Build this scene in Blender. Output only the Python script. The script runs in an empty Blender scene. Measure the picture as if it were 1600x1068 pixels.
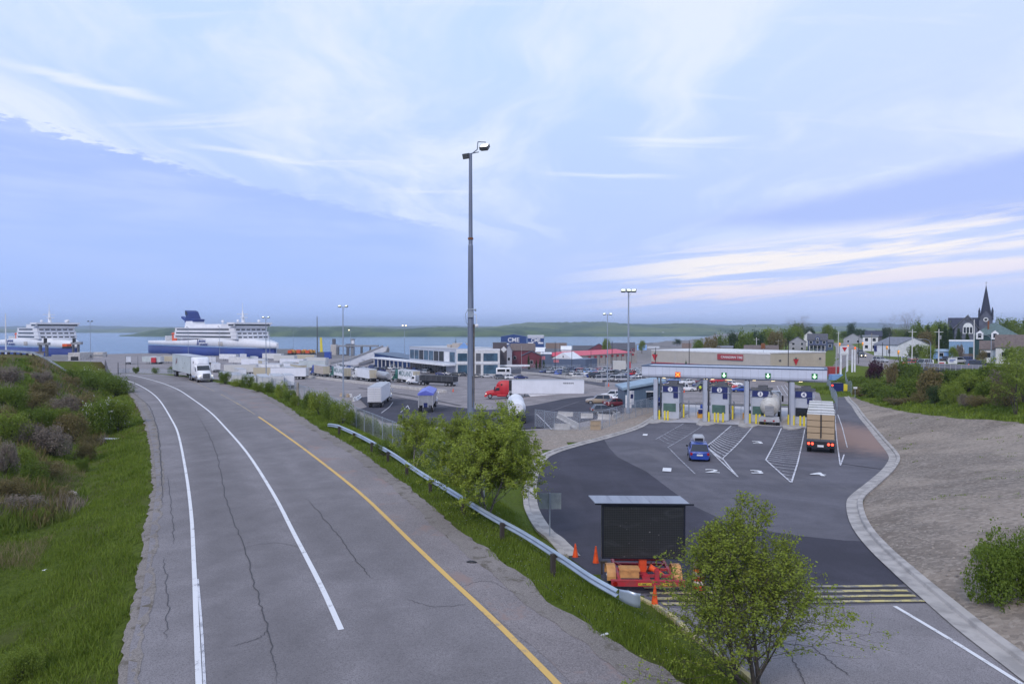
import bpy, bmesh, math, random
import numpy as np
from math import sin, cos, pi, radians as R, sqrt, atan2, hypot
from mathutils import Vector, Matrix
SC = bpy.context.scene
COL = SC.collection
CZ = 22.5
PITCH = math.atan(20 / 1066.67)
cam = bpy.data.cameras.new("camera"); cam.lens = 24; cam.sensor_width = 36
cam.clip_start = 0.3; cam.clip_end = 30000
co = bpy.data.objects.new("camera", cam); COL.objects.link(co)
co.location = (0, 0, CZ); co.rotation_euler = (pi / 2 - PITCH, 0, 0)
SC.camera = co
SC.view_settings.view_transform = 'Standard'; SC.view_settings.look = 'None'
SC.view_settings.exposure = 0.22; SC.view_settings.gamma = 1.0
SC.view_settings.use_curve_mapping = False
SC.cycles.max_bounces = 6; SC.cycles.transparent_max_bounces = 12
SC.cycles.volume_bounces = 0; SC.cycles.diffuse_bounces = 3
SC.cycles.sample_clamp_indirect = 4.0; SC.cycles.use_denoising = True
SUN_EL, SUN_AZ = R(38), R(205)     # azimuth clockwise from the view axis: high cloud glow from behind the camera
sl = bpy.data.lights.new("sun", 'SUN'); sl.energy = 1.5; sl.angle = R(12); sl.color = (1.0, 0.91, 0.84)
so = bpy.data.objects.new("sun", sl); COL.objects.link(so)
d_ = Vector((sin(SUN_AZ) * cos(SUN_EL), cos(SUN_AZ) * cos(SUN_EL), sin(SUN_EL)))
so.rotation_euler = d_.to_track_quat('Z', 'Y').to_euler(); so.location = (0, 0, 200)

class NT:
    """tiny node-tree helper"""
    def __init__(s, tree): s.t = tree; s.n = tree.nodes; s.l = tree.links
    def node(s, typ, **kw):
        n = s.n.new(typ)
        for k, v in kw.items(): setattr(n, k, v)
        return n
    def put(s, sock, v):
        if hasattr(v, 'is_output') or isinstance(v, bpy.types.NodeSocket): s.l.new(v, sock)
        elif isinstance(v, (tuple, list)) and len(v) == 3 and sock.type == 'RGBA': sock.default_value = (*v, 1)
        else: sock.default_value = v
    def m(s, op, a, b=None, c=None, clamp=False):
        n = s.node('ShaderNodeMath', operation=op); n.use_clamp = clamp
        s.put(n.inputs[0], a)
        if b is not None: s.put(n.inputs[1], b)
        if c is not None: s.put(n.inputs[2], c)
        return n.outputs[0]
    def mr(s, v, a, b, lo=0.0, hi=1.0, smooth=True):
        n = s.node('ShaderNodeMapRange'); n.interpolation_type = 'SMOOTHSTEP' if smooth else 'LINEAR'
        s.put(n.inputs[0], v); s.put(n.inputs[1], a); s.put(n.inputs[2], b); s.put(n.inputs[3], lo); s.put(n.inputs[4], hi)
        return n.outputs[0]
    def mix(s, f, a, b):
        n = s.node('ShaderNodeMix'); n.data_type = 'RGBA'
        s.put(n.inputs[0], f); s.put(n.inputs[6], a); s.put(n.inputs[7], b)
        return n.outputs[2]
    def noise(s, vec, scale, detail=4, rough=.55, dist=0.0):
        n = s.node('ShaderNodeTexNoise'); s.put(n.inputs['Scale'], scale); n.inputs['Detail'].default_value = detail
        n.inputs['Roughness'].default_value = rough; n.inputs['Distortion'].default_value = dist
        if vec is not None: s.l.new(vec, n.inputs['Vector'])
        return n.outputs[0]
    def comb(s, x, y, z=0.0):
        n = s.node('ShaderNodeCombineXYZ'); s.put(n.inputs[0], x); s.put(n.inputs[1], y); s.put(n.inputs[2], z); return n.outputs[0]
    def sep(s, v):
        n = s.node('ShaderNodeSeparateXYZ'); s.l.new(v, n.inputs[0]); return n.outputs
    def mapv(s, v, sc=(1, 1, 1), rot=(0, 0, 0), loc=(0, 0, 0)):
        n = s.node('ShaderNodeMapping'); s.l.new(v, n.inputs[0]); n.inputs['Scale'].default_value = sc
        n.inputs['Rotation'].default_value = rot; n.inputs['Location'].default_value = loc; return n.outputs[0]

def srgb(r, g, b):
    f = lambda c: (c / 255 / 12.92) if c / 255 <= .04045 else ((c / 255 + .055) / 1.055) ** 2.4
    return (f(r), f(g), f(b))

w = bpy.data.worlds.new("World"); SC.world = w; w.use_nodes = True
N = NT(w.node_tree); w.node_tree.nodes.clear()
out = N.node('ShaderNodeOutputWorld'); bg = N.node('ShaderNodeBackground')
sky = N.node('ShaderNodeTexSky'); sky.sky_type = 'NISHITA'; sky.sun_disc = False
sky.sun_elevation = SUN_EL; sky.sun_rotation = SUN_AZ; sky.air_density = 1.0; sky.dust_density = 2.0
tc = N.node('ShaderNodeTexCoord')
x, y, z = N.sep(tc.outputs['Generated'])
hz = N.m('SQRT', N.m('ADD', N.m('MULTIPLY', x, x), N.m('MULTIPLY', y, y)))
el = N.m('MULTIPLY', N.m('ARCTAN2', z, hz), 57.2958)            # degrees above the horizon
az = N.m('MULTIPLY', N.m('ARCTAN2', x, y), 57.2958)             # degrees right of the view axis
zz = N.m('ADD', N.m('MAXIMUM', z, 0.0), 0.10)
U = N.m('DIVIDE', x, zz); V = N.m('DIVIDE', y, zz)
pl = N.comb(U, V, 0)
warp = N.noise(N.mapv(pl, (.5, .5, 1)), 1.0, 3)
st = N.mapv(N.comb(N.m('ADD', U, N.m('MULTIPLY', warp, 1.6)), V, 0), (.95, .30, 1), (0, 0, R(10)))
streak = N.noise(st, 1.0, 9, .62, .6)
st2 = N.mapv(pl, (.5, 3.2, 1), (0, 0, R(14)), (3, 1, 0))
streak2 = N.noise(st2, 1.4, 8, .6, .4)
base = N.mix(N.mr(el, 4, 24), srgb(178, 198, 249), srgb(192, 215, 252))
base = N.mix(N.mr(az, 4, 36, 0, .35), base, srgb(214, 220, 246))
veil = N.m('MULTIPLY', N.mr(streak, .41, .60), N.mr(el, 3, 13))
base = N.mix(N.m('MULTIPLY', veil, .92), base, srgb(222, 231, 250))
base = N.mix(N.m('MULTIPLY', N.m('MULTIPLY', N.mr(streak2, .56, .74), N.mr(el, 6, 14)), .60), base, srgb(229, 234, 250))
for za, ze, sp, sw_, k_ in ((-31.5, 16.9, .075, .50, .65), (-20.5, 13.4, .06, .30, .5), (13.5, 15.0, .07, .32, .5), (8.0, 12.4, .08, .26, .45)):
    de_ = N.m('SUBTRACT', el, N.m('SUBTRACT', ze, N.m('MULTIPLY', N.m('SUBTRACT', az, za), sp)))
    de_ = N.m('ADD', de_, N.m('MULTIPLY', N.m('SUBTRACT', streak2, .5), 1.6))
    wm = N.m('MULTIPLY', N.mr(N.m('ABSOLUTE', de_), 0.0, sw_, 1, 0), N.mr(N.m('ABSOLUTE', N.m('SUBTRACT', az, za)), 1.5, 7.5, 1, 0))
    base = N.mix(N.m('MULTIPLY', wm, k_), base, srgb(236, 240, 250))
mott = N.noise(N.comb(N.m('MULTIPLY', az, .55), N.m('MULTIPLY', el, 1.7), 0), 1.5, 6, .62)
mottw = N.mr(az, -40, -16, 4.6, 1.6)
edge = N.m('ADD', N.m('MULTIPLY_ADD', N.m('ADD', az, 38.0), -.178, 14.4), N.m('MULTIPLY', N.m('SUBTRACT', mott, .5), mottw))
bank = N.m('MULTIPLY', N.mr(N.m('SUBTRACT', edge, el), -.12, .55), N.mr(az, -9, -1, 1, 0))
bank = N.m('MULTIPLY', bank, N.mr(N.noise(N.comb(N.m('MULTIPLY', az, .05), N.m('MULTIPLY', el, .42), 0), 1.3, 4), .35, .62, .68, .98))
bankc = N.mix(N.mr(el, 3, 12), srgb(164, 190, 249), srgb(166, 189, 247))
base = N.mix(bank, base, bankc)
c1 = N.m('ADD', N.m('MULTIPLY_ADD', N.m('SUBTRACT', az, 15.0), .145, 9.0), N.m('MULTIPLY', N.m('SUBTRACT', mott, .5), .7))
c2 = N.m('ADD', N.m('MULTIPLY_ADD', N.m('SUBTRACT', az, 15.0), -.04, 8.3), N.m('MULTIPLY', N.m('SUBTRACT', mott, .5), .5))
wedge = N.m('MULTIPLY', N.m('MULTIPLY', N.mr(N.m('SUBTRACT', c1, el), -.7, 1.2), N.mr(N.m('SUBTRACT', el, c2), -.9, .6)), N.mr(az, 9, 22))
base = N.mix(N.m('MULTIPLY', wedge, .95), base, srgb(168, 187, 243))
sel = N.m('SUBTRACT', el, N.m('MULTIPLY', N.m('SUBTRACT', az, 10.0), .075))
ps = N.noise(N.comb(N.m('MULTIPLY', az, .065), N.m('MULTIPLY', sel, 1.05), 3.3), 1.0, 9, .62, .35)
pm = N.m('MULTIPLY', N.m('MULTIPLY', N.mr(ps, .40, .58), N.mr(az, 1, 17)), N.m('MULTIPLY', N.mr(sel, .6, 2.4), N.mr(sel, 4.8, 7.2, 1, 0)))
base = N.mix(N.m('MULTIPLY', pm, .85), base, N.mix(N.mr(sel, 1.5, 4.5), srgb(236, 226, 240), srgb(252, 243, 236)))
hn = N.noise(N.comb(N.m('MULTIPLY', az, .12), N.m('MULTIPLY', el, .9), 9.0), 1.5, 5)
hb = N.mr(N.m('ADD', el, N.m('MULTIPLY', N.m('SUBTRACT', hn, .5), 1.1)), .5, 1.5, 1, 0)
hc = N.mix(N.mr(az, -20, 30), srgb(146, 172, 232), srgb(176, 190, 232))
base = N.mix(N.m('MULTIPLY', hb, .85), base, hc)
mid = N.m('MULTIPLY', N.mr(el, 1.2, 4.5, 1, 0), N.mr(az, -40, 12, 1, 0))
base = N.mix(N.m('MULTIPLY', mid, .30), base, srgb(158, 183, 244))
base = N.mix(N.mr(el, -3, -.5, 1, 0), base, srgb(120, 130, 140))
ns = N.node('ShaderNodeVectorMath', operation='SCALE'); N.l.new(sky.outputs[0], ns.inputs[0]); ns.inputs['Scale'].default_value = .11
fin = N.mix(.93, ns.outputs[0], base)
N.l.new(fin, bg.inputs[0]); bg.inputs[1].default_value = 1.0; N.l.new(bg.outputs[0], out.inputs[0])

FP = 1066.67
def rayv(px, py):
    u = (534 - py) / FP
    return ((px - 800) / FP, cos(PITCH) + u * sin(PITCH), -sin(PITCH) + u * cos(PITCH))
def onz(px, py, z):
    r = rayv(px, py); t = (z - CZ) / r[2]
    return (r[0] * t, r[1] * t)
def at(px, py, D):
    r = rayv(px, py); t = D / r[1]
    return (r[0] * t, D, CZ + r[2] * t)

ROADZ = 13.9
def sstep(v, a, b):
    t = np.clip((v - a) / (b - a), 0, 1); return t * t * (3 - 2 * t)
def poly_sd(X, Y, P):
    """signed distance, negative inside"""
    X = np.asarray(X, float); Y = np.asarray(Y, float)
    d2 = np.full(X.shape, 1e18); ins = np.zeros(X.shape, bool)
    n = len(P)
    for i in range(n):
        x0, y0 = P[i]; x1, y1 = P[(i + 1) % n]
        ex, ey = x1 - x0, y1 - y0; L = ex * ex + ey * ey + 1e-12
        t = np.clip(((X - x0) * ex + (Y - y0) * ey) / L, 0, 1)
        dx = X - (x0 + t * ex); dy = Y - (y0 + t * ey)
        d2 = np.minimum(d2, dx * dx + dy * dy)
        c = (y0 > Y) != (y1 > Y)
        if y0 != y1: ins ^= c & (X < (x1 - x0) * (Y - y0) / (y1 - y0) + x0)
    d = np.sqrt(d2)
    return np.where(ins, -d, d)
RE = [(1060,1068),(992,1035),(900,976),(862,954),(798,900),(722,840),(633,763),(553,704),(479,660),(438,631),(401,611),(337,597),(300,590),(250,584.5),(196,583)]
LE = [(198,1068),(203,1009),(217,960),(230,876),(237,817),(245,757),(240,703),(230,659),(212,624),(193,604),(173,590),(160,583)]
REw = [(9.5, -20), (7.0, 6)] + [onz(*p, ROADZ) for p in RE]
LEw = [(-4.0, -20), (-7.0, 6)] + [onz(*p, ROADZ) for p in LE]
ROADP = REw + LEw[::-1]
LEy = np.array([p[1] for p in LEw]); LEx = np.array([p[0] for p in LEw])
def z_left(y): return np.interp(y, [-40,15,24,32,45,62,80,100,111,132,160,208,274,400,560,3000], [13.2,13.1,12.8,12.2,11.3,10.5,10,9.4,8.7,7.3,6.6,5.8,4.6,3.6,2.8,2.6])
def z_right(y): return np.interp(y, [-40,15,24,32,45,62,75,95,114,130,160,208,274,400,560,3000], [13.3,13.1,12.8,12.25,11.3,10.45,9.95,9.8,9.65,8.7,7.9,7.3,6.0,4.4,3,2.8])
def low(x, y): # smooth the interpolation a little
    x = np.asarray(x, float); y = np.asarray(y, float)
    k = sstep(x, -6, 14)
    zl = (z_left(y - 3) + z_left(y) + z_left(y + 3)) / 3; zr = (z_right(y - 3) + z_right(y) + z_right(y + 3)) / 3
    return zl * (1 - k) + zr * k
def onlow(px, py):
    r = rayv(px, py); t = np.geomspace(8, 2500, 900)
    X = r[0] * t; Y = r[1] * t; Z = CZ + r[2] * t
    i = int(np.argmax(Z < low(X, Y))); i = max(i, 1)
    a0 = Z[i-1] - low(X[i-1], Y[i-1]); a1 = Z[i] - low(X[i], Y[i]); f = a0 / (a0 - a1)
    return (float(X[i-1] + f * (X[i] - X[i-1])), float(Y[i-1] + f * (Y[i] - Y[i-1])))
RK = [(1700,1118),(1600,1042),(1520,982),(1440,915),(1415,893),(1383,864),(1357,835),(1344,812),(1339,789),(1345,776),(1371,754),(1391,735),(1400,720),(1398,711),(1387,697),(1364,670),(1342,643),(1324,620)]
RKw = [onlow(*p) for p in RK]
LK = [(1190,1075),(1161,1050),(1121,1025),(1084,995),(1047,961),(985,930),(930,903),(888,872),(865,845),(846,829),(829,799),(826,773),(831,742),(843,720),(862,708),(904,695),(943,685),(989,671),(1009,661),(1031,646),(1052,633)]
LKw = [onlow(*p) for p in LK]
LOWQ = LKw + [onlow(1060,629.5), onlow(1180,633), onlow(1296,634), onlow(1318,619)] + RKw[::-1] + [(22, -20), (11, -20)]
RKP = [(22, -30)] + RKw + [(66, 150), (74, 170), (400, 170), (400, -30)]     # everything right of the right kerb
coast_r = np.array([-3, -.78, -.66, -.645, -.52, -.515, -.355, -.345, -.30, -.235, -.14, -.05, .05, .10, .20, .28, .36, 3])
coast_d = np.array([470, 470, 480, 545, 560, 578, 452, 560, 585, 520, 540, 640, 660, 700, 980, 1500, 5000, 9000])
def H(x, y):
    x = np.asarray(x, float); y = np.asarray(y, float)
    base = low(x, y)
    yy = np.maximum(y, 1); r = x / yy
    k = sstep(r, .455, .50) * sstep(y, 150, 178)
    k2 = sstep(r, .34, .42) * sstep(y, 262, 300)
    base = base * (1 - k) + 12.9 * k
    base = np.where(k2 > 0, np.maximum(base, base * (1 - k2) + 11.9 * k2), base)
    k3 = sstep(r, .26, .36) * sstep(y, 300, 420); base = np.maximum(base, base * (1 - k3) + 11 * k3)
    dK = poly_sd(x, y, RKP)
    din = np.clip(-dK, 0, 60)
    bank = base + .14 * sstep(din, .5, 1.6) + .17 * np.clip(din - .5, 0, 17) + .5 * sstep(din, 1, 16) * sstep(y, 40, 60) * (1 - sstep(y, 85, 105))
    spur = 3.2 * np.exp(-((x - 66) / 20) ** 2 - ((y - 97) / 20) ** 2) + 2.2 * np.exp(-((x - 90) / 20) ** 2 - ((y - 118) / 20) ** 2)
    valley = 3.6 * np.exp(-((x - 78) / 16) ** 2 - ((y - 143) / 12) ** 2) + 3.0 * np.exp(-((x - 104) / 16) ** 2 - ((y - 152) / 10) ** 2)
    right = np.minimum(bank, 13.6) + spur * sstep(din, 5, 18) - valley * sstep(din, 3, 12)
    right = np.where(y > 165, np.maximum(right * 0 + base, base), right)
    base = np.where((dK < 0) & (y < 170), right * (1 - sstep(y, 150, 170)) + base * sstep(y, 150, 170), base)
    dR = poly_sd(x, y, ROADP)
    lx = np.interp(y, LEy, LEx)
    isleft = (x < lx + 1.0) & (y < 128)
    emb = ROADZ - .02 - .04 * np.clip(dR, 0, 3) - .5 * np.clip(dR - 3.0, 0, 100)
    dL = poly_sd(x, y, LOWQ); emb = np.minimum(emb, base + .03 + .55 * np.maximum(dL - .6, 0)) * (dL < 14) + emb * (dL >= 14)
    right_side = np.maximum(emb, base)
    slope = np.interp(y, [0, 40, 70, 105, 130], [.30, .36, .5, .72, .8])
    lf = ROADZ - .02 - .26 * np.clip(dR, 0, 3.5) + slope * np.clip(dR - 4.5, 0, 200)
    cap = 17.35 + .5 * sstep(-x, 60, 100) - .25 * sstep(-y, -70, -20)
    lump = .35 * np.sin(x * .33 + 1.3) * np.sin(y * .27 + .5) + .2 * np.sin(x * .8 + y * .5)
    lf = np.minimum(lf + lump * sstep(dR, 6, 12), cap + .3 * lump)
    drop = ROADZ - .02 - .6 * np.clip(y - 128, 0, 100)
    lf2 = np.maximum(np.where(x < onx(160), cap - .7 * np.clip(y - 127, 0, 100), drop), base)
    res = np.where(isleft, lf, np.where((y >= 128) & (x < lx + 1.0), np.maximum(lf2, emb), right_side))
    res = np.where(dR <= 0, ROADZ - .02, res)
    res = np.where(dR > 60, np.where(isleft, lf, np.where((x < lx) & (y >= 128), lf2, base)), res)
    res = np.where(y > np.interp(r, coast_r, coast_d), -6.0, res)
    return res
def onx(px): return (px - 800) / FP * 126
def h(x, y): return float(H(np.array([x]), np.array([y]))[0])
def gnd(px, py):
    """the first point of the ground seen at that pixel of the photograph"""
    r = rayv(px, py); t = np.geomspace(9, 2600, 1400)
    X = r[0] * t; Y = r[1] * t; Z = CZ + r[2] * t
    hh = H(X, Y); b = Z < hh
    i = int(np.argmax(b)) if b.any() else len(t) - 1
    i = max(i, 1); a0 = Z[i-1] - hh[i-1]; a1 = Z[i] - hh[i]; f = a0 / (a0 - a1) if a0 != a1 else .5
    f = min(max(f, 0), 1)
    return Vector((float(X[i-1] + f * (X[i] - X[i-1])), float(Y[i-1] + f * (Y[i] - Y[i-1])), 0)).to_3d()
def G(px, py):
    p = gnd(px, py); return Vector((p.x, p.y, h(p.x, p.y)))
def col(px, D):
    """ground point in the direction of photo column px, D metres ahead"""
    x = (px - 800) / FP * D; return Vector((x, D, h(x, D)))
def hgt(px, ytop, D):   # world height of something seen at row ytop, D metres ahead
    return at(px, ytop, D)[2]

def mat(name, c, rough=.6, metal=0.0, c2=None, scale=3.0, amt=1.0, bump=0.0, bscale=None, emit=None, estr=1.0, detail=5, stretch=None, spec=.5, lo=.38, hi=.64, coat=0.0):
    m = bpy.data.materials.new(name); m.use_nodes = True
    n = NT(m.node_tree); b = m.node_tree.nodes['Principled BSDF']
    b.inputs['Base Color'].default_value = (*c, 1); b.inputs['Roughness'].default_value = rough
    b.inputs['Metallic'].default_value = metal; b.inputs['Specular IOR Level'].default_value = spec
    if coat: b.inputs['Coat Weight'].default_value = coat
    t = n.node('ShaderNodeTexCoord').outputs['Object']
    if c2 is None and emit is None: c2 = tuple(v * .82 for v in c)
    if c2 is not None:
        v = n.mapv(t, stretch) if stretch else t
        f = n.mr(n.noise(v, scale, detail), lo, hi)
        n.l.new(n.mix(n.m('MULTIPLY', f, amt), c, c2), b.inputs['Base Color'])
    if bump:
        bn = n.node('ShaderNodeBump'); bn.inputs['Strength'].default_value = bump; bn.inputs['Distance'].default_value = .05
        n.l.new(n.noise(t, bscale or scale * 4, 5), bn.inputs['Height']); n.l.new(bn.outputs[0], b.inputs['Normal'])
    if emit:
        b.inputs['Emission Color'].default_value = (*emit, 1); b.inputs['Emission Strength'].default_value = estr
    return m
M = {}
def asphalt(name, c, fine=.5, patch=None, track=None, tint=None, tint_lim=None):
    m = bpy.data.materials.new(name); m.use_nodes = True; n = NT(m.node_tree); b = m.node_tree.nodes['Principled BSDF']
    t = n.node('ShaderNodeTexCoord').outputs['Object']
    g = n.noise(t, 16, 5, .9); big = n.noise(t, .16, 5, .62, .6); md = n.noise(t, .9, 6, .65)
    dk = tuple(v * .78 for v in c); lt = tuple(min(1, v * 1.20) for v in c)
    a = n.mix(n.mr(big, .36, .64), dk, lt)
    a = n.mix(n.m('MULTIPLY', n.mr(md, .42, .66), .35), a, tuple(v * .72 for v in c))
    a = n.mix(n.m('MULTIPLY', n.mr(g, .35, .7), fine * .8), a, tuple(v * 1.5 for v in c))
    sp = n.noise(t, 30, 2, .5)
    a = n.mix(n.m('MULTIPLY', n.mr(sp, .50, .62), .55), a, tuple(v * .40 for v in c))
    at_ = n.node('ShaderNodeAttribute'); at_.attribute_name = 'wear'; a = n.mix(n.m('MULTIPLY', n.m('MULTIPLY', at_.outputs['Fac'], n.mr(md, .25, .6, .7, 1)), .75), a, tuple(v * .55 for v in c))
    if track:   # long soft streaks of wear along the driving direction
        tr = n.noise(n.mapv(t, track[0], (0, 0, track[1])), 1.0, 7, .6, .3)
        a = n.mix(n.m('MULTIPLY', n.mr(tr, .5, .72), track[2]), a, track[3])
    if patch:
        pn = n.noise(t, patch[0], 6, .7, .4); a = n.mix(n.mr(pn, patch[1], patch[1] + .12), a, patch[2])
    if tint:
        x, y, z = n.sep(t)
        dx = n.m('SUBTRACT', x, tint[0]); dy = n.m('SUBTRACT', y, tint[1])
        dd = n.m('SQRT', n.m('ADD', n.m('POWER', n.m('DIVIDE', dx, tint[2]), 2.0), n.m('POWER', n.m('DIVIDE', dy, tint[3]), 2.0)))
        dd = n.m('ADD', dd, n.m('MULTIPLY', n.m('SUBTRACT', md, .5), .9))
        a = n.mix(n.m('MULTIPLY', n.mr(dd, .25, 1.15, 1, 0), tint[5]), a, tint[4])
    n.l.new(a, b.inputs['Base Color']); b.inputs['Roughness'].default_value = .9; b.inputs['Specular IOR Level'].default_value = .25
    bn = n.node('ShaderNodeBump'); bn.inputs['Strength'].default_value = .35; bn.inputs['Distance'].default_value = .02
    n.l.new(n.noise(t, 22, 4, .7), bn.inputs['Height']); n.l.new(bn.outputs[0], b.inputs['Normal'])
    M[name] = m; return m
def worn(name, c, c_under, lim=.42, scale=2.2):
    """road paint rubbed through to the asphalt below in flecks"""
    m = bpy.data.materials.new(name); m.use_nodes = True; n = NT(m.node_tree); b = m.node_tree.nodes['Principled BSDF']
    t = n.node('ShaderNodeTexCoord').outputs['Object']
    f = n.mr(n.m('ADD', n.m('MULTIPLY', n.noise(t, scale, 4), .5), n.m('MULTIPLY', n.noise(t, 26, 4, .8), .5)), lim - .03, lim + .05)
    n.l.new(n.mix(f, c_under, c), b.inputs['Base Color']); b.inputs['Roughness'].default_value = .8
    M[name] = m; return m
GREY = (.19, .185, .20)
asphalt('old_asphalt', (.205, .190, .198), .9, track=((1.1, .03, 1), R(-9), .25, (.17, .157, .168)))
asphalt('far_asphalt', (.25, .225, .228), .4, patch=(.05, .60, (.17, .165, .185)))
asphalt('dark_asphalt', (.052, .050, .068), .35, track=((.5, .035, 1), R(22), .35, (.085, .082, .102)))
asphalt('new_asphalt', (.120, .115, .135), .3, track=((.28, .05, 1), R(35), .5, (.175, .165, .18)))
asphalt('bay_asphalt', (.100, .098, .120), .3, track=((.6, .05, 1), R(-30), .45, (.145, .14, .16)))
asphalt('shoulder_asphalt', (.212, .190, .192), 1.0, patch=(.5, .52, (.25, .19, .175)))
asphalt('shoulder_gravel', (.20, .178, .165), 1.2, patch=(1.6, .52, (.12, .105, .085)))
asphalt('bypass_asphalt', (.120, .115, .135), .3, track=((.28, .05, 1), R(35), .5, (.175, .165, .18)), tint=(onlow(1362, 690)[0], onlow(1362, 690)[1] + 2, 8.5, 22, (.30, .205, .175), .85))
M['white_paint'] = worn('white_paint', (.68, .68, .70), (.22, .21, .23), .40)
M['white_faint'] = worn('white_faint', (.40, .40, .44), (.15, .15, .18), .50)
M['white_line'] = worn('white_line', (.60, .60, .64), (.15, .15, .18), .44)
M['yellow_line'] = worn('yellow_line', (.62, .40, .12), (.22, .20, .20), .40)
M['yellow_faint'] = worn('yellow_faint', (.45, .34, .16), (.22, .20, .20), .50)
M['cross_yellow'] = worn('cross_yellow', (.52, .44, .18), (.17, .165, .18), .47)
M['cross_yellow_b'] = worn('cross_yellow_b', (.36, .32, .20), (.17, .165, .18), .51)
M['crack'] = mat('crack_tar', (.075, .07, .075), .9)
M['concrete'] = mat('pad_concrete', (.47, .45, .46), .85, c2=(.36, .35, .38), scale=.35, bump=.2, bscale=20, stretch=(1.2, .25, 1))
M['kerb'] = mat('kerb_concrete', (.42, .39, .37), .85, c2=(.28, .26, .25), scale=1.2, bump=.25, bscale=14)
M['barrier'] = mat('barrier_concrete', (.52, .50, .48), .85, c2=(.40, .38, .36), scale=1.5, bump=.2)
def gravel(name, c, c2, c3, ang, tan_=None):
    m = bpy.data.materials.new(name); m.use_nodes = True; n = NT(m.node_tree); b = m.node_tree.nodes['Principled BSDF']
    t = n.node('ShaderNodeTexCoord').outputs['Object']
    f1 = n.noise(t, 6.5, 7, .88); f2 = n.noise(n.mapv(t, (.11, .42, 1), (0, 0, ang)), 1.0, 6, .6, .5); f3 = n.noise(t, .12, 3)
    a = n.mix(n.mr(f1, .34, .66), c2, c); a = n.mix(n.m('MULTIPLY', n.mr(f2, .45, .62), .65), a, c3)
    if tan_: a = n.mix(n.m('MULTIPLY', n.mr(f3, .45, .6), .6), a, tan_)
    vo = n.node('ShaderNodeTexVoronoi'); vo.inputs['Scale'].default_value = 5.5; n.l.new(t, vo.inputs['Vector'])
    sp = n.sep(vo.outputs['Color'])[0]
    a = n.mix(n.m('MULTIPLY', n.mr(sp, .62, .95), .40), a, tuple(min(1, v * 1.5) for v in c))
    a = n.mix(n.m('MULTIPLY', n.mr(sp, .30, .05), .45), a, tuple(v * .5 for v in c))
    n.l.new(a, b.inputs['Base Color']); b.inputs['Roughness'].default_value = .95; b.inputs['Specular IOR Level'].default_value = .2
    bn = n.node('ShaderNodeBump'); bn.inputs['Strength'].default_value = .8; bn.inputs['Distance'].default_value = .09
    hh_ = n.m('ADD', n.noise(t, 7, 6, .8), n.m('MULTIPLY', f2, 1.5))
    n.l.new(hh_, bn.inputs['Height']); n.l.new(bn.outputs[0], b.inputs['Normal']); M[name] = m
gravel('gravel', (.32, .272, .232), (.155, .13, .11), (.17, .138, .114), R(25), (.38, .315, .26))
gravel('gravel_tan', (.34, .29, .25), (.24, .205, .175), (.30, .24, .20), R(10))
def grassm():
    m = bpy.data.materials.new('grass_ground'); m.use_nodes = True; n = NT(m.node_tree); b = m.node_tree.nodes['Principled BSDF']
    t = n.node('ShaderNodeTexCoord').outputs['Object']
    f = n.noise(t, .35, 6, .65); g = n.noise(t, 6, 6, .85); k = n.noise(t, .13, 4, .6, .5)
    a = n.mix(n.mr(g, .3, .7), (.060, .090, .012), (.145, .195, .028))
    a = n.mix(n.m('MULTIPLY', n.mr(f, .48, .66), .6), a, (.105, .110, .040))
    x, y, z = n.sep(t)
    dry = n.m('MULTIPLY', n.mr(k, .44, .60), n.m('MULTIPLY', n.mr(x, -22, -30), n.mr(y, 30, 60)))
    a = n.mix(n.m('MULTIPLY', dry, .75), a, (.12, .085, .045))
    n.l.new(a, b.inputs['Base Color']); b.inputs['Roughness'].default_value = .95; b.inputs['Specular IOR Level'].default_value = .1
    bn = n.node('ShaderNodeBump'); bn.inputs['Strength'].default_value = .9; bn.inputs['Distance'].default_value = .15
    n.l.new(g, bn.inputs['Height']); n.l.new(bn.outputs[0], b.inputs['Normal']); M['grass'] = m
grassm()
def leafm(name, c, c2, scale=2.0, trans=.35, rough=.6):
    m = bpy.data.materials.new(name); m.use_nodes = True; n = NT(m.node_tree); b = m.node_tree.nodes['Principled BSDF']
    t = n.node('ShaderNodeTexCoord').outputs['Object']; g = n.node('ShaderNodeNewGeometry')
    oi = n.node('ShaderNodeObjectInfo').outputs['Random']
    f = n.mr(n.noise(t, scale, 3, .6), .35, .65)
    a = n.mix(f, c, c2)
    a = n.mix(n.m('MULTIPLY', g.outputs['Random Per Island'], .45), a, tuple(v * 1.5 for v in c2))
    a = n.mix(n.m('MULTIPLY', oi, .25), a, tuple(v * .6 for v in c))
    n.l.new(a, b.inputs['Base Color']); b.inputs['Roughness'].default_value = rough; b.inputs['Specular IOR Level'].default_value = .25
    tr = n.node('ShaderNodeBsdfTranslucent'); n.l.new(a, tr.inputs[0])
    mx = n.node('ShaderNodeMixShader'); mx.inputs[0].default_value = trans
    n.l.new(b.outputs[0], mx.inputs[1]); n.l.new(tr.outputs[0], mx.inputs[2])
    n.l.new(mx.outputs[0], m.node_tree.nodes['Material Output'].inputs[0]); M[name] = m
leafm('leaf_birch', (.16, .21, .022), (.27, .33, .05), 1.5)
leafm('leaf_mid', (.085, .135, .018), (.15, .21, .030), .6)
leafm('leaf_dark', (.022, .045, .016), (.045, .080, .022), .5, .2)
leafm('leaf_lime', (.14, .195, .025), (.21, .27, .045), .6)
leafm('leaf_purple', (.035, .012, .022), (.075, .020, .040), .8, .2)
leafm('leaf_brown', (.125, .105, .040), (.215, .175, .075), .6, .2)
leafm('leaf_grey', (.145, .120, .100), (.24, .20, .16), .8, .1)
leafm('blossom', (.40, .40, .36), (.60, .58, .55), 1.0)
leafm('blade_green', (.095, .145, .014), (.175, .240, .032), .5, .3)
leafm('blade_dry', (.20, .17, .08), (.30, .25, .14), .5, .3)
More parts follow.
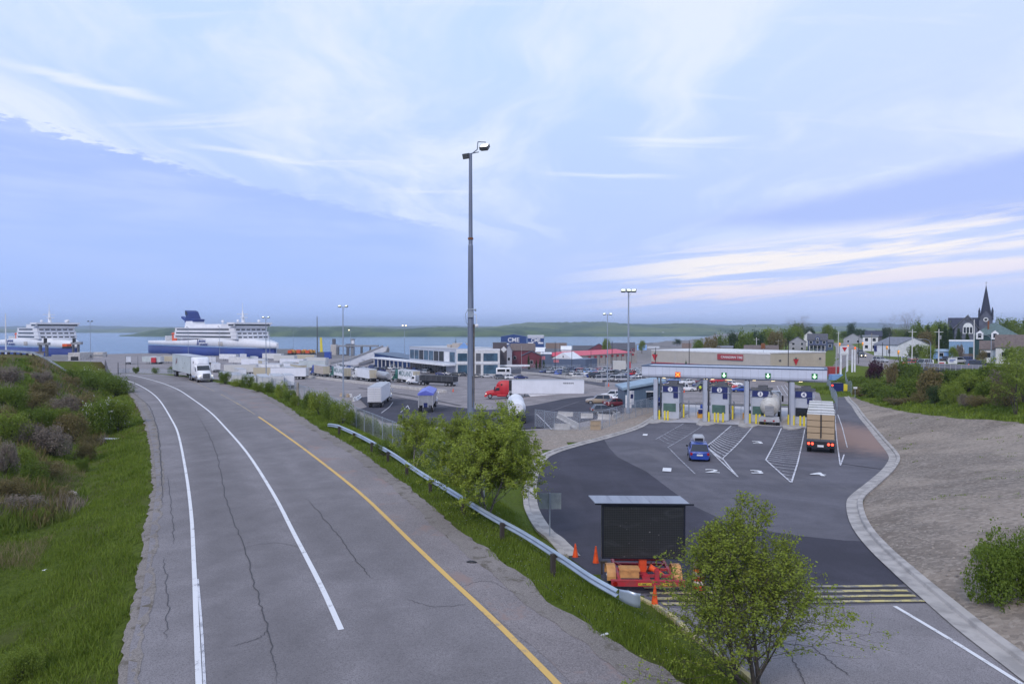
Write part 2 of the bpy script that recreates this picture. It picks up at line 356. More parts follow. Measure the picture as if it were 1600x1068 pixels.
leafm('blade_yellow', (.12, .155, .030), (.17, .20, .05), .5, .3)
M['bark'] = mat('bark', (.085, .070, .058), .9, c2=(.045, .038, .032), scale=6)
M['birch_bark'] = mat('pale_bark', (.30, .27, .24), .85, c2=(.09, .08, .07), scale=7, stretch=(1, 1, 3))
M['twig'] = mat('twig_bark', (.16, .13, .12), .9)
cols = dict(white=(.76, .77, .80), offwhite=(.66, .66, .66), cream=(.58, .53, .42), silver=(.42, .43, .46), grey=(.26, .27, .29), dgrey=(.10, .105, .12), black=(.018, .019, .023),
            red=(.52, .018, .03), maroon=(.16, .03, .045), blue=(.025, .07, .35), navy=(.012, .022, .13), lblue=(.20, .36, .66), steelblue=(.075, .115, .19), teal=(.02, .12, .13), green=(.02, .14, .11),
            orange=(.72, .10, .02), amber=(.70, .36, .06), yellow=(.75, .62, .04), brown=(.15, .10, .075), tan=(.40, .31, .21), beige=(.50, .44, .38), pink=(.58, .20, .24))
for k, c in cols.items(): M[k] = mat(k, c, .5, c2=tuple(v * .86 for v in c), scale=.8)
for k in ('white', 'silver', 'grey', 'dgrey', 'black', 'red', 'blue', 'navy', 'lblue', 'maroon', 'tan', 'green'):
    M['p_' + k] = mat('car_paint_' + k, cols[k] if k != 'tan' else (.24, .21, .20), .28, coat=.4, c2=tuple(v * .9 for v in cols[k]), scale=.7)
M['tyre'] = mat('tyre_rubber', (.02, .02, .022), .85); M['rim'] = mat('wheel_rim', (.45, .46, .48), .35, .7)
M['chrome'] = mat('chrome', (.6, .61, .64), .25, .9); M['galv'] = mat('galvanised_steel', (.36, .41, .48), .45, .35, c2=(.27, .31, .37), scale=1.5, stretch=(1, 1, .3))
M['rail'] = mat('guardrail_steel', (.42, .49, .58), .38, .45, c2=(.33, .39, .47), scale=.7)
M['pole'] = mat('pole_paint', (.21, .245, .33), .5, .3, c2=(.15, .175, .24), scale=.5, stretch=(3, 3, .4))
M['wood'] = mat('weathered_wood', (.34, .31, .27), .9, c2=(.20, .18, .16), scale=2, stretch=(4, 4, .5))
M['rust'] = mat('rust', (.22, .085, .035), .9)
M['metal'] = mat('clad_metal', (.50, .53, .60), .4, .2, c2=(.44, .47, .53), scale=.6)
def glassm(name, c, rough=.12):
    m = mat(name, c, rough, 0.0, c2=tuple(v * .5 for v in c), scale=.35, spec=.8); M[name] = m
glassm('glass', (.018, .024, .032)); glassm('glass_blue', (.06, .13, .20)); glassm('glass_green', (.10, .19, .17))
for k, c, s in (('lamp_red', (1, .04, .02), 3.0), ('lamp_orange', (1, .30, .05), 2.0), ('lamp_green', (.55, 1, .62), 1.6), ('lamp_warm', (1, .80, .45), 6.0), ('lamp_white', (1, .98, .92), 3.0), ('lamp_cool', (.75, 1, 1), 3.0), ('lamp_dim', (.9, 1, .8), 1.2)):
    M[k] = mat(k, tuple(v * .5 for v in c), .4, emit=c, estr=s)
def seamed(name, c, axis, step, dark=.6, wid=.06, rough=.5):
    """sheet cladding with fine vertical joints"""
    m = bpy.data.materials.new(name); m.use_nodes = True; n = NT(m.node_tree); b = m.node_tree.nodes['Principled BSDF']
    t = n.node('ShaderNodeTexCoord').outputs['Object']; v = n.sep(t)[axis]
    fr = n.m('FRACT', n.m('DIVIDE', n.m('ADD', v, 500.0), step)); f = n.m('LESS_THAN', fr, wid)
    a = n.mix(n.m('MULTIPLY', n.mr(n.noise(t, .5, 4), .35, .65), .35), c, tuple(q * .8 for q in c))
    n.l.new(n.mix(f, a, tuple(q * dark for q in c)), b.inputs['Base Color']); b.inputs['Roughness'].default_value = rough; M[name] = m
seamed('canopy_panel', (.56, .60, .70), 0, 1.0, .72, .04, .4)
seamed('trailer_white', (.74, .76, .82), 0, 1.22, .88, .03, .4)
seamed('siding_blue', (.10, .135, .21), 0, .5, .75, .1)
seamed('office_blue', (.085, .135, .20), 0, .45, .75, .1)
seamed('shop_beige', (.45, .42, .37), 0, 2.4, .86, .03)
seamed('siding_grey', (.36, .37, .42), 2, .3, .85, .1)
seamed('container_white', (.60, .60, .58), 0, .28, .8, .35)
seamed('container_cream', (.52, .47, .35), 0, .28, .8, .35)
seamed('roof_red', (.60, .06, .10), 0, .6, .9, .08)
def shingle(name, c):
    M[name] = mat(name, c, .9, c2=tuple(v * .72 for v in c), scale=1.5, bump=.3, bscale=8)
shingle('shingle_grey', (.10, .10, .12)); shingle('shingle_brown', (.16, .125, .115)); shingle('shingle_green', (.115, .17, .17)); shingle('shingle_navy', (.045, .05, .085)); shingle('shingle_pale', (.20, .21, .25))
M['stone'] = mat('loose_stone', (.30, .265, .235), .95, c2=(.16, .14, .125), scale=2)
M['sand'] = mat('bare_ground', (.20, .18, .17), .95, c2=(.13, .12, .115), scale=.1)
class MB:
    def __init__(s): s.v = []; s.f = []; s.mi = []; s.sm = []; s.T = Matrix.Identity(4)
    def add(s, vs, fs, m=0, smooth=False):
        b = len(s.v); T = s.T
        s.v += [tuple(T @ Vector(v)) for v in vs]; s.f += [tuple(i + b for i in f) for f in fs]
        s.mi += [m] * len(fs); s.sm += [smooth] * len(fs); return s
    def box(s, x0, x1, y0, y1, z0, z1, m=0):
        return s.add([(x0,y0,z0),(x1,y0,z0),(x1,y1,z0),(x0,y1,z0),(x0,y0,z1),(x1,y0,z1),(x1,y1,z1),(x0,y1,z1)],
                     [(0,3,2,1),(4,5,6,7),(0,1,5,4),(1,2,6,5),(2,3,7,6),(3,0,4,7)], m)
    def cb(s, c, d, m=0): return s.box(c[0]-d[0]/2, c[0]+d[0]/2, c[1]-d[1]/2, c[1]+d[1]/2, c[2]-d[2]/2, c[2]+d[2]/2, m)
    def cyl(s, p0, p1, r0, r1=None, n=10, m=0, caps=True, smooth=True):
        r1 = r0 if r1 is None else r1
        p0 = Vector(p0); p1 = Vector(p1); d = (p1 - p0); L = d.length or 1e-6; d /= L
        a = d.orthogonal().normalized(); b = d.cross(a)
        vs = []
        for p, r in ((p0, r0), (p1, r1)):
            for i in range(n):
                t = 2 * pi * i / n; vs.append(tuple(p + a * (r * cos(t)) + b * (r * sin(t))))
        s.add(vs, [(i, (i+1) % n, n + (i+1) % n, n + i) for i in range(n)], m, smooth)
        if caps:
            s.add(vs[:n][::-1], [tuple(range(n))], m); s.add(vs[n:], [tuple(range(n))], m)
        return s
    def tube(s, path, r, n=6, m=0):
        for i in range(len(path) - 1):
            ra, rb = (r[i], r[i+1]) if isinstance(r, (list, tuple)) else (r, r)
            s.cyl(path[i], path[i+1], ra, rb, n, m, True)
        return s
    def prism(s, prof, axis, a0, a1, m=0):
        """prof: 2D outline (ccw); axis: extrusion axis 0/1/2"""
        def P(u, v, a): return ((a, u, v), (u, a, v), (u, v, a))[axis]
        n = len(prof); vs = [P(u, v, a0) for u, v in prof] + [P(u, v, a1) for u, v in prof]
        fs = [tuple(range(n))[::-1], tuple(range(n, 2*n))] + [(i, (i+1) % n, n + (i+1) % n, n + i) for i in range(n)]
        return s.add(vs, fs, m)
    def loft(s, rings, m=0, smooth=True, caps=True):
        n = len(rings[0]); vs = [p for r in rings for p in r]; fs = []
        for k in range(len(rings) - 1):
            for i in range(n):
                a = k*n + i; b = k*n + (i+1) % n; fs.append((a, b, b + n, a + n))
        s.add(vs, fs, m, smooth)
        if caps: s.add(rings[0], [tuple(range(n))[::-1]], m); s.add(rings[-1], [tuple(range(n))], m)
        return s
    def quad(s, a, b, c, d, m=0): return s.add([a, b, c, d], [(0, 1, 2, 3)], m)
    def ball(s, c, r, m=0, n=8, sz=1.0, sy=1.0):
        rings = []
        for k in range(1, n):
            ph = pi * k / n; rings.append([(c[0] + r*sin(ph)*cos(2*pi*i/(2*n)), c[1] + sy*r*sin(ph)*sin(2*pi*i/(2*n)), c[2] - sz*r*cos(ph)) for i in range(2*n)])
        return s.loft(rings, m)
    def mesh(s, name, mats):
        me = bpy.data.meshes.new(name); me.from_pydata(s.v, [], s.f)
        for k in (mats if isinstance(mats, (list, tuple)) else [mats]): me.materials.append(M[k] if isinstance(k, str) else k)
        me.polygons.foreach_set('material_index', s.mi); me.polygons.foreach_set('use_smooth', s.sm)
        bm = bmesh.new(); bm.from_mesh(me); bmesh.ops.recalc_face_normals(bm, faces=bm.faces); bm.to_mesh(me); bm.free()
        me.update(); return me
    def build(s, name, mats, parent=None):
        o = bpy.data.objects.new(name, s.mesh(name, mats)); COL.objects.link(o)
        if parent is not None: o.parent = parent
        return o
def obj(name, me, parent=None, loc=None, rz=0, sc=None):
    o = bpy.data.objects.new(name, me); COL.objects.link(o)
    if parent is not None: o.parent = parent
    if loc is not None: o.location = loc
    if rz: o.rotation_euler = (0, 0, rz)
    if sc is not None: o.scale = sc if isinstance(sc, (tuple, list)) else (sc, sc, sc)
    return o
def tag(o, label=None, cat=None, group=None, kind=None):
    if label: o['label'] = label
    if cat: o['category'] = cat
    if group: o['group'] = group
    if kind: o['kind'] = kind
    return o
def thing(name, label, cat, loc=(0, 0, 0), rz=0, group=None, sc=None):
    o = bpy.data.objects.new(name, None); COL.objects.link(o); o.location = loc; o.rotation_euler = (0, 0, rz)
    o.empty_display_size = .3
    if sc: o.scale = (sc, sc, sc)
    return tag(o, label, cat, group)
KIDS = {}
def children(o): return [c for c in o.children]
def copy_tree(o, parent=None):
    c = o.copy(); COL.objects.link(c)
    if parent is not None: c.parent = parent
    for ch in list(o.children): copy_tree(ch, c)
    return c
def dup(o, label, loc, rz=0, group=None, sc=None):
    c = copy_tree(o); c.location = loc; c.rotation_euler = (0, 0, rz)
    if sc: c.scale = (sc, sc, sc)
    c['label'] = label
    if group: c['group'] = group
    return c
def text_mb(s, size, mname, name='lettering', parent=None, loc=(0, 0, 0), rot=(0, 0, 0), ext=.01, sx=1.0, bold=0.0):
    cu = bpy.data.curves.new(name, 'FONT'); cu.body = s; cu.size = size; cu.extrude = ext; cu.align_x = 'CENTER'; cu.align_y = 'CENTER'; cu.offset = bold
    cu.resolution_u = 3
    t = bpy.data.objects.new('tmp_text', cu); COL.objects.link(t)
    bpy.context.view_layer.update()
    me = bpy.data.meshes.new_from_object(t.evaluated_get(bpy.context.evaluated_depsgraph_get()))
    bpy.data.objects.remove(t); bpy.data.curves.remove(cu)
    me.materials.clear(); me.materials.append(M[mname])
    o = obj(name, me, parent, loc); o.rotation_euler = rot; o.scale = (sx, 1, 1)
    return o
rnd = random.Random(7)

def axis(lo, hi, step, far_lo, far_hi, g=1.12):
    a = list(np.arange(lo, hi + .01, step)); s = step; v = hi
    while v < far_hi: s *= g; v += s; a.append(v)
    s = step; v = lo; b = []
    while v > far_lo: s *= g; v -= s; b.append(v)
    return np.array(b[::-1] + a)
PAVED = []      # (polygon, how much the terrain is sunk below it)
def grid_mesh(name, X, Y, Z, m):
    ny, nx = X.shape; v = np.stack([X, Y, Z], -1).reshape(-1, 3)
    i = np.arange((ny - 1) * (nx - 1)); r = i // (nx - 1); c = i % (nx - 1); a = r * nx + c
    f = np.stack([a, a + 1, a + nx + 1, a + nx], -1)
    me = bpy.data.meshes.new(name); me.vertices.add(len(v)); me.vertices.foreach_set('co', v.ravel())
    me.loops.add(f.size); me.loops.foreach_set('vertex_index', f.ravel().astype(np.int32))
    me.polygons.add(len(f)); me.polygons.foreach_set('loop_start', np.arange(0, f.size, 4, dtype=np.int32))
    me.polygons.foreach_set('use_smooth', np.ones(len(f), bool)); me.materials.append(M[m]); me.update(calc_edges=True); me.validate()
    return me
def sheet(name, P, m, off, step, kind='structure', inset=0, sink=.12, parent=None, world=True):
    """a paved or painted sheet that follows the ground, off metres above it"""
    bm = bmesh.new(); vs = [bm.verts.new((p[0], p[1], 0)) for p in P]; bm.faces.new(vs)
    bmesh.ops.triangulate(bm, faces=bm.faces)
    xs = [p[0] for p in P]; ys = [p[1] for p in P]
    for ax, lo, hi in ((0, min(xs), max(xs)), (1, min(ys), max(ys))):
        q = math.ceil(lo / step) * step
        while q < hi:
            g = bm.verts[:] + bm.edges[:] + bm.faces[:]
            no = (1, 0, 0) if ax == 0 else (0, 1, 0)
            bmesh.ops.bisect_plane(bm, geom=g, plane_co=(q, q, 0), plane_no=no, dist=1e-4); q += step
    xy = np.array([v.co[:2] for v in bm.verts]); zz_ = H(xy[:, 0], xy[:, 1]) + off
    for v, z_ in zip(bm.verts, zz_): v.co.z = float(z_)
    bmesh.ops.recalc_face_normals(bm, faces=bm.faces)
    fl = list(bm.faces); cc = np.array([f.calc_center_median()[:2] for f in fl]); sd = poly_sd(cc[:, 0], cc[:, 1], P)
    bmesh.ops.delete(bm, geom=[f for f, d in zip(fl, sd) if d > .02], context='FACES')
    for f in bm.faces:
        if f.normal.z < 0: f.normal_flip()
        f.smooth = True
    me = bpy.data.meshes.new(name); bm.to_mesh(me); bm.free(); me.materials.append(M[m])
    o = obj(name, me, parent)
    if kind: o['kind'] = kind
    if sink: PAVED.append((P, sink))
    return o
def smooth_line(P, n=4):
    """Catmull-Rom through the points"""
    P = [Vector((p[0], p[1])) for p in P]; out_ = []
    for i in range(len(P) - 1):
        a = P[max(i-1, 0)]; b = P[i]; c = P[i+1]; d = P[min(i+2, len(P)-1)]
        for k in range(n):
            t = k / n; out_.append(.5 * ((2*b) + (c - a)*t + (2*a - 5*b + 4*c - d)*t*t + (3*b - a - 3*c + d)*t**3))
    out_.append(P[-1]); return out_
def strip_mesh(P, wd, off, zf=None, sub=4, w1=None, step=1.2, taper=0):
    Q = smooth_line(P, sub); R_ = []
    for i in range(len(Q) - 1):
        L = (Q[i+1] - Q[i]).length; k = max(1, int(L / step))
        for j in range(k): R_.append(Q[i].lerp(Q[i+1], j / k))
    R_.append(Q[-1]); vs = []; n = len(R_)
    for i, p in enumerate(R_):
        d = (R_[min(i+1, n-1)] - R_[max(i-1, 0)]).normalized(); s = Vector((-d.y, d.x))
        ww = wd if w1 is None else wd + (w1 - wd) * i / (n - 1)
        if taper: ww *= min(1, (i + .3) / (n * taper), (n - 1 - i + .3) / (n * taper))
        for k in (1, -1):
            q = p + s * (ww / 2 * k); vs.append((q.x, q.y))
    zz_ = (H(np.array([v[0] for v in vs]), np.array([v[1] for v in vs])) + off)
    vv = [(v[0], v[1], float(z_)) for v, z_ in zip(vs, zz_)]
    return vv, [(2*i, 2*i+1, 2*i+3, 2*i+2) for i in range(n - 1)]
def strips(name, lines, m, off, kind='structure', parent=None):
    mb = MB()
    for L in lines:
        P, wd = L[0], L[1]; kw = L[2] if len(L) > 2 else {}
        v, f = strip_mesh(P, wd, off, **kw); mb.add(v, f)
    o = mb.build(name, m, parent); 
    if kind: o['kind'] = kind
    return o
W = lambda pts: [onz(*p, ROADZ) for p in pts]          # photo trace on the high road
L_ = lambda pts: [onlow(*p) for p in pts]               # photo trace on the lower road

rd_ = sheet('road', ROADP, 'old_asphalt', .03, 1.0, sink=.25)
def wear(o, tracks):
    me = o.data; P = np.zeros(len(me.vertices) * 3); me.vertices.foreach_get('co', P); P = P.reshape(-1, 3); w_ = np.zeros(len(P))
    for pts, wd, k in tracks:
        Q = smooth_line(pts, 4)
        for a, b in zip(Q[:-1], Q[1:]):
            e = b - a; L = e.length_squared + 1e-9; t = np.clip(((P[:, 0] - a.x) * e.x + (P[:, 1] - a.y) * e.y) / L, 0, 1)
            d = np.hypot(P[:, 0] - a.x - t * e.x, P[:, 1] - a.y - t * e.y); w_ = np.maximum(w_, k * np.exp(-(d / wd) ** 2))
    me.attributes.new('wear', 'FLOAT', 'POINT').data.foreach_set('value', w_.astype(np.float32))
wear(rd_, [(W([(355,1075),(348,940),(338,830),(322,740),(303,688),(283,655),(258,622),(225,602),(190,588)]), .8, .85), (W([(470,1075),(440,950),(405,840),(370,760),(340,700),(312,660),(280,626),(240,603),(200,588)]), .8, .85),
 (W([(640,1075),(580,960),(510,850),(455,765),(410,705),(372,668),(330,632),(280,605)]), .8, .7), (W([(780,1075),(700,980),(620,885),(550,800),(490,735),(430,685),(380,645),(320,612)]), .8, .6), (W([(262,1075),(268,900),(270,800),(264,730)]), .5, .35)])
SH = W([(478,704),(556,768),(636,846),(694,903),(765,962),(880,1075)])
out_side = [(1067,1075),(1000,1038),(905,979),(866,956),(802,902),(726,842),(637,765),(557,706),(483,663),(441,633),(404,612),(341,598)]
def jag(P, amp, seed, sub=1.0):
    r = random.Random(seed); out_ = []; s = 0
    P = [Vector(p) for p in P]
    for a, b in zip(P[:-1], P[1:]):
        k = max(1, int((b - a).length / sub)); d = (b - a).normalized(); n_ = Vector((-d.y, d.x))
        for i in range(k): s = s * .6 + r.uniform(-amp, amp); q = a.lerp(b, i / k) + n_ * s; out_.append((q.x, q.y))
    out_.append(tuple(P[-1])); return out_
sheet('road_shoulder', jag(W([(344,608),(372,624),(410,649),(470,692),(540,752),(610,815),(690,893),(775,966),(893,1068)]), .12, 1) + jag([(p[0] + .25, p[1] + .12) for p in W(out_side)], .11, 2, .35), 'shoulder_asphalt', .04, 1.0, sink=0)
sheet('shoulder_grit', jag([(p[0] - .55, p[1] - .25) for p in W(out_side)][::-1], .10, 7, .35) + jag([(p[0] + .27, p[1] + .13) for p in W(out_side)], .11, 2, .35), 'shoulder_gravel', .05, 1.0, sink=0)
lo_in = [(219,1068),(222,1009),(234,960),(243,876),(249,817),(256,757),(252,703),(243,660),(226,628),(206,606),(180,592)]
sheet('gravel_shoulder', jag([(p[0] - .25, p[1]) for p in W(LE[:11])], .07, 3, .25) + jag(W(lo_in[::-1]), .07, 4, .3), 'shoulder_gravel', .04, 1.0, sink=0)
strips('road_edge_line', [(W([(311,1074),(307,980),(303,880),(298.5,800),(290,735),(279,680),(269,657),(249,625),(231,609.5),(209,598),(187,591.5),(170,589)]), .15)], 'white_paint', .044)
strips('road_edge_line_second', [(W([(320,1074),(315,980),(309,905)]), .07)], 'white_line', .043)
strips('lane_line', [(W([(533,984),(500,912),(460,835),(425,768),(385,706),(350,665.7),(327.5,643),(299,622),(277,608),(249,597),(215,588),(196,585)]), .17)], 'white_paint', .044)
strips('centre_line', [(W([(876,1074),(815,1012),(757,955),(697,899),(639,843.5),(560,768),(480,705),(430,669),(404,651)]), .19)], 'yellow_line', .044)
strips('centre_line_worn', [(W([(398,647),(372,631),(345.5,616)]), .14), (W([(335,611),(313,601),(293,593)]), .14)], 'yellow_faint', .044)
ck = []
def crackline(pts, wd, seed, conv=W):
    r = random.Random(seed); P = smooth_line(conv(pts), 14)
    return ([(p.x + r.uniform(-.05, .05), p.y + r.uniform(-.05, .05)) for p in P], wd, dict(sub=1, step=9, taper=.15))
ck += [crackline([(303,640),(332,690),(352,775),(381,855),(398,915),(420,985),(434,1074)], .032, 1), crackline([(478,778),(520,826),(550,868),(581,905)], .03, 2),
       crackline([(190,600.5),(209,615),(232,634),(242,657),(247.6,679),(252,730),(254,790)], .07, 3), crackline([(722,917),(760,908),(800,925)], .018, 4),
       crackline([(632,935),(680,948),(730,944)], .016, 5), crackline([(262,742),(268,800),(272,850)], .022, 6), crackline([(381,855),(430,848),(470,856)], .018, 7), crackline([(360,1010),(398,1000),(420,985)], .018, 8),
       crackline([(840,905),(900,950),(960,1010)], .018, 9), crackline([(255,870),(262,930),(258,1000)], .02, 11)]
strips('road_cracks', ck, 'crack', .046)

road_low = L_([(1048,1110),(1121,1068)]) and (LKw + [onlow(1003,661), onlow(1052,630)][1:2] + [onlow(1056,629), onlow(1296,634), onlow(1322,619)] + RKw[::-1])
LOWP = LKw + [onlow(1060,629.5), onlow(1180,633), onlow(1296,634), onlow(1318,619)] + RKw[::-1]
sheet('lower_road', LOWP, 'new_asphalt', .03, 1.0, sink=.25)
XL, XR = (1000, 914), (1436, 914)
sheet('lower_road_near', [LKw[0], LKw[1], LKw[2], LKw[3], onlow(1036,952)] + L_([(1180,949),(1300,948),(1449,944)]) + L_([(1452,926+4)])[:0] + [RKw[2], RKw[1], RKw[0]], 'old_asphalt', .05, 1.0, sink=0)
dk = LKw[5:17] + L_([(952,700),(965,714),(1010,737),(1082,790),(1128,812),(1190,829),(1250,838),(1320,845),(1364,847),(1384,868),(1412,893),(1420,908),(1410,913.5),(1300,916),(1100,919)])
sheet('lower_road_new_patch', dk, 'dark_asphalt', .045, 1.0, sink=0)
sheet('bypass_road', L_([(1305,671),(1312,724),(1345,729),(1375,733),(1390,731),(1397,718),(1394,709),(1383,696),(1360,669),(1338,643),(1321,621),(1310,620),(1300,634)]), 'bypass_asphalt', .062, 1.0, sink=0)
padP = L_([(1008,660),(1034,648),(1060,632),(1130,634.5),(1300,639),(1303,671),(1265,669.5),(1178,665),(1069,660.5)])
sheet('toll_pad', padP, 'concrete', .072, 1.0, sink=0)
cw = []; 
for y0, y1 in ((920,916),(928.5,923),(937,930.5),(945.5,938.5)):
    cw.append((L_([(1000 + (y0-915)*1.15, y0), (1080, y0-.3), (1150, y0-.9)]), .24))
strips('crosswalk_bands', cw, 'cross_yellow', .068)
cw = []
for k, (y0, y1) in enumerate(((920,916.5),(928.5,925),(937,933),(945.5,941))):
    cw.append((L_([(1150, y0-.9), (1220, y0-2), (1318, y1+1)]), .2))
strips('crosswalk_bands_worn', cw, 'cross_yellow_b', .068)
cw = []
for k, (y1, x1) in enumerate(((917,1406),(924.5,1420),(932.5,1432),(940.5,1446))):
    cw.append((L_([(1318, y1+1), (x1-20, y1-.2), (x1-2, y1)]), .22))
strips('crosswalk_bands_right', cw, 'cross_yellow', .068)
jo = []
for y0 in (924, 932.5, 941):
    jo.append((L_([(1010, y0), (1200, y0-3), (1425, y0-5)]), .10))
strips('crosswalk_joints', jo, 'crack', .063)
strips('road_tar_joints', [crackline([(1190,1000),(1225,1015),(1245,1045),(1262,1080)], .03, 21, L_), crackline([(1265,1010),(1290,1030),(1330,1060)], .03, 22, L_), crackline([(1150,990),(1200,1003),(1270,1012)], .03, 23, L_)], 'crack', .066)
strips('lower_edge_line', [(L_([(1398,949),(1450,980),(1520,1023),(1610,1080)]), .15)], 'white_paint', .066)
def gore(name, A, B, tip, nb, m='white_line', wid=.13, half=0):
    """A,B: left and right border traces from far to near, tip: where they meet"""
    lines = []
    A = L_(A); B = L_(B)
    lines.append((A + tip[0], wid, dict(sub=1))); lines.append((B + tip[1], wid, dict(sub=1)))
    a0, a1, b0, b1 = Vector(A[0]), Vector(A[-1]), Vector(B[0]), Vector(B[-1])
    for k in range(1, nb):
        t = k / nb; p = a0.lerp(a1, t); q = b0.lerp(b1, min(1, t)); mid_ = (p + q) / 2 - (a0 - a1).normalized() * .45
        lines.append(([tuple(p), tuple(mid_), tuple(q)], .10, dict(sub=1)))
    strips(name, lines, m, .072)
    return A, B
gore('hatching_lane_one', [(1069,661.5),(1024,687)], [(1102,663),(1043.6,699)], ([], L_([(1086,741)])), 11, 'white_faint')
gore('hatching_lane_two', [(1142.5,665.5),(1104,697.5)], [(1176,667),(1129,717)], (L_([(1117,712),(1153,746)]), L_([(1153,746)])), 16)
gore('hatching_lane_three', [(1221,669),(1196.6,719)], [(1257.5,671),(1246,725)], (L_([(1236.5,755)]), L_([(1236.5,755)])), 19)
ex = []
for k in range(6):
    t = k / 6; a = Vector(onlow(1196.6,719)).lerp(Vector(onlow(1236.5,755)), t); b = Vector(onlow(1246,725)).lerp(Vector(onlow(1236.5,755)), t)
    ex.append(([tuple(a), tuple((a+b)/2 + Vector((0,-.35))), tuple(b)], .10, dict(sub=1)))
for k in range(1, 5):
    t = k / 5; a = Vector(onlow(1104,697.5)).lerp(Vector(onlow(1117,712)), t); b = Vector(onlow(1129,717))
    ex.append(([tuple(a), tuple(b.lerp(Vector(onlow(1133,722)), t))], .10, dict(sub=1)))
strips('hatching_ends', ex, 'white_line', .076)
strips('bypass_line', [(L_([(1304,640),(1306,671),(1309,700),(1313,728.6),(1319,710.6)]), .12, dict(sub=1)), (L_([(1309,648),(1316,668),(1321,688),(1324,700)]), .10, dict(sub=1))], 'white_line', .082)
for ch, px, py, hh_ in (('1', 1042, 735, 2.3), ('2', 1113, 737, 2.3), ('3', 1183, 738.5, 2.3), ('4', 1278, 742, 2.3), ('3', 1184, 692, 2.6), ('1', 1008, 680, 1.6)):
    x_, y_ = onlow(px, py); z_ = float(H(x_, y_)) + .085
    sl_ = (float(H(x_, y_ + 1.5)) - float(H(x_, y_ - 1.5))) / 3
    o = text_mb(ch, hh_ * .85, 'white_paint', 'lane_number', None, (x_, y_, z_), (math.atan(sl_), 0, R(-14)), 0.001, .8, .03); o.scale = (1.25, 1.3, 1) if ch != '1' else (2.8, 1.4, 1); o['kind'] = 'structure'
def kerb(name, P, wd=.35, ht=.15, gut=.55, side=1, m='kerb', base_=.05):
    Q = smooth_line(P, 4); n = len(Q); mb = MB(); rings = []; gl = []
    for i, p in enumerate(Q):
        d = (Q[min(i+1, n-1)] - Q[max(i-1, 0)]).normalized(); s = Vector((-d.y, d.x)) * side
        zb = float(low(p.x, p.y)) + base_
        rings.append([(p.x + s.x * u, p.y + s.y * u, zb + v) for u, v in ((-.02, -.3), (-.02, .03), (.03, ht - .02), (.07, ht), (wd, ht), (wd, -.4))])
        gl.append((p.x - s.x * gut / 2, p.y - s.y * gut / 2))
    mb.loft(rings, 0, False); o = mb.build(name, m); o['kind'] = 'structure'
    if gut > .1: strips(name + '_gutter', [(gl, gut, dict(sub=1, step=.7))], m, .085)
    return o
kerb('kerb', RKw, .32, .16, .6, -1)
kerb('kerb_left', LKw[7:], .35, .15, .55, 1)
yk = [LKw[i] for i in range(0, 6)]
M['kerb_yellow'] = worn('kerb_yellow', (.50, .42, .20), (.30, .28, .25), .47)
kerb('kerb_painted', yk, .22, .14, .02, 1, 'kerb_yellow')

gr = [onlow(1700,1118), onlow(1600,1042)]
gtop = [(1335,621),(1362,632),(1400,641),(1450,649),(1500,655),(1545,656),(1580,660),(1640,668),(1900,690)]
gt = [G(*p) for p in gtop]
off_ = []
for i, p in enumerate(RKw):
    a = Vector(RKw[max(i-1,0)]); b = Vector(RKw[min(i+1,len(RKw)-1)]); d = (b - a).normalized(); off_.append((p[0] + d.y * .3, p[1] - d.x * .3))
GRV = off_ + [(p.x, p.y) for p in gt] + [(62, 20), (40, 0)]
sheet('gravel_slope', off_ + [(p.x, p.y) for p in gt] + [(62, 20), (40, 0)], 'gravel', .06, 1.5, sink=.08)
lk2 = []
for i, p in enumerate(LKw):
    a = Vector(LKw[max(i-1,0)]); b = Vector(LKw[min(i+1,len(LKw)-1)]); d = (b - a).normalized(); lk2.append((p[0] - d.y * .3, p[1] + d.x * .3))
sheet('bare_gravel', lk2[9:] + L_([(1060,626),(1020,628),(1000,634),(975,646),(940,662),(905,668),(868,672),(850,671),(822,676),(815,700),(812,730),(815,770)]), 'gravel_tan', .035, 3.0, sink=.10)

yard = [(-165,172),(-118,164),(-86,150),(-60,130),(-43,112),(-29,95),(-15,84),(-5,82),(4,85),(14,90),(24,106),(30,118),(52,119),(60,132),(72,160),(80,205),(96,262),(104,330),(60,430),(-40,500),(-120,440),(-165,450),(-300,560),(-330,520),(-215,315),(-240,250),(-200,170)]
sheet('terminal_yard', yard, 'far_asphalt', .03, 4.0, sink=.30)
def Lw(pts): return [tuple(gnd(*p).xy) for p in pts]
def yardpx(pts, name, m, off=.12, step=2): return sheet(name, L_(pts), m, off, step, sink=0)
yardpx([(556,641),(574,636),(560,622),(585,618),(640,625),(690,633),(760,641),(830,634),(880,624),(925,619),(975,622),(975,645),(930,655),(868,668),(800,672),(700,668),(600,660)], 'yard_new_patch', 'dark_asphalt')
yardpx([(738,577),(815,584),(880,592),(945,604),(945,596),(1000,600),(1000,584),(870,573),(760,573)], 'car_lot', 'bay_asphalt', .12)
strips('yard_lines', [(L_([(596,646),(614,629)]), .14), (L_([(626,645),(637,634),(640,640)]), .14, dict(sub=1)), (L_([(1214,603),(1222,618)]), .14), (L_([(1221,603),(1231,619)]), .14), (L_([(1226,602),(1240,620)]), .14), (L_([(838,648),(862,672)]), .13)], 'white_line', .15)
strips('yard_stop_line', [(L_([(1056 + 10*i, 626.5 + .35*i), (1061 + 10*i, 626.7 + .35*i)]), .3, dict(sub=1)) for i in range(12)], 'white_line', .15)
strips('yard_tyre_marks', [(L_([(800,654),(870,640),(905,628)]), .4), (L_([(560,606),(640,618),(720,634)]), .5), (L_([(572,612),(650,626),(700,637)]), .5)], 'new_asphalt', .14)
def gsheet(name, px, m, off=.04, step=4, sink=.2): return sheet(name, [tuple(G(*p).xy) for p in px], m, off, step, sink=sink)
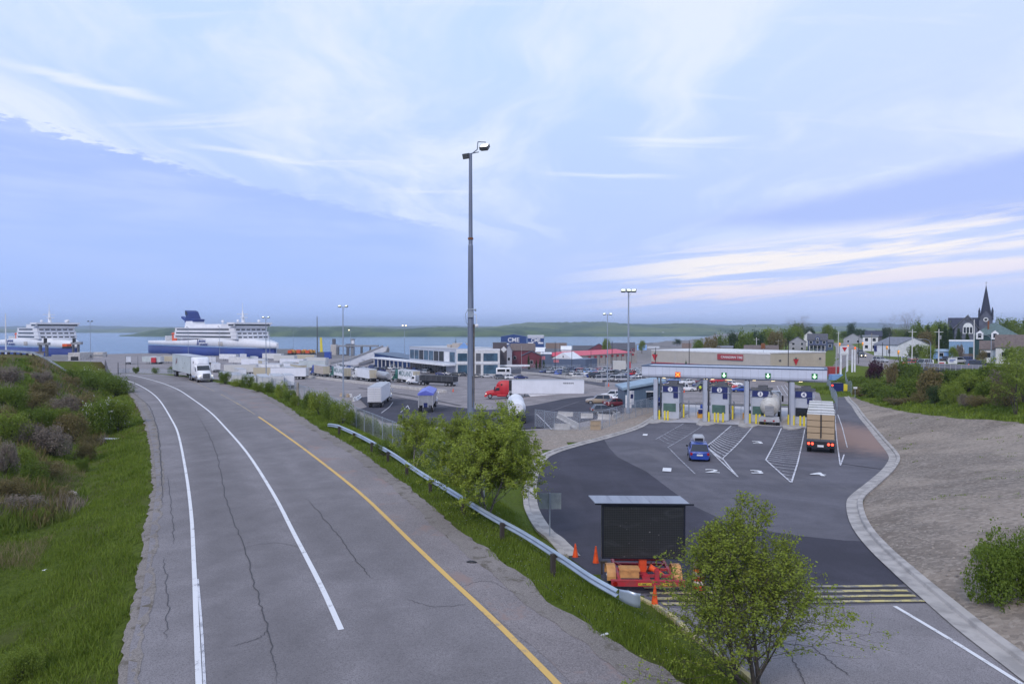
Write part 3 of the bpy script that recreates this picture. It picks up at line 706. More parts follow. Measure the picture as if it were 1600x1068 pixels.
town = [tuple(col(px, D).xy) for px, D in ((1298,196),(1345,178),(1385,172),(1425,168),(1432,174),(1400,186),(1420,195),(1452,205),(1400,212),(1372,235),(1352,290),(1334,400),(1322,520),(1300,520),(1306,400),(1306,290),(1296,240))]
sheet('town_road', town, 'far_asphalt', .05, 5.0, sink=.3)
strips('town_road_line', [([tuple(col(px, D).xy) for px, D in ((1412,178),(1376,196),(1350,222),(1335,270),(1322,380))], .25)], 'yellow_faint', .07)
bd = [tuple(col(px, D).xy) for px, D in ((1400,173),(1440,168),(1490,164),(1560,158),(1640,152),(1640,161),(1560,168),(1490,174),(1440,179),(1410,184))]

xs = axis(-115, 120, 1.25, -9000, 9000, 1.10); ys = axis(-30, 205, 1.25, -60, 12000, 1.09)
X, Y = np.meshgrid(xs, ys); Z = H(X, Y)
for P, s in PAVED: Z = Z - s * sstep(-poly_sd(X, Y, P), 1.2, 2.4)
gm = grid_mesh('ground', X, Y, Z, 'grass'); gm.materials.append(M['sand'])
cxy = (X[:-1, :-1] + X[1:, 1:]) / 2, (Y[:-1, :-1] + Y[1:, 1:]) / 2
rr = cxy[0] / np.maximum(cxy[1], 1)
gm.materials.append(M['gravel']); ing = (poly_sd(cxy[0], cxy[1], GRV) < -.1)
gm.polygons.foreach_set('material_index', np.where(ing, 2, ((cxy[1] > 262) & (rr < .33)).astype(np.int32)).astype(np.int32).ravel())
tag(obj('ground', gm), kind='structure')
def waterm():
    m = bpy.data.materials.new('sea_water'); m.use_nodes = True; n = NT(m.node_tree); b = m.node_tree.nodes['Principled BSDF']
    t = n.node('ShaderNodeTexCoord').outputs['Object']
    f = n.noise(n.mapv(t, (.004, .02, 1)), 1, 4); b.inputs['Roughness'].default_value = .12; b.inputs['IOR'].default_value = 1.33
    n.l.new(n.mix(n.mr(f, .4, .6), (.05, .12, .22), (.09, .18, .28)), b.inputs['Base Color'])
    bn = n.node('ShaderNodeBump'); bn.inputs['Strength'].default_value = 1.0; bn.inputs['Distance'].default_value = 2.2
    hh_ = n.m('ADD', n.noise(n.mapv(t, (.06, .16, 1)), 1, 6, .7), n.m('MULTIPLY', n.noise(n.mapv(t, (.012, .03, 1)), 1, 4), 2.0))
    n.l.new(hh_, bn.inputs['Height']); n.l.new(bn.outputs[0], b.inputs['Normal']); M['water'] = m
waterm()
mb = MB(); mb.quad((-9500, 250, 0), (9500, 250, 0), (9500, 12500, 0), (-9500, 12500, 0)); tag(mb.build('sea', 'water'), kind='structure')
def shore(name, rl, D0, depth, hf, m, n=260, k=24, seed=3):
    r = np.linspace(rl[0], rl[1], n); dd = np.linspace(0, 1, k)
    RR, DD = np.meshgrid(r, dd); Yv = D0(RR) + DD * depth; Xv = RR * Yv
    rs_ = np.random.RandomState(seed); hh_ = hf(RR)
    prof = np.clip(np.minimum(DD * 9, 1), 0, 1) * .55 + .45 * np.sin(np.clip(DD, 0, 1) * pi * .5)
    nz = rs_.rand(k, n) * .16 + .12 * np.sin(RR * 90 + DD * 8 + seed) * np.sin(DD * 13 + RR * 40)
    Zv = hh_ * prof * (1 + nz * np.minimum(1, DD * 12)) - .5 * (DD == 0)
    Zv[-1] *= 0
    tag(obj(name, grid_mesh(name, Xv, Yv, Zv, m)), kind='structure')
M['far_wood'] = mat('far_woodland', (.022, .052, .020), .95, c2=(.075, .115, .035), scale=.012, bump=1.0, bscale=.06, lo=.40, hi=.60)
M['far_land'] = mat('far_land', (.045, .075, .035), .95, c2=(.13, .16, .07), scale=.0035, bump=1.0, bscale=.03)
M['far_hill'] = mat('far_hill', (.035, .055, .05), .95, c2=(.05, .075, .06), scale=.002)
shore('headland', (-.575, .30), lambda r: 1990 + 250 * np.abs(r + .2) + 25 * np.sin(r * 30), 500,
      lambda r: 28 * sstep(r, -.575, -.50) * (1 - .55 * sstep(r, -.02, .12)) * (.9 + .10 * np.sin(r * 16 + 1) + .07 * np.sin(r * 43)), 'far_wood', 420)
shore('far_shore', (-.95, .62), lambda r: 3300 - 900 * sstep(r, -.15, .12) * (1 - sstep(r, .2, .5)) + 900 * sstep(-r, .3, .6), 1100,
      lambda r: 24 + 22 * sstep(r, -.12, .05) * (1 - .5 * sstep(r, .22, .36)) + 5 * np.sin(r * 21) + 3 * np.sin(r * 55), 'far_land', 420, seed=5)
shore('distant_hills', (-1.0, 1.1), lambda r: 6300 + 0 * r, 1600, lambda r: 46 + 34 * np.exp(-((r - .24) / .10) ** 2) + 30 * np.exp(-((r - .50) / .14) ** 2) + 12 * np.exp(-((r + .1) / .1) ** 2) + 6 * np.sin(r * 17), 'far_hill', 300, seed=9)
def guardrail():
    px = [(513,659),(533,668),(562,681),(610,707),(655,737),(700,764),(760,801),(820,834),(880,872),(925,902),(966,925)]
    top = []
    for p in px:
        top.append(Vector(onz(p[0], p[1] - 2, ROADZ + .62)).to_2d())
    Q = smooth_line([tuple(p) for p in top], 6)
    root = thing('guardrail', 'long steel guardrail with a curled end on the grass verge beside the road', 'guardrail', (Q[0].x, Q[0].y, h(Q[0].x, Q[0].y)))
    o0 = Vector(root.location)
    prof = [(.0, .31), (.035, .29), (.085, .245), (.085, .21), (.0, .165), (.0, .145), (.085, .10), (.085, .065), (.035, .02), (.0, .0)]
    rings = []; n = len(Q)
    for i, p in enumerate(Q):
        d = (Q[min(i+1, n-1)] - Q[max(i-1, 0)]).normalized(); s = Vector((d.y, -d.x)) * -1
        zb = h(p.x, p.y); zb = ROADZ - .03 + (.40 if i > 5 else .10 + .06 * i)
        fl = 1.0; dx = 0
        rings.append([(p.x - s.x * u - o0.x, p.y - s.y * u - o0.y, zb + v * fl - o0.z) for u, v in prof] + [(p.x - s.x * (u - .006) - o0.x, p.y - s.y * (u - .006) - o0.y, zb + v * fl - o0.z) for u, v in prof[::-1]])
    mb = MB(); mb.loft(rings, 0, True); mb.build('rail', 'rail', root)
    p = Q[-1]; d = (Q[-1] - Q[-2]).normalized(); s = Vector((d.y, -d.x)); mb = MB(); rings = []
    for k in range(11):
        a = k / 10 * 1.7; c = p + d * (.62 * sin(a)) + s * (-.34 * (1 - cos(a))); e = min(1, .25 + k * .35)
        zb = ROADZ + .37 - .012 * k; hh_ = .31 + .12 * min(1, k / 4)
        nn = (s * cos(a) * -1 + d * -sin(a)) * .03
        rings.append([(c.x + nn.x * j - o0.x, c.y + nn.y * j - o0.y, zb + q * hh_ - o0.z) for j, q in ((1, 0), (1.8, .25), (1, .5), (1.8, .75), (1, 1), (.6, 1), (1.4, .75), (.6, .5), (1.4, .25), (.6, 0))])
    mb.loft(rings, 0, True); mb.build('end_shoe', 'rail', root)
    L = 0
    for i in range(1, n - 1):
        L += (Q[i] - Q[i-1]).length
        if L > 4.0:
            L = 0; p = Q[i]; d = (Q[i+1] - Q[i]).normalized(); s = Vector((d.y, -d.x)) * -1; q = p + s * -.17; zg = h(q.x, q.y)
            mb = MB(); mb.T = Matrix.Translation((q.x - o0.x, q.y - o0.y, 0)) @ Matrix.Rotation(atan2(d.y, d.x), 4, 'Z')
            mb.box(-.075, .075, -.075, .075, zg - .5 - o0.z, ROADZ + .62 - o0.z); mb.box(-.07, .07, .09, .17, ROADZ + .42 - o0.z, ROADZ + .60 - o0.z)
            mb.build('post', 'wood_dark', root)
M['wood_dark'] = mat('tarred_wood', (.055, .045, .04), .9)
guardrail()

def cone(p, label, ht=.71, lean=0, rz=0):
    t = thing('traffic_cone', label, 'traffic cone', p, rz, 'orange traffic cones by the sign trailer')
    t.rotation_euler = (lean, 0, rz)
    mb = MB(); mb.cyl((0, 0, .03), (0, 0, ht), .135, .028, 20, 0); mb.cyl((0,0,ht),(0,0,ht+.015),.028,.02,12,0); mb.build('cone_body', 'cone_orange', t)
    mb = MB(); mb.box(-.18, .18, -.18, .18, 0, .035); mb.build('base', 'cone_base', t)
    return t
M['cone_orange'] = mat('cone_plastic', (.85, .11, .025), .45, c2=(.62, .07, .02), scale=5, spec=.4)
M['cone_base'] = mat('cone_base_rubber', (.09, .04, .03), .8)
cone(G(1023, 949), 'orange traffic cone standing on the crosswalk edge in front of the sign trailer', .78)
cone(G(931, 880), 'orange traffic cone on the asphalt just left of the sign trailer', .74)
cone(G(899, 871), 'orange traffic cone half hidden behind the guardrail, leftmost of the cones', .62)

def sign_trailer():
    p = G(1005, 913); ang = R(-1.5)
    t = thing('message_board_trailer', 'dark portable message board on a red two wheeled trailer', 'sign trailer', p, ang)
    W_ = 1.24
    fr = MB()
    for x in (-W_ + .22, W_ - .22): fr.box(x - .05, x + .05, -1.0, 1.55, .42, .54)
    for y in (-.35, .35, .95, 1.5): fr.box(-W_ + .27, W_ - .27, y - .04, y + .04, .43, .53)
    fr.box(-.05, .05, 1.5, 3.2, .43, .53); fr.box(-.14, .14, -.96, .35, .435, .50)
    for a in (-1, 1): fr.tube([(a * (W_ - .25), .9, .56), (a * .35, -.3, .60)], .03, 5)
    fr.build('frame', 'trailer_red', t)
    b = MB(); b.box(-W_ - .12, W_ + .12, -1.14, -1.0, .36, .56)
    b.box(-W_ - .14, W_ + .14, -1.155, -.99, .555, .575)
    b.build('rear_bumper', 'trailer_red', t)
    for a in (-1, 1):
        m_ = MB(); m_.cyl((a * (W_ - .02), -1.175, .46), (a * (W_ - .02), -1.14, .46), .085, None, 14); m_.build('tail_light', 'reflector_red', t)
    for x0 in (-.38, .52):
        m_ = MB(); m_.box(x0, x0 + .50, -1.160, -1.142, .405, .50)
        q = m_.build('hazard_plate', 'plate_yellow', t)
        m_ = MB(); m_.box(x0 + .05, x0 + .45, -1.166, -1.160, .436, .47); m_.build('worn_lettering', 'plate_mark', q)
    for a in (-1, 1):
        wh = MB(); x = a * (W_ + .02)
        wh.cyl((x - .10, .12, .33), (x + .10, .12, .33), .33, None, 22); q = wh.build('wheel', 'tyre', t)
        m_ = MB(); m_.cyl((x + a * .095, .12, .33), (x + a * .12, .12, .33), .19, .16, 18); m_.cyl((x + a * .12, .12, .33), (x + a * .15, .12, .33), .06, .05, 10); m_.build('rim', 'rim', q)
        f = MB(); rings = []
        for k in range(11):
            th = pi * (-.06 + 1.12 * k / 10); yy, zz_ = .12 - .47 * cos(th), .36 + .42 * sin(th)
            rings.append([(x - .17, yy, zz_), (x + .17, yy, zz_), (x + .17, yy + .02 * cos(th), zz_ - .03 * sin(th)), (x - .17, yy + .02 * cos(th), zz_ - .03 * sin(th))])
        f.loft(rings, 0, False); f.build('fender', 'fender_tan', t)
    bx = MB(); bx.box(-.98, -.28, -.78, -.36, .54, .80); q = bx.build('tool_box', 'fender_tan', t)
    ld = MB(); ld.box(-1.01, -.25, -.81, -.33, .80, .86); ld.box(-.96, -.30, -.76, -.38, .86, .885); ld.box(-.66, -.60, -.83, -.81, .74, .82); ld.build('lid', 'fender_tan', q)
    ms = MB(); ms.box(-.14, .14, .05, .33, .5, 1.3); ms.box(-.3, .3, .02, .36, .50, .60); ms.build('mast', 'mast_orange', t)
    jk = MB(); jk.box(.28, .44, -.96, -.82, .45, .92); jk.cyl((.36, -.89, .92), (.36, -.89, 1.0), .04, None, 8); jk.build('jack', 'trailer_red', t)
    j2 = MB(); j2.box(-W_ - .30, -W_ - .02, 1.1, 1.2, .42, .52); j2.box(-W_ - .27, -W_ - .20, 1.12, 1.18, 0, .5); j2.build('outrigger', 'wood_dark', t)
    z0, z1, bw = 1.02, 3.10, 1.60; yb = -.02
    bd_ = MB(); bd_.box(-bw, bw, yb, yb + .30, z0, z1)
    bd_.build('cabinet', 'board_black', t)
    pn = MB(); pn.box(-bw + .07, bw - .07, yb - .012, yb, z0 + .05, z1 - .07); pn.build('display', 'board_matrix', t)
    rim_ = MB()
    for a in ((-bw, -bw + .07, z0, z1), (bw - .07, bw, z0, z1), (-bw + .07, bw - .07, z1 - .07, z1), (-bw + .07, bw - .07, z0, z0 + .05)): rim_.box(a[0], a[1], yb - .03, yb - .001, a[2], a[3])
    rim_.build('bezel', 'board_frame', t)
    so_ = MB(); sc_ = MB()
    for k in range(5):
        x0 = -bw - .26 + k * .725; x1 = x0 + .715
        so_.add([(x0 + .0, -.12, 3.145), (x1, -.12, 3.145), (x1 - .2, .72, 3.25), (x0 - .2, .72, 3.25), (x0, -.12, 3.18), (x1, -.12, 3.18), (x1 - .2, .72, 3.28), (x0 - .2, .72, 3.28)],
                [(0,3,2,1),(4,5,6,7),(0,1,5,4),(1,2,6,5),(2,3,7,6),(3,0,4,7)])
    so_.build('solar_panel', 'solar', t)
    ed = MB(); ed.box(-bw - .28, bw + .30, -.16, -.125, 3.125, 3.19)
    for k in range(4): ed.box(-1.3 + k * .85, -1.2 + k * .85, -.05, .1, 3.10, 3.145)
    ed.build('panel_frame', 'board_frame', t)
    return t
M['trailer_red'] = mat('trailer_red_paint', (.46, .03, .05), .5, c2=(.33, .05, .06), scale=5)
M['reflector_red'] = mat('reflector_red', (.30, .01, .01), .25)
M['fender_tan'] = mat('faded_orange_steel', (.62, .32, .12), .6, c2=(.50, .25, .10), scale=4)
M['mast_orange'] = mat('mast_orange', (.72, .09, .03), .5)
M['plate_yellow'] = mat('plate_yellow', (.62, .45, .04), .5, c2=(.35, .22, .05), scale=9)
M['plate_mark'] = mat('plate_mark', (.05, .04, .02), .6, c2=(.5, .36, .05), scale=14, lo=.45, hi=.5)
M['board_black'] = mat('board_black', (.012, .013, .018), .35)
M['board_frame'] = mat('board_frame', (.016, .018, .030), .3)
M['solar'] = mat('solar_glass', (.24, .265, .33), .3, c2=(.19, .21, .27), scale=2, stretch=(1.4, .1, 1))
def matrixm():
    m = bpy.data.materials.new('dot_matrix'); m.use_nodes = True; n = NT(m.node_tree); b = m.node_tree.nodes['Principled BSDF']
    t = n.node('ShaderNodeTexCoord').outputs['Object']; x, y, z = n.sep(t)
    fx = n.m('FRACT', n.m('MULTIPLY', n.m('ADD', x, 10.0), 1 / .068)); fz = n.m('FRACT', n.m('MULTIPLY', n.m('ADD', z, 10.0), 1 / .068))
    g = n.m('MAXIMUM', n.m('LESS_THAN', fx, .22), n.m('LESS_THAN', fz, .22))
    sm = n.mr(n.noise(n.mapv(t, (.5, 1, 1.6), (0, R(25), 0)), 1.5, 6, .6, 1.5), .52, .75)
    a = n.mix(g, (.014, .015, .018), (.040, .044, .048)); a = n.mix(n.m('MULTIPLY', sm, .5), a, (.07, .075, .085))
    a = n.mix(n.m('MULTIPLY', n.mr(n.noise(t, 9, 2), .70, .76), .7), a, (.25, .25, .26))
    n.l.new(a, b.inputs['Base Color']); b.inputs['Roughness'].default_value = .35; M['board_matrix'] = m
matrixm()
tr_ = sign_trailer()
c = cone(tr_.matrix_world @ Vector((0, 0, 0)), 'orange traffic cone lying on its side on the sign trailer frame', .74)
c.location = Vector(tr_.location) + Vector((.20, -.02, .72)); c.rotation_euler = (R(0), R(112), R(-25)); c.name = 'traffic_cone'
def drum(p, label):
    t = thing('traffic_drum', label, 'traffic drum', p)
    mb = MB()
    for k in range(6):
        z0 = .08 + k * .16; mb.cyl((0, 0, z0), (0, 0, z0 + .16), .27 - k * .018, .27 - (k + 1) * .018, 18, k % 2, True)
    mb.cyl((0, 0, 1.04), (0, 0, 1.09), .12, .10, 10, 0); mb.build('drum_body', ['cone_orange', 'drum_white'], t)
    b = MB(); b.cyl((0, 0, 0), (0, 0, .08), .36, .34, 18); b.build('base', 'black', t)
M['drum_white'] = mat('drum_white', (.75, .62, .60), .5)
drum(G(1091, 921), 'orange and white striped drum on the lower road behind the young tree')

def sign_back():
    p = G(859, 842); t = thing('road_sign', 'blank grey back of a rectangular sign on a thin post by the curved kerb', 'road sign', p)
    D = p.y; k = D / FP; z0 = at(859, 795, D)[2] - p.z; z1 = at(859, 770, D)[2] - p.z
    mb = MB(); mb.box(-.03, .03, -.03, .03, -.3, z1 + .02); mb.build('post', 'galv', t)
    mb = MB(); mb.box(-17 * k, 18 * k, .035, .045, z0, z1)
    mb.build('sign_plate', 'sign_grey', t)
    mb = MB(); mb.box(-.025, .025, -.045, -.031, z0 + .1, z1 - .1); mb.build('bracket', 'galv', t)
M['sign_grey'] = mat('bare_aluminium', (.30, .34, .35), .5, .2)
sign_back()

def flood(parent, x, z, az, tilt, mname, s=1.0, lit=True):
    o = MB(); o.T = Matrix.Translation((x, 0, z)) @ Matrix.Rotation(az, 4, 'Z') @ Matrix.Rotation(tilt, 4, 'X')
    o.box(-.38*s, .38*s, -.14*s, .14*s, -.28*s, .28*s); o.box(-.3*s, .3*s, .14*s, .24*s, -.2*s, .2*s)
    q = o.build('floodlight', 'dgrey', parent)
    l = MB(); l.T = o.T; l.box(-.31*s, .31*s, -.155*s, -.14*s, -.21*s, .21*s); l.build('lens', mname, q)
    return q
def big_mast():
    D = 66.0; x = (735.5 - 800) / FP * D; zb = h(x, D); t = thing('floodlight_mast', 'tallest grey floodlight mast, rising behind the roadside trees with cameras halfway up', 'light mast', (x, D, zb))
    zt = hgt(735, 240, D) - zb; mb = MB(); secs = [(0, .37), (.40, .30), (.44, .295), (.695, .235), (.70, .20), (1.0, .155)]
    for (a, r0), (b, r1) in zip(secs[:-1], secs[1:]): mb.cyl((0, 0, a * zt - .1 * (a == 0)), (0, 0, b * zt), r0, r1, 18, 0)
    mb.build('pole', 'pole', t)
    zj = hgt(735, 373, D) - zb; m_ = MB(); m_.cyl((0, 0, zj - .08), (0, 0, zj + .10), .262, None, 18); m_.build('rusty_joint', 'rust', t)
    zc = hgt(735, 490, D) - zb; m_ = MB(); m_.box(-.26, .26, -.42, -.18, zc - .35, zc + .25); m_.cyl((-.30, -.2, zc + .4), (.5, -.3, zc + .42), .05); m_.cyl((.48, -.45, zc + .3), (.48, -.3, zc + .42), .09)
    m_.tube([(-.25, -.3, zc + .4), (-.48, -.3, zc), (-.42, -.3, zc - .8), (-.2, -.3, zc - 1.2)], .03, 5); m_.build('camera_box', 'galv', t)
    m_ = MB(); m_.tube([(.2, -.25, zc), (.55, -.3, zc - .1), (.6, -.3, zc - .9)], .035, 5); m_.ball((.60, -.3, zc - 1.15), .20, 0, 5); m_.build('dome_camera', 'white', t)
    m_ = MB(); m_.cyl((.30, -.12, zc - 8.5), (.33, -.15, zc - 1.0), .07, None, 8); m_.cyl((.17, -.28, zc - 9), (.17, -.26, zc - 6), .04, None, 6); m_.build('cable_conduit', 'conduit', t)
    m_ = MB(); m_.tube([(0, 0, zt - .1), (.65, -.1, zt + .35), (.72, -.1, zt + 1.1), (1.5, -.1, zt + 1.05)], .05, 6); m_.tube([(0, 0, zt), (.8, 0, zt + .15)], .045, 6); m_.tube([(-.55, 0, zt - .1), (.1, 0, zt)], .06, 6); m_.build('bracket', 'pole', t)
    flood(t, 1.35, zt + .62, R(-20), R(-52), 'lamp_white', 1.15)
    flood(t, -.42, zt - .25, R(150), R(-20), 'dgrey', .9)
M['conduit'] = mat('stained_conduit', (.16, .14, .12), .8, c2=(.07, .06, .05), scale=2)
big_mast()
def mast(px, ytop, ybase, label, D=None, lit='glass', heads=2, r=.14, group='yard lamp masts'):
    p = gnd(px, ybase) if D is None else col(px, D); p = Vector((p.x, p.y, h(p.x, p.y)))
    zt = hgt(px, ytop, p.y) - p.z
    t = thing('lamp_mast', label, 'light mast', p, 0, group)
    mb = MB(); mb.cyl((0, 0, -.1), (0, 0, zt), r * 1.25, r * .6, 10); mb.cyl((0,0,0),(0,0,.7),r*1.9,r*1.8,8); mb.build('pole', 'galv', t)
    m_ = MB(); m_.tube([(-.95, 0, zt - .1), (.95, 0, zt - .1)], .05, 5); m_.tube([(0, 0, zt - .9), (.5, 0, zt - .12)], .03, 4); m_.build('crossarm', 'galv', t)
    for k in range(heads):
        x = (-.8, .8, 0)[k]; flood(t, x, zt + .1, R(rnd.uniform(-30, 30)), R(-48), lit, .9)
    return t
mast(982, 455, 650, 'tall lamp mast with two heads beside the blue office left of the toll booths', 103, 'lamp_dim', 3, .17)
mast(949, 491, 603, 'lamp mast at the corner of the packed car lot behind the white semi trailer', lit='lamp_dim')
mast(536.5, 479, 620, 'lamp mast by the cream barrier blocks near the white box truck', lit='lamp_dim', r=.16)
mast(416, 496, 600, 'lamp mast among the parked white trailers on the left', lit='lamp_dim')
mast(632, 509, 573, 'lit lamp mast in front of the low waiting canopy', None, 'lamp_warm', 2, .12)
mast(548, 516, 569, 'lit lamp mast near the ferry ramp foot', None, 'lamp_warm', 1, .12)
mast(141, 502, 571, 'lamp mast beside the fenced ramp to the left ferry', 300, 'glass', 2, .13)
mast(294, 511, 557, 'slim lamp mast in front of the ferry stern', 470, 'glass', 1, .13)
mast(343, 510, 556, 'slim lamp mast in front of the middle of the ferry hull', 470, 'glass', 1, .13)
mast(421.5, 507, 560, 'slim lamp mast in front of the ferry bow', 430, 'glass', 1, .13)
mast(458, 516, 549, 'thin lamp mast at the water edge beside the orange machinery', 540, 'glass', 1, .11)

def tri_mesh(name, V, m, per=3, smooth=False):
    V = np.asarray(V, np.float32).reshape(-1, 3); nf = len(V) // per
    me = bpy.data.meshes.new(name); me.vertices.add(len(V)); me.vertices.foreach_set('co', V.ravel())
    me.loops.add(len(V)); me.loops.foreach_set('vertex_index', np.arange(len(V), dtype=np.int32))
    me.polygons.add(nf); me.polygons.foreach_set('loop_start', np.arange(0, len(V), per, dtype=np.int32))
    for k in (m if isinstance(m, (list, tuple)) else [m]): me.materials.append(M[k])
    me.update(calc_edges=True); return me
def leaf_quads(P, size, rs, flat=.5):
    """one small pointed leaf (a bent rhomb) at each point"""
    n = len(P); a = rs.normal(size=(n, 3)); a[:, 2] *= flat; a /= np.linalg.norm(a, axis=1, keepdims=True) + 1e-9
    b = rs.normal(size=(n, 3)); b -= (b * a).sum(1, keepdims=True) * a; b /= np.linalg.norm(b, axis=1, keepdims=True) + 1e-9
    s = (size * rs.uniform(.6, 1.35, n))[:, None]
    return np.stack([P - a * s, P + b * s * .55, P + a * s, P - b * s * .55], 1)
def branching(rs, stems, H_, spread, levels, nside=5, twist=.35, lean=(0, 0), up=.35, droop=0, first=.18, cone_=(1.25, .65)):
    mb = MB(); tips = []
    def grow(p, d, L, r, lev):
        n = 5 if lev < 2 else 3; path = [p.copy()]; rad = [r]; q = p.copy(); dd = d.copy()
        for k in range(n):
            dd = (dd + Vector(rs.normal(size=3)) * twist * .33 + Vector((0, 0, up * .25 - droop * .1 * lev))).normalized()
            q = q + dd * (L / n); path.append(q.copy()); rad.append(r * (1 - .72 * (k + 1) / n))
        mb.tube(path, rad, 6 if lev == 0 else (4 if lev == 1 else 3))
        if lev >= levels - 2:
            for k in range(1, len(path)): tips.append((path[k-1], path[k], lev))
        if lev + 1 < levels:
            nb = nside + (2 if lev == 0 else 0)
            for k in range(nb):
                t = first + (1 - first) * (k + rs.uniform(.1, .9)) / nb if lev == 0 else .15 + .85 * (k + rs.uniform(0, 1)) / nb
                i = min(int(t * n), n - 1); s = path[i].lerp(path[i+1], t * n - i)
                base_d = (path[i+1] - path[i]).normalized(); az_ = k * 2.4 + rs.uniform(0, 1.2)
                side = base_d.orthogonal().normalized(); side = Matrix.Rotation(az_, 3, base_d) @ side
                nd = (base_d * .75 + side * rs.uniform(.65, 1.1)).normalized()
                grow(s, nd, L * (.50 if lev == 0 else .55) * (cone_[0] - cone_[1] * t) * rs.uniform(.8, 1.2), max(.005, rad[i] * .45), lev + 1)
    for k in range(stems):
        a = 2 * pi * k / stems + rs.uniform(0, 1.0); s = spread * rs.uniform(.5, 1.2) if stems > 1 else .05
        d = Vector((cos(a) * s + lean[0], sin(a) * s + lean[1], 1)).normalized()
        grow(Vector((cos(a) * .08, sin(a) * .08, -.1)), d, H_ * rs.uniform(.82, 1.0) if k else H_, .013 * H_ * rs.uniform(.5, .8), 0)
    return mb, tips
def leafy_tree(name, label, cat, loc, seed, stems, H_, spread, levels, nleaf, leaf, lm, bm_, rz=0, nside=6, fit=None, **kw):
    rs = np.random.RandomState(seed); mb, tips = branching(rs, stems, H_, spread, levels, nside, **kw)
    if fit:
        E = np.array([tuple(b) for a, b, l in tips]); x0, x1 = np.percentile(E[:, 0], (1.5, 98.5)); y0, y1 = np.percentile(E[:, 1], (1.5, 98.5)); sx, sy, sz = fit[0] / (x1 - x0), fit[0] / (y1 - y0), fit[1] / np.percentile(E[:, 2], 99.7)
        def F(v): z_ = v[2] * sz; k = fit[2] * (1 - z_ / fit[1]) + 1 - fit[2] * .5 if z_ > .4 else 1; return Vector((v[0] * sx * k, v[1] * sy * k, z_))
        mb.v = [tuple(F(v)) for v in mb.v]; tips = [(F(a), F(b), l) for a, b, l in tips]
    t = thing(name, label, cat, loc, rz)
    mb.build('trunk', bm_, t)
    A = np.array([tuple(a) for a, b, l in tips]); B = np.array([tuple(b) for a, b, l in tips]); wt = np.linalg.norm(B - A, axis=1); wt /= wt.sum()
    wt = wt * rs.gamma(.7, 1, len(wt)); wt /= wt.sum(); ii = rs.choice(len(tips), nleaf, p=wt); P = A[ii] + (B - A)[ii] * rs.uniform(0, 1, (nleaf, 1)) + rs.normal(size=(nleaf, 3)) * leaf * 1.1
    obj('crown', tri_mesh('crown', leaf_quads(P, leaf, rs), lm, 4), t)
    return t
pt = Vector(onz(1182, 1118, 13.0)).to_2d(); 
leafy_tree('birch_tree', 'young loose leafed tree in front of the sign trailer, nearest of all trees', 'tree', (pt.x, pt.y, h(pt.x, pt.y)), 11, 3, 5.3, .20, 4, 38000, .034, 'leaf_birch', 'bark', 0, 10, (3.8, 5.15, .8), up=.5, first=.02, cone_=(1.45, 1.1), lean=(-.03, 0))
pb = G(762, 806); leafy_tree('birch_tree', 'dense bushy tree with several pale stems just behind the guardrail', 'tree', (pb.x, pb.y + .3, pb.z), 5, 7, 5.7, .38, 4, 80000, .046, 'leaf_birch', 'birch_bark', 0, 7, (5.2, 5.1, .35), up=.45, first=.14)
pb = G(716, 742); leafy_tree('birch_tree', 'smaller tree at the foot of the big light mast, left of the dense bushy one', 'tree', pb, 8, 5, 5.0, .36, 4, 30000, .044, 'leaf_birch', 'bark', 0, 6, (3.6, 5.2, .2), up=.5, first=.2)
pb = G(648, 729); leafy_tree('birch_tree', 'slender tree with white stems leaning apart, left of the light mast', 'tree', pb, 21, 5, 4.3, .40, 4, 16000, .046, 'leaf_birch', 'birch_bark', 0, 5, (3.0, 3.7, .2), up=.4, first=.3)
pb = G(690, 722); leafy_tree('birch_tree', 'low fresh green sapling between the slender tree and the light mast', 'tree', pb, 33, 4, 2.7, .5, 4, 6000, .05, 'leaf_lime', 'bark', 0, 5, (2.6, 2.4, .2), up=.4, first=.2)

SHR = {}
def shrub_meshes(key, seed, nclump, nleaf, leaf, flat=1.0, low_=False, spiky=False, stem=True):
    rs = np.random.RandomState(seed); C_ = []
    for k in range(nclump):
        a = rs.uniform(0, 2 * pi); rr_ = sqrt(rs.uniform(0, 1)) * .78; zc = rs.uniform(.18, .92)
        rr_ *= (1 - .55 * max(0, zc - .45)) if not spiky else (1.05 - zc)
        C_.append((cos(a) * rr_, sin(a) * rr_, zc * flat, rs.uniform(.16, .34) * (1.15 - .4 * zc)))
    C_ = np.array(C_); wt = C_[:, 3] ** 2; wt /= wt.sum(); ii = rs.choice(nclump, nleaf, p=wt)
    d = rs.normal(size=(nleaf, 3)); d /= np.linalg.norm(d, axis=1, keepdims=True); rad = C_[ii, 3] * rs.uniform(.55, 1.15, nleaf) ** .7
    P = C_[ii, :3] + d * rad[:, None]; k_ = rs.uniform(size=nleaf) < .16; P[k_, 2] += rs.uniform(0, .22, k_.sum()); P[k_, :2] *= rs.uniform(1, 1.12, (k_.sum(), 1)); P[:, 2] = np.maximum(P[:, 2], .02)
    me = leaf_quads(P, leaf, rs)
    mb = MB()
    for k in range(8 if stem else 3):
        a = rs.uniform(0, 2 * pi); tgt = C_[rs.randint(nclump)]
        mb.tube([(cos(a) * .04, sin(a) * .04, -.08), (tgt[0] * .45, tgt[1] * .45, tgt[2] * .55), (tgt[0], tgt[1], tgt[2])], [.03, .018, .006], 4)
    SHR[key] = (me, mb)
def leafmesh(key, m):
    k = (key, m)
    if k not in SHR: SHR[k] = (tri_mesh('crown', SHR[key][0], m, 4), SHR[key][1].mesh('stem', 'bark'))
    return SHR[k]
for i in range(3): shrub_meshes('bush%d' % i, 40 + i, 26, 3600, .050)
for i in range(3): shrub_meshes('near%d' % i, 50 + i, 30, 7000, .030)
for i in range(3): shrub_meshes('tree%d' % i, 60 + i, 34, 4200, .042, flat=1.0)
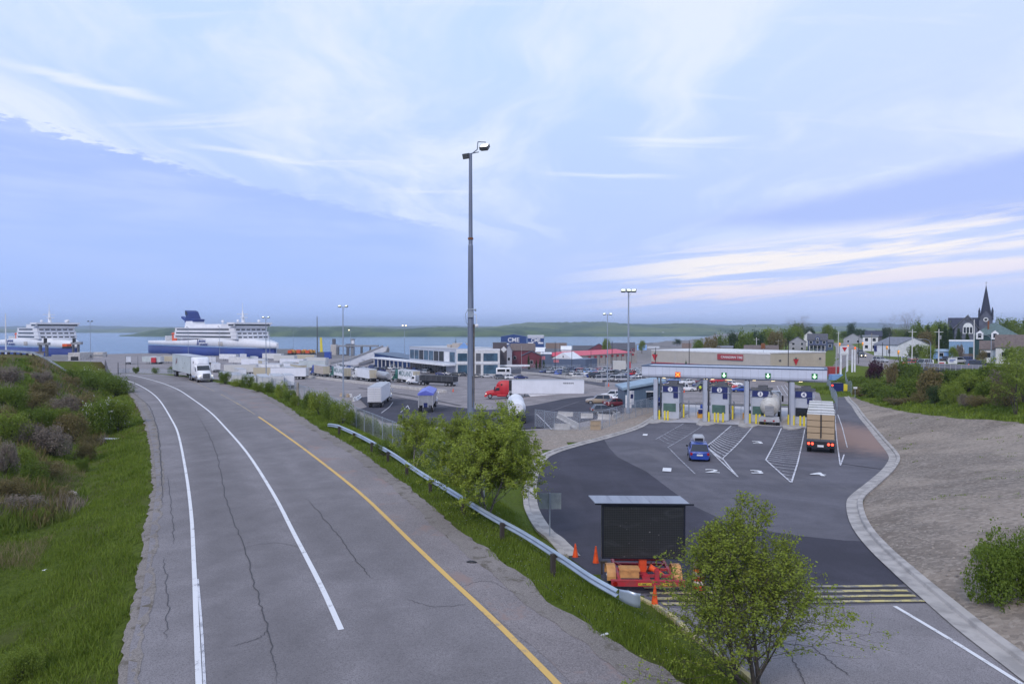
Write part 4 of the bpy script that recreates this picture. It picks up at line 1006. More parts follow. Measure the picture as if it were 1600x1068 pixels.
for i in range(2): shrub_meshes('fir%d' % i, 70 + i, 46, 3400, .045, spiky=True)
def plant(name, label, cat, p, w_, h_, key, m, rz=None, stem='stem', group=None, trunk=0):
    cr, st_ = leafmesh(key, m); t = thing(name, label, cat, p, rnd.uniform(0, 6.28) if rz is None else rz, group)
    o = obj('crown', cr, t, (0, 0, trunk)); o.scale = (w_ / 2, w_ / 2, h_ - trunk)
    if trunk:
        mb = MB(); mb.cyl((0, 0, -.2), (0, 0, trunk + h_ * .25), .03 * h_, .018 * h_, 7); 
        for a in (0, 2.1, 4.2): mb.cyl((0, 0, trunk * .8), (cos(a) * w_ * .22, sin(a) * w_ * .22, trunk + h_ * .3), .014 * h_, .006 * h_, 5)
        mb.build('trunk', 'bark', t)
    else:
        o = obj('stem', st_, t); o.scale = (w_ / 2, w_ / 2, h_)
    return t
def bush_px(px, ybase, wpx, hpx, key, m, label, name='shrub', cat='shrub', group=None, D=None):
    p = G(px, ybase) if D is None else col(px, D); k = p.y / FP
    return plant(name, label, cat, p, wpx * k, hpx * k, key, m, group=group)
lb = [(20,640,60,34,'near0','leaf_mid','dark green shrub at the left edge below the bank top'),(70,625,50,30,'near1','leaf_brown','russet shrub on the bank below the guardrail posts'),
 (78,598,30,16,'near2','leaf_lime','small round yellow green shrub alone near the bank top'),(64,600,42,18,'near0','leaf_grey','greyish bare shrub near the top left of the bank'),
 (110,604,34,16,'near1','leaf_brown','low russet shrub on the bank under the far guardrail end'),(12,690,70,44,'near2','leaf_lime','bright green shrub at the left edge halfway up the bank'),
 (60,672,60,32,'near0','leaf_mid','green shrub beside the purple twiggy thicket'),(80,712,70,46,'near1','leaf_grey','large purple grey twiggy thicket in the middle of the bank'),
 (45,700,50,38,'near2','leaf_grey','purple grey twiggy bush left of the largest thicket'),(5,745,44,50,'near0','leaf_grey','purple grey bush cut by the left picture edge'),
 (18,780,60,34,'near1','leaf_brown','brown shrub at the left edge below the purple bushes'),(45,755,60,32,'near2','leaf_mid','green shrub between brown ones low on the bank'),
 (112,690,56,42,'near0','leaf_brown','brown shrub right of the purple thicket'),(128,650,60,36,'near1','leaf_brown','reddish brown shrub behind the white flowering hawthorn'),
 (100,645,50,26,'near2','leaf_grey','grey bush in the hollow left of the hawthorns'),(150,612,70,28,'near0','leaf_mid','large bright hedge shrub near the road bend'),
 (182,618,62,30,'near1','leaf_mid','rightmost dark shrub of the hedge at the road bend'),(120,598,60,22,'near2','leaf_mid','leafy shrub at the left end of the hedge by the bend'),
 (165,606,50,22,'near1','leaf_lime','light green shrub in the middle of the hedge by the bend'),(150,682,66,54,'near2','leaf_mid','green hawthorn shrub with pale blossom above the ditch'),
 (187,672,50,46,'near0','leaf_lime','rightmost hawthorn shrub, dotted white, above the ditch'),(135,720,40,30,'near1','leaf_brown','low brown shrub beside the dumped boards'),
 (30,735,60,34,'near2','leaf_lime','fresh green bush under the left end of the thicket'),(12,600,50,26,'near1','leaf_grey','faded bush at the left edge right under the bank top'),(48,640,60,30,'near1','leaf_brown','wide russet bush in the upper middle of the bank'),
 (95,665,46,26,'near0','leaf_lime','pale green bush above the thicket'),(160,660,50,34,'near1','leaf_mid','tall green shrub between the two hawthorns'),(5,665,40,28,'near2','leaf_brown','brown bush cut by the left picture edge higher up'),
 (75,745,70,22,'near0','leaf_brown','flat brown bush below the purple thicket'),(35,800,70,26,'near1','leaf_grey','dry grey brush at the lower left of the bank'),(90,780,50,18,'near2','leaf_brown','small brown brush above the grass ditch'),
 (30,1062,70,50,'near2','leaf_lime','bright leafy sapling at the bottom left corner'),(128,738,26,22,'near0','leaf_mid','small green shrub left of the dumped boards'),(60,810,40,16,'near1','leaf_lime','tiny green bush lowest on the bank')]
for i, (px, yb, wp, hp, k, m, lab) in enumerate(lb): bush_px(px, yb, wp, hp, k, m, lab)
for i, (px, yb, wp, hp) in enumerate(((152, 681, 62, 52), (186, 671, 48, 44), (146, 585, 46, 22))):
    p = G(px, yb) if i < 2 else G(px, 596); k = p.y / FP
    rs = np.random.RandomState(90 + i); nq = (480, 300, 260)[i]; t = thing('hawthorn_shrub', ('hawthorn covered in white blossom above the ditch, larger of the pair', 'hawthorn with sparse white blossom, nearer the road', 'white flowering shrub at the bank top near the bend')[i], 'shrub', p)
    key = 'near%d' % i; q = SHR[key][0].reshape(-1, 4, 3); sel_ = q[rs.choice(len(q), nq, replace=False)]
    ctr = sel_.mean(1, keepdims=True); sel_ = ctr * np.array([1.04, 1.04, 1.03]) + (sel_ - ctr) * 1.3
    o = obj('blossom', tri_mesh('blossom', sel_, 'blossom', 4), t); o.scale = (wp * k / 2, wp * k / 2, hp * k)
    q2 = q[rs.choice(len(q), 3600, replace=False)]
    o = obj('crown', tri_mesh('crown', q2, 'leaf_lime', 4), t); o.scale = (wp * k / 2, wp * k / 2, hp * k)
    o = obj('stem', leafmesh(key, 'leaf_mid')[1], t); o.scale = (wp * k / 2, wp * k / 2, hp * k)
fs = [(352,600,24,18),(372,604,26,12),(388,606,24,20),(404,612,26,14),(420,614,24,18),(440,622,24,24),(452,628,26,18),(462,634,22,18),(484,640,30,26),(500,648,40,34),(516,655,36,32),(534,662,40,34),(552,668,34,24),(570,676,38,26),(588,684,40,26),(606,694,36,28),(622,700,34,32),(560,690,34,12),(600,712,40,22),(640,716,36,30),(664,722,36,32)]
ORD = ['first', 'second', 'third', 'fourth', 'fifth', 'sixth', 'seventh', 'eighth', 'ninth', 'tenth', 'eleventh', 'twelfth', 'eighth last', 'seventh last', 'sixth last', 'fifth last', 'fourth last', 'third last', 'second last', 'last', 'very last']
kk = ['leaf_mid', 'leaf_lime', 'leaf_mid', 'leaf_birch']
for i, (px, yb, wp, hp) in enumerate(fs):
    bush_px(px, yb, wp, hp, 'near%d' % (i % 3), kk[(i * 7) % 4], '%s shrub, %s from the left along the yard fence' % (('fresh green', 'yellow green')[(i * 7) % 4 in (1, 3)], ORD[i]), group='shrubs along the yard fence')
for i, (px, yb, wp, hp) in enumerate(((212, 583, 14, 9), (243, 583, 14, 9), (268, 583, 14, 10))):
    bush_px(px, yb, wp, hp, 'near%d' % i, 'leaf_mid', ('small shrub at the gate end of the far fence', 'small shrub in the middle of the far fence', 'small shrub by the far fence left of the white semi')[i], group='shrubs at the far fence')
bush_px(1560, 945, 110, 110, 'near1', 'leaf_mid', 'big leafy green bush on the gravel slope at the right edge')
bush_px(1600, 935, 90, 95, 'near2', 'leaf_mid', 'green bush cut by the right picture edge on the gravel slope')
bush_px(1545, 880, 50, 26, 'near0', 'leaf_mid', 'low leafy tuft above the big bush on the gravel slope')

def grass(name, n, region, seed, m, hts, wds, test, ymax=130, clump=.22, per=6):
    rs = np.random.RandomState(seed); pts = []
    x0, x1, y0, y1 = region
    tot = 0; out_ = []
    while tot < n:
        k = 60000; u = rs.uniform(0, 1, k); yy = y0 * (y1 / y0) ** u; xx = rs.uniform(x0, x1, k)
        ok = test(xx, yy); q = np.stack([xx[ok], yy[ok]], 1); out_.append(q); tot += len(q)
        if len(out_) > 60: break
    P = np.concatenate(out_)[:n]; n = len(P); P = np.repeat(P, per, 0) + rs.normal(size=(n * per, 2)) * clump; N_ = len(P)
    ok = test(P[:, 0], P[:, 1]); P = P[ok]; N_ = len(P); zb = H(P[:, 0], P[:, 1])
    hh_ = rs.uniform(*hts, N_) * (1 + .3 * np.sin(P[:, 0] * .9) * np.sin(P[:, 1] * .7)); a = rs.uniform(0, 2 * pi, N_); ln = rs.normal(size=(N_, 2)) * .35 * hh_[:, None]
    wd = rs.uniform(*wds, N_) * (1 + np.clip(P[:, 1] - 25, 0, 80) * .03); c, s = np.cos(a) * wd, np.sin(a) * wd
    V = np.stack([np.stack([P[:, 0] - c, P[:, 1] - s, zb - .02], 1), np.stack([P[:, 0] + c, P[:, 1] + s, zb - .02], 1), np.stack([P[:, 0] + ln[:, 0], P[:, 1] + ln[:, 1], zb + hh_], 1)], 1)
    return tag(obj(name, tri_mesh(name, V, m, 3)), kind='stuff')
def t_left(x, y):
    lx = np.interp(y, LEy, LEx); d = lx - x
    edge_ = .15 + .5 * (np.sin(x * 2.1 + y) * np.sin(y * 1.7) + 1) * .5
    return (d > edge_) & (x > -.80 * y - 2) & (y < 127)
REy = np.array([p[1] for p in REw[:-2]]); REx = np.array([p[0] for p in REw[:-2]])
def t_verge(x, y):
    rx = np.interp(y, REy, REx); d = x - rx; dL = poly_sd(x, y, LOWQ)
    edge_ = .1 + .55 * (np.sin(x * 2.3 + y * 1.1) * np.sin(y * 1.9) + 1) * .5
    bare = poly_sd(x, y, BARE)
    return (d > edge_) & (dL > .15) & (d < 7) & (bare > .3)
BARE = lk2[9:] + L_([(1060,626),(1020,628),(1000,634),(975,646),(940,662),(905,668),(868,672),(850,671),(822,676),(815,700),(812,730),(815,770)])
grass('grass', 15000, (-60, -6, 14, 122), 1, 'blade_green', (.08, .26), (.012, .022), t_left)
grass('dry_grass', 5200, (-60, -6, 14, 110), 2, 'blade_dry', (.14, .40), (.007, .012), lambda x, y: t_left(x, y) & (np.sin(x * .35 + 1) * np.sin(y * .23) > -.1) & (x < np.interp(y, LEy, LEx) - 4.5))
grass('verge_grass', 13000, (-52, 12, 13, 112), 3, 'blade_green', (.07, .24), (.010, .020), t_verge)
grass('yellow_grass', 5000, (-60, 12, 13, 112), 4, 'blade_yellow', (.05, .16), (.010, .018), lambda x, y: t_verge(x, y) | t_left(x, y))
nz = lambda x, y, k, p: np.sin(x * k + p) * np.sin(y * k * .8 + 2 * p) + .5 * np.sin(x * k * 2.7 + y * k * 1.9 + p)
def t_right(x, y):
    return (poly_sd(x, y, RKP) < -1) & (poly_sd(x, y, GRV) > .2) & (x < .80 * y) & (y < 165) & (y > 55)
grass('scrub', 4000, (30, 130, 80, 165), 25, 'leaf_mid', (.3, 1.0), (.04, .08), lambda x, y: t_right(x, y) & (poly_sd(x, y, GRV) > 11) & (nz(x, y, .2, 2) > .2), clump=.6, per=8)
grass('weeds', 260, (22, 60, 20, 90), 31, 'blade_green', (.06, .2), (.015, .03), lambda x, y: (poly_sd(x, y, GRV) < -.3) & (nz(x, y, .5, 4) > .6), clump=.15, per=14)
grass('meadow_grass', 7000, (30, 120, 55, 165), 6, 'blade_green', (.15, .40), (.03, .06), t_right, clump=.4)
scr = lambda x, y: t_left(x, y) & (x < np.interp(y, LEy, LEx) - 5.5 - 2 * np.sin(y * .3)) & (y > 22)
grass('scrub', 2600, (-80, -16, 22, 124), 21, 'leaf_brown', (.25, .75), (.022, .045), lambda x, y: scr(x, y) & (nz(x, y, .45, 1) > .1), clump=.35, per=8)
grass('scrub', 3000, (-80, -16, 22, 124), 22, 'leaf_mid', (.22, .65), (.025, .05), lambda x, y: scr(x, y) & (nz(x, y, .4, 3) > 0), clump=.35, per=8)
grass('scrub', 1500, (-80, -16, 22, 124), 23, 'leaf_grey', (.3, .8), (.012, .025), lambda x, y: scr(x, y) & (nz(x, y, .5, 5) > .35), clump=.35, per=8)
grass('scrub', 1600, (-80, -16, 22, 124), 24, 'blade_yellow', (.25, .6), (.02, .035), lambda x, y: scr(x, y) & (nz(x, y, .5, 7) > .2), clump=.4, per=8)
rs = np.random.RandomState(8); mb = MB(); RN = np.array(RKw)
for k in range(900):
    y_ = 20 * (95 / 20) ** rs.uniform(); o_ = np.argsort(RN[:, 1]); x_ = float(np.interp(y_, RN[o_, 1], RN[o_, 0])) + .5 + rs.gamma(1.2, 3.5)
    if poly_sd(np.array([x_]), np.array([y_]), GRV)[0] > -.2: continue
    z_ = h(x_, y_) + .05; r = rs.uniform(.03, .10); a = rs.uniform(0, 3)
    mb.add([(x_ + r*cos(a + i*1.57)*rs.uniform(.7, 1.3), y_ + r*sin(a + i*1.57)*rs.uniform(.7, 1.3), z_) for i in range(4)] + [(x_ + r*.2, y_, z_ + r*.8)], [(0,1,4), (1,2,4), (2,3,4), (3,0,4)])
tag(mb.build('stones', 'stone'), kind='stuff')
rs = np.random.RandomState(5); mb = MB()
for k in range(5000):
    y_ = rs.uniform(16, 48); x_ = np.interp(y_, REy, REx) + rs.uniform(.4, 4)
    if not t_verge(np.array([x_]), np.array([y_]))[0] or len(mb.f) > 900: continue
    z_ = h(x_, y_); s = .016; mb.add([(x_-s, y_, z_+.2), (x_, y_-s, z_+.2+s), (x_+s, y_, z_+.2), (x_, y_+s, z_+.2-s)], [(0, 1, 2, 3)])
tag(mb.build('dandelions', 'blossom'), kind='stuff')
def scrap(px, py, label, name, mb, m, cat): 
    p = G(px, py); o = mb.build(name, m); o.location = (p.x, p.y, p.z + .03); o.rotation_euler = (0, 0, rnd.uniform(-.3, .3)); tag(o, label, cat); return o
mb = MB(); mb.prism([(-.9, -.25), (.8, -.32), (.9, .2), (-.75, .3)], 2, .10, .16); scrap(171, 688, 'dumped grey board lying at the ditch below the hawthorn', 'board', mb, 'offwhite', 'board')
mb = MB(); mb.prism([(-.5, -.2), (.55, -.15), (.5, .18), (-.4, .22)], 2, .02, .07); scrap(163, 692, 'small tan board lying half under the grey one', 'board', mb, 'tan', 'board')
mb = MB(); mb.loft([[(cos(a) * r * (1 + .2 * sin(3 * a)), sin(a) * r * .7, z_) for a in [2*pi*i/9 for i in range(9)]] for r, z_ in ((.1, 0), (.34, .05), (.30, .2), (.12, .3))]); scrap(111, 775, 'crumpled beige bag in the grass of the left bank', 'bag', mb, 'beige', 'bag')
mb = MB(); mb.prism([(-.25, -.1), (.3, -.05), (.2, .12), (-.2, .1)], 2, .02, .05); scrap(77, 893, 'flattened white paper in the lower left grass', 'paper', mb, 'white', 'litter')
mb = MB(); mb.prism([(-.12, -.06), (.15, -.04), (.1, .07)], 2, .02, .04); scrap(944, 993, 'white scrap of paper where the shoulder meets the grass', 'paper', mb, 'white', 'litter')
mb = MB(); mb.loft([[(cos(a) * r, sin(a) * r * .5, z_) for a in [2*pi*i/8 for i in range(8)]] for r, z_ in ((.10, 0), (.22, .02), (.12, .06))]); o = scrap(737, 879.5, 'dark scrap of tyre rubber on the right shoulder', 'tyre_scrap', mb, 'black', 'litter')
CX0, CX1 = (1003-800)/FP*99.5, (1293-800)/FP*89.5     # canopy ends
ang_c = atan2(89.5 - 99.5, CX1 - CX0); LA = R(-24)
def canopy():
    zt = (hgt(1003, 572.5, 99.5) + hgt(1293, 576, 89.5)) / 2; zb = (hgt(1003, 590.5, 99.5) + hgt(1293, 596.5, 89.5)) / 2
    L = hypot(CX1 - CX0, 10)
    t = thing('toll_canopy', 'long silver canopy spanning the four toll lanes', 'canopy', (CX0, 99.5, 0), ang_c)
    hh_ = zt - zb; mb = MB(); r = .5
    prof = [(0, zb + r), (.1, zb + r*.45), (r, zb), (6.2 - r, zb), (6.1, zb + r*.45), (6.2, zb + r), (6.2, zt - .06), (0, zt - .06)]
    mb.prism(prof, 0, 0, L); mb.build('fascia', 'canopy_panel', t)
    mb = MB(); mb.box(-.06, L + .06, -.07, .35, zt - .06, zt + .07); mb.box(-.06, L + .06, 5.9, 6.27, zt - .06, zt + .07); mb.box(-.06, .3, .35, 5.9, zt - .06, zt + .07); mb.box(L - .3, L + .06, .35, 5.9, zt - .06, zt + .07); mb.build('roof_edge', 'steelblue', t)
    for k, (px, col_) in enumerate(((1062.5, 'x'), (1136.5, 'a'), (1204.5, 'a'), (1274.5, 'a'))):
        f = ((px - 1003) / 290); u = f * L * (1 + .04 * (1 - f)); zc = hgt(px, 584 + 4.0 * f, 99.5 - 10 * f)
        m_ = MB(); m_.box(u - .36, u + .36, -.05, -.002, zc - .36, zc + .36); q = m_.build('lane_signal', 'green_dark' if col_ == 'a' else 'red_dark', t)
        m_ = MB()
        if col_ == 'a':
            m_.box(u - .09, u + .09, -.075, -.052, zc - .05, zc + .30); m_.prism([(u - .28, zc + .0), (u, zc - .30), (u + .28, zc + .0)], 1, -.074, -.053)
            m_.build('arrow', 'lamp_green', q)
        else:
            for s in (1, -1): m_.prism([(u - s*.26 - .07, zc - .26), (u - s*.26 + .07, zc - .26), (u + s*.26 + .07, zc + .26), (u + s*.26 - .07, zc + .26)], 1, -.076 - .002 * s, -.054)
            m_.build('cross', 'lamp_orange', q)
    for px in (1038, 1108, 1119, 1142, 1147, 1185, 1214, 1255):
        f = (px - 1003) / 290; u = f * L; m_ = MB(); m_.box(u - .22, u + .22, 1.2, 1.5, zb - .07, zb - .01); m_.build('downlight', 'lamp_warm', t)
    return t, zb
M['green_dark'] = mat('signal_green_housing', (.02, .12, .05), .5, emit=(.05, .5, .15), estr=.05)
M['red_dark'] = mat('signal_red_housing', (.35, .05, .02), .5, emit=(1, .12, .02), estr=.35)
can, ZB = canopy()
WN = ['', 'one', 'two', 'three', 'four']
M['bollard'] = M['yellow']
for k, (px, pc, wb) in enumerate(((1045, 1024.5, 1), (1121, 1102, 2), (1184, 1167, 3), (1251, 1238, 4))):
    D = 98.5 - 8.5 * (px - 1003) / 290; p = col(px, D); z0 = p.z; LR = Matrix.Rotation(LA, 4, 'Z')
    s = MB(); s.T = Matrix.Translation(p) @ LR; s.prism([(-1.9, -6.0), (-1.2, -7.2), (-.2, -6.4), (1.5, -1.5), (1.6, 8), (.6, 9.5), (-1.0, 9), (-2.2, 0)], 2, -.05, .16)
    tag(s.build('toll_island', 'kerb'), 'raised concrete island under toll booth %s' % WN[wb], 'traffic island', 'toll islands')
    t = thing('toll_booth', 'grey toll booth number %s with dark blue sign, %s' % (WN[wb], ('leftmost under the canopy', 'second from the left', 'left of the tanker truck', 'beside the lumber truck')[k]), 'toll booth', (p.x, D - 1.0, z0 + .15), LA, 'toll booths')
    top = hgt(px, (601, 602, 608, 609)[k], D) - z0 - .15
    b = MB(); b.box(-1.15, 1.25, 0, 3.4, 0, top - .95); b.box(-1.3, 1.38, -.12, 3.55, top - .95, top - .85); b.box(-1.15, 1.25, 0, 3.4, top - .85, top - .05); b.build('wall', 'metal', t)
    b = MB(); b.box(-1.35, 1.45, -.15, 3.6, top - .05, top + .06); b.box(-.3, .9, .6, 1.8, top + .06, top + .55); b.build('roof', 'dgrey', t)
    b = MB(); b.box(-.95, .8, -.05, -.002, .95, 2.1); q = b.build('window', 'glass_green' if k < 3 else 'glass', t)
    b = MB(); b.box(1.252, 1.30, .4, 1.6, .95, 2.1); b.build('window', 'glass', t)
    b = MB(); b.box(-1.0, 1.1, -.17, -.125, top - .90, top - .12); q = b.build('sign', 'navy', t)
    cb_ = MB(); cb_.cyl((.05, -.18, top - .52), (.05, -.20, top - .52), .34, None, 16); cb_.build('disc', 'white', q)
    text_mb(str(wb), .62, 'navy', 'number', q, (.05, -.215, top - .52), (pi/2, 0, 0), .008, 1, .01)
    b = MB(); b.box(.45, 1.1, -.06, -.003, top - 1.75, top - 1.0); b.build('sign', 'navy', t)
    b = MB(); b.box(1.5, 1.7, 1.6, 1.8, 0, 1.5); b.cyl((1.6, 1.6, 1.5), (1.6, 1.6, 1.9), .16, .12, 8); b.build('card_reader', 'yellow', t)
    x = (pc - 800) / FP * (D - 2.2) - p.x
    cth = thing('canopy_column', 'silver column carrying the canopy left of toll booth %s' % WN[wb], 'column', (p.x + x, D - 2.2, z0), 0, 'canopy columns')
    m_ = MB(); m_.box(-.24, .24, -.24, .24, 0, ZB - z0 + .1); m_.build('shaft', 'metal', cth); m_ = MB(); m_.box(.9, 1.1, 3.2, 3.4, .1, ZB - z0 + .1); m_.box(1.35, 1.55, 3.2, 3.4, .1, ZB - z0 + .1); m_.build('rear_strut', 'dgrey', cth)
    n_ = 0
    for (bx_, by_) in ((-1.35, -1.9), (-.7, -2.3), (.1, -2.5), (.55, -2.6), (1.15, -2.2))[:(4 if k in (0, 3) else 5)]:
        tb = thing('bollard', '%s yellow bollard in front of toll booth %s' % (('leftmost', 'second', 'third', 'fourth', 'rightmost')[n_], WN[wb]), 'bollard', tuple(p + LR @ Vector((bx_, by_ - .6, .14))), 0, 'yellow bollards'); n_ += 1
        m_ = MB(); m_.cyl((0, 0, 0), (0, 0, 1.25), .13, None, 10); m_.ball((0, 0, 1.25), .13, 0, 4, .5); m_.build('post', 'yellow', tb)
    cpx, cy = ((1028, 668), (1096, 653), (1167, 655), (1241, 659))[k]
    q = G(cpx, cy) if k else G(1030, 640)
    t = thing('crash_barrel', '%s with a blue notice board before toll booth %s' % ('small stand' if k == 0 else 'yellow barrels', WN[wb]), 'crash barrel', q, 0, 'crash barrels before the booths')
    if k:
        m_ = MB(); m_.cyl((-.05, 0, 0), (-.05, 0, .9), .52, .56, 14); m_.build('barrel', 'amber', t); m_ = MB(); m_.cyl((.75, 1.0, 0), (.75, 1.0, .95), .48, .5, 12); m_.build('barrel', 'amber', t)
    else:
        m_ = MB(); m_.cyl((0, 0, 0), (0, 0, 1), .05, None, 6); m_.build('leg', 'galv', t)
    m_ = MB(); m_.box(-.62, .58, -.60, -.54, .72, 1.32); m_.build('notice', 'navy', t); m_ = MB(); m_.box(-.62, .58, -.61, -.53, 1.32, 1.40); m_.build('notice_edge', 'white', t)
    m_ = MB(); m_.ball((0, -.2, 1.72), .26, 0, 5, 1.3); m_.cyl((0, -.2, 1.3), (0, -.2, 1.6), .3, .2, 8); m_.build('beacon', 'blue', t)
    for j, dx in enumerate((-1.7, 2.3)):
        if k == 0 and j == 0: continue
        pp = (q.x + dx, q.y + .4); zz_ = h(*pp)
        g = thing('gauge_post', '%s grey gate post with hinged bar before toll booth %s' % (('left', 'right')[j], WN[wb]), 'gate post', (*pp, zz_), 0, 'gate posts before the booths')
        m_ = MB(); m_.cyl((0, 0, 0), (0, 0, 2.5), .09, None, 8); m_.build('post', 'galv', g); m_ = MB(); 
        if j == 0: m_.cyl((0, 0, 2.1), (3.9, 0, 2.1), .035, None, 5); m_.cyl((1.0, 0, 0.2), (1.0, 0, 2.1), .03, None, 5)
        m_.cyl((0, 0, .03), (0, 0, .06), .2, None, 8); m_.build('bar', 'galv', g)
def office():
    D = 111; p = col(978, D); t = thing('office', 'low blue clad office with a sloping roof left of the toll canopy', 'building', (p.x, D, p.z))
    k = D / FP; x1 = 58 * k; x0 = -2 * k; zl = hgt(978, 606, D) - p.z; zr = hgt(1036, 594, D) - p.z
    m_ = MB(); m_.prism([(x0, -.3), (x1, -.3), (x1, zr - .3), (x0, zl - .3)], 1, 0, 7); m_.build('wall', 'office_blue', t)
    m_ = MB(); m_.prism([(x0 - .4, zl - .33), (x1 + .4, zr - .27), (x1 + .4, zr + .1), (x0 - .4, zl + .05)], 1, -.5, 7.5); m_.build('roof', 'lroof', t)
    m_ = MB(); m_.box(x1 * .56, x1 * .80, -.06, -.002, 1.4, 2.6); q = m_.build('window', 'glass', t); m_ = MB(); m_.box(x1*.56 - .12, x1*.80 + .12, -.1, -.065, 2.6, 2.78); m_.build('lintel', 'white', q)
    m_ = MB(); m_.box(x0 + .15, x0 + 1.2, -.05, -.002, .0, 2.1); m_.build('door', 'white', t)
M['lroof'] = mat('pale_blue_roof', (.26, .36, .45), .5, c2=(.20, .28, .36), scale=.5)
office()
def post_sign(px, yb, yt, wpx, hpx, label, m='white', m2='navy', name='notice_sign', cat='sign'):
    p = G(px, yb); k = p.y / FP; zt = hgt(px, yt, p.y) - p.z; t = thing(name, label, cat, p)
    q = MB(); q.cyl((0, 0, -.1), (0, 0, zt), .05, None, 6); q.build('post', 'galv', t)
    q = MB(); q.box(-wpx * k / 2, wpx * k / 2, -.1, -.06, zt - hpx * k, zt); o = q.build('sign_plate', m, t)
    q = MB(); q.box(-wpx * k * .3, wpx * k * .3, -.12, -.101, zt - hpx * k * .55, zt - hpx * k * .25); q.build('symbol', m2, o)
    return t
post_sign(987, 643, 610, 7, 22, 'tall white information panel beside the blue office')
post_sign(1336, 624, 604, 6, 3, 'small white sign on a post at the end of the gravel slope', 'white', 'white')
def box_thing(name, label, cat, px, yb, wpx, yt, depth, m, D=None, extra=None, kind=None):
    p = G(px, yb) if D is None else col(px, D); k = p.y / FP; zt = hgt(px, yt, p.y) - p.z; t = thing(name, label, cat, p)
    q = MB(); q.box(-wpx * k / 2, wpx * k / 2, 0, depth, -.3, zt); q.build('body', m, t)
    if extra: extra(t, wpx * k, depth, zt)
    return t
def skip_x(t, w_, d, z_):
    q = MB(); q.box(w_/2 + .1, w_/2 + 1.0, .3, 1.4, .2, z_ - .2); q.build('hopper', 'yellow', t); q = MB(); q.box(-w_/2 - .08, w_/2 + .08, -.08, d + .05, z_, z_ + .12); q.build('lid', 'black', t)
box_thing('equipment_cabinet', 'dark blue cabinet with a yellow hopper behind the bypass lane gate', 'cabinet', 1311, 612, 14, 599, 2.0, 'navy', None, skip_x)
def signal_post(px, yb, yt, lm, label, two=False):
    p = G(px, yb); zt = hgt(px, yt, p.y) - p.z; t = thing('signal_lamp', label, 'signal lamp', p, 0, 'lane signals')
    q = MB(); q.cyl((0, 0, 0), (0, 0, zt), .06, None, 6); q.build('post', 'galv', t); q = MB(); q.box(-.18, .18, -.16, .1, zt - .1, zt + .65); hd = q.build('head', 'dgrey', t)
    q = MB(); q.cyl((0, -.165, zt + .3), (0, -.18, zt + .3), .17, None, 10); q.build('lamp', lm, hd)
signal_post(1300, 622, 604, 'lamp_red', 'red signal lamp on a post at the bypass fence end')
signal_post(1261, 636, 613, 'lamp_cool', 'pale lit signal on a post right of toll booth four')
signal_post(1196, 622, 611, 'lamp_orange', 'orange lit signal between the third and fourth lanes')
signal_post(1034, 612, 602, 'lamp_orange', 'orange lit signal behind the blue office')

def linkm(name, c, dens, pitch=.10):
    m = bpy.data.materials.new(name); m.use_nodes = True; n = NT(m.node_tree); b = m.node_tree.nodes['Principled BSDF']; b.inputs['Base Color'].default_value = (*c, 1)
    b.inputs['Roughness'].default_value = .5; b.inputs['Metallic'].default_value = .3
    t = n.node('ShaderNodeTexCoord').outputs['UV']; u, v, _ = n.sep(t)
    a = n.m('FRACT', n.m('DIVIDE', n.m('ADD', u, v), pitch)); c_ = n.m('FRACT', n.m('DIVIDE', n.m('ADD', n.m('SUBTRACT', u, v), 500.0), pitch))
    n.l.new(n.m('MAXIMUM', n.m('LESS_THAN', a, dens), n.m('LESS_THAN', c_, dens)), b.inputs['Alpha']); M[name] = m
linkm('chain_link', (.50, .54, .60), .13)
linkm('chain_link_dense', (.45, .50, .56), .18)
def fence(label, pts, ht=2.0, gap=3.0, mesh_='chain_link', world=False, rail=True, m='galv', mid=False, r=.035):
    P = [Vector((*(G(*p).xy if not world else p[:2]),)) for p in pts]; t = thing('chain_link_fence', label, 'fence', (P[0].x, P[0].y, h(P[0].x, P[0].y)))
    o = Vector(t.location); pos = [P[0]]
    for a, b in zip(P[:-1], P[1:]):
        L = (b - a).length; k = max(1, round(L / gap)); pos += [a.lerp(b, (i + 1) / k) for i in range(k)]
    Z_ = [h(p.x, p.y) for p in pos]
    for i, (p, z_) in enumerate(zip(pos, Z_)):
        if i < 95: q = MB(); q.cyl((p.x - o.x, p.y - o.y, z_ - o.z - .2), (p.x - o.x, p.y - o.y, z_ - o.z + ht + .05), r, None, 6); q.build('post', m, t)
    q = MB(); 
    for i in range(len(pos) - 1):
        a = (pos[i].x - o.x, pos[i].y - o.y, Z_[i] - o.z + ht); b = (pos[i+1].x - o.x, pos[i+1].y - o.y, Z_[i+1] - o.z + ht); q.cyl(a, b, r * .7, None, 5)
        if mid: q.cyl((a[0], a[1], a[2] - ht * .5), (b[0], b[1], b[2] - ht * .5), r * .6, None, 4)
    q.build('top_rail', m, t)
    if mesh_:
        vs = []; uv = []; L = 0; fs_ = []
        for i, (p, z_) in enumerate(zip(pos, Z_)):
            if i: L += (p - pos[i-1]).length
            vs += [(p.x - o.x, p.y - o.y, z_ - o.z + .03), (p.x - o.x, p.y - o.y, z_ - o.z + ht - .02)]; uv += [(L, 0), (L, ht)]
        me = bpy.data.meshes.new('mesh'); me.from_pydata(vs, [], [(2*i, 2*i+2, 2*i+3, 2*i+1) for i in range(len(pos) - 1)]); ul = me.uv_layers.new(name='UVMap')
        for l in me.loops: ul.data[l.index].uv = uv[l.vertex_index]
        me.materials.append(M[mesh_]); obj('wire_mesh', me, t)
    return t
def offs(pts, d):
    """points moved d metres to the right of the high road edge"""
    P = [Vector(onz(*p, ROADZ)) for p in pts]; out_ = []
    for i, p in enumerate(P):
        t_ = (P[min(i+1, len(P)-1)] - P[max(i-1, 0)]).normalized(); s = Vector((t_.y, -t_.x)); out_.append(p + s * d)
    return out_
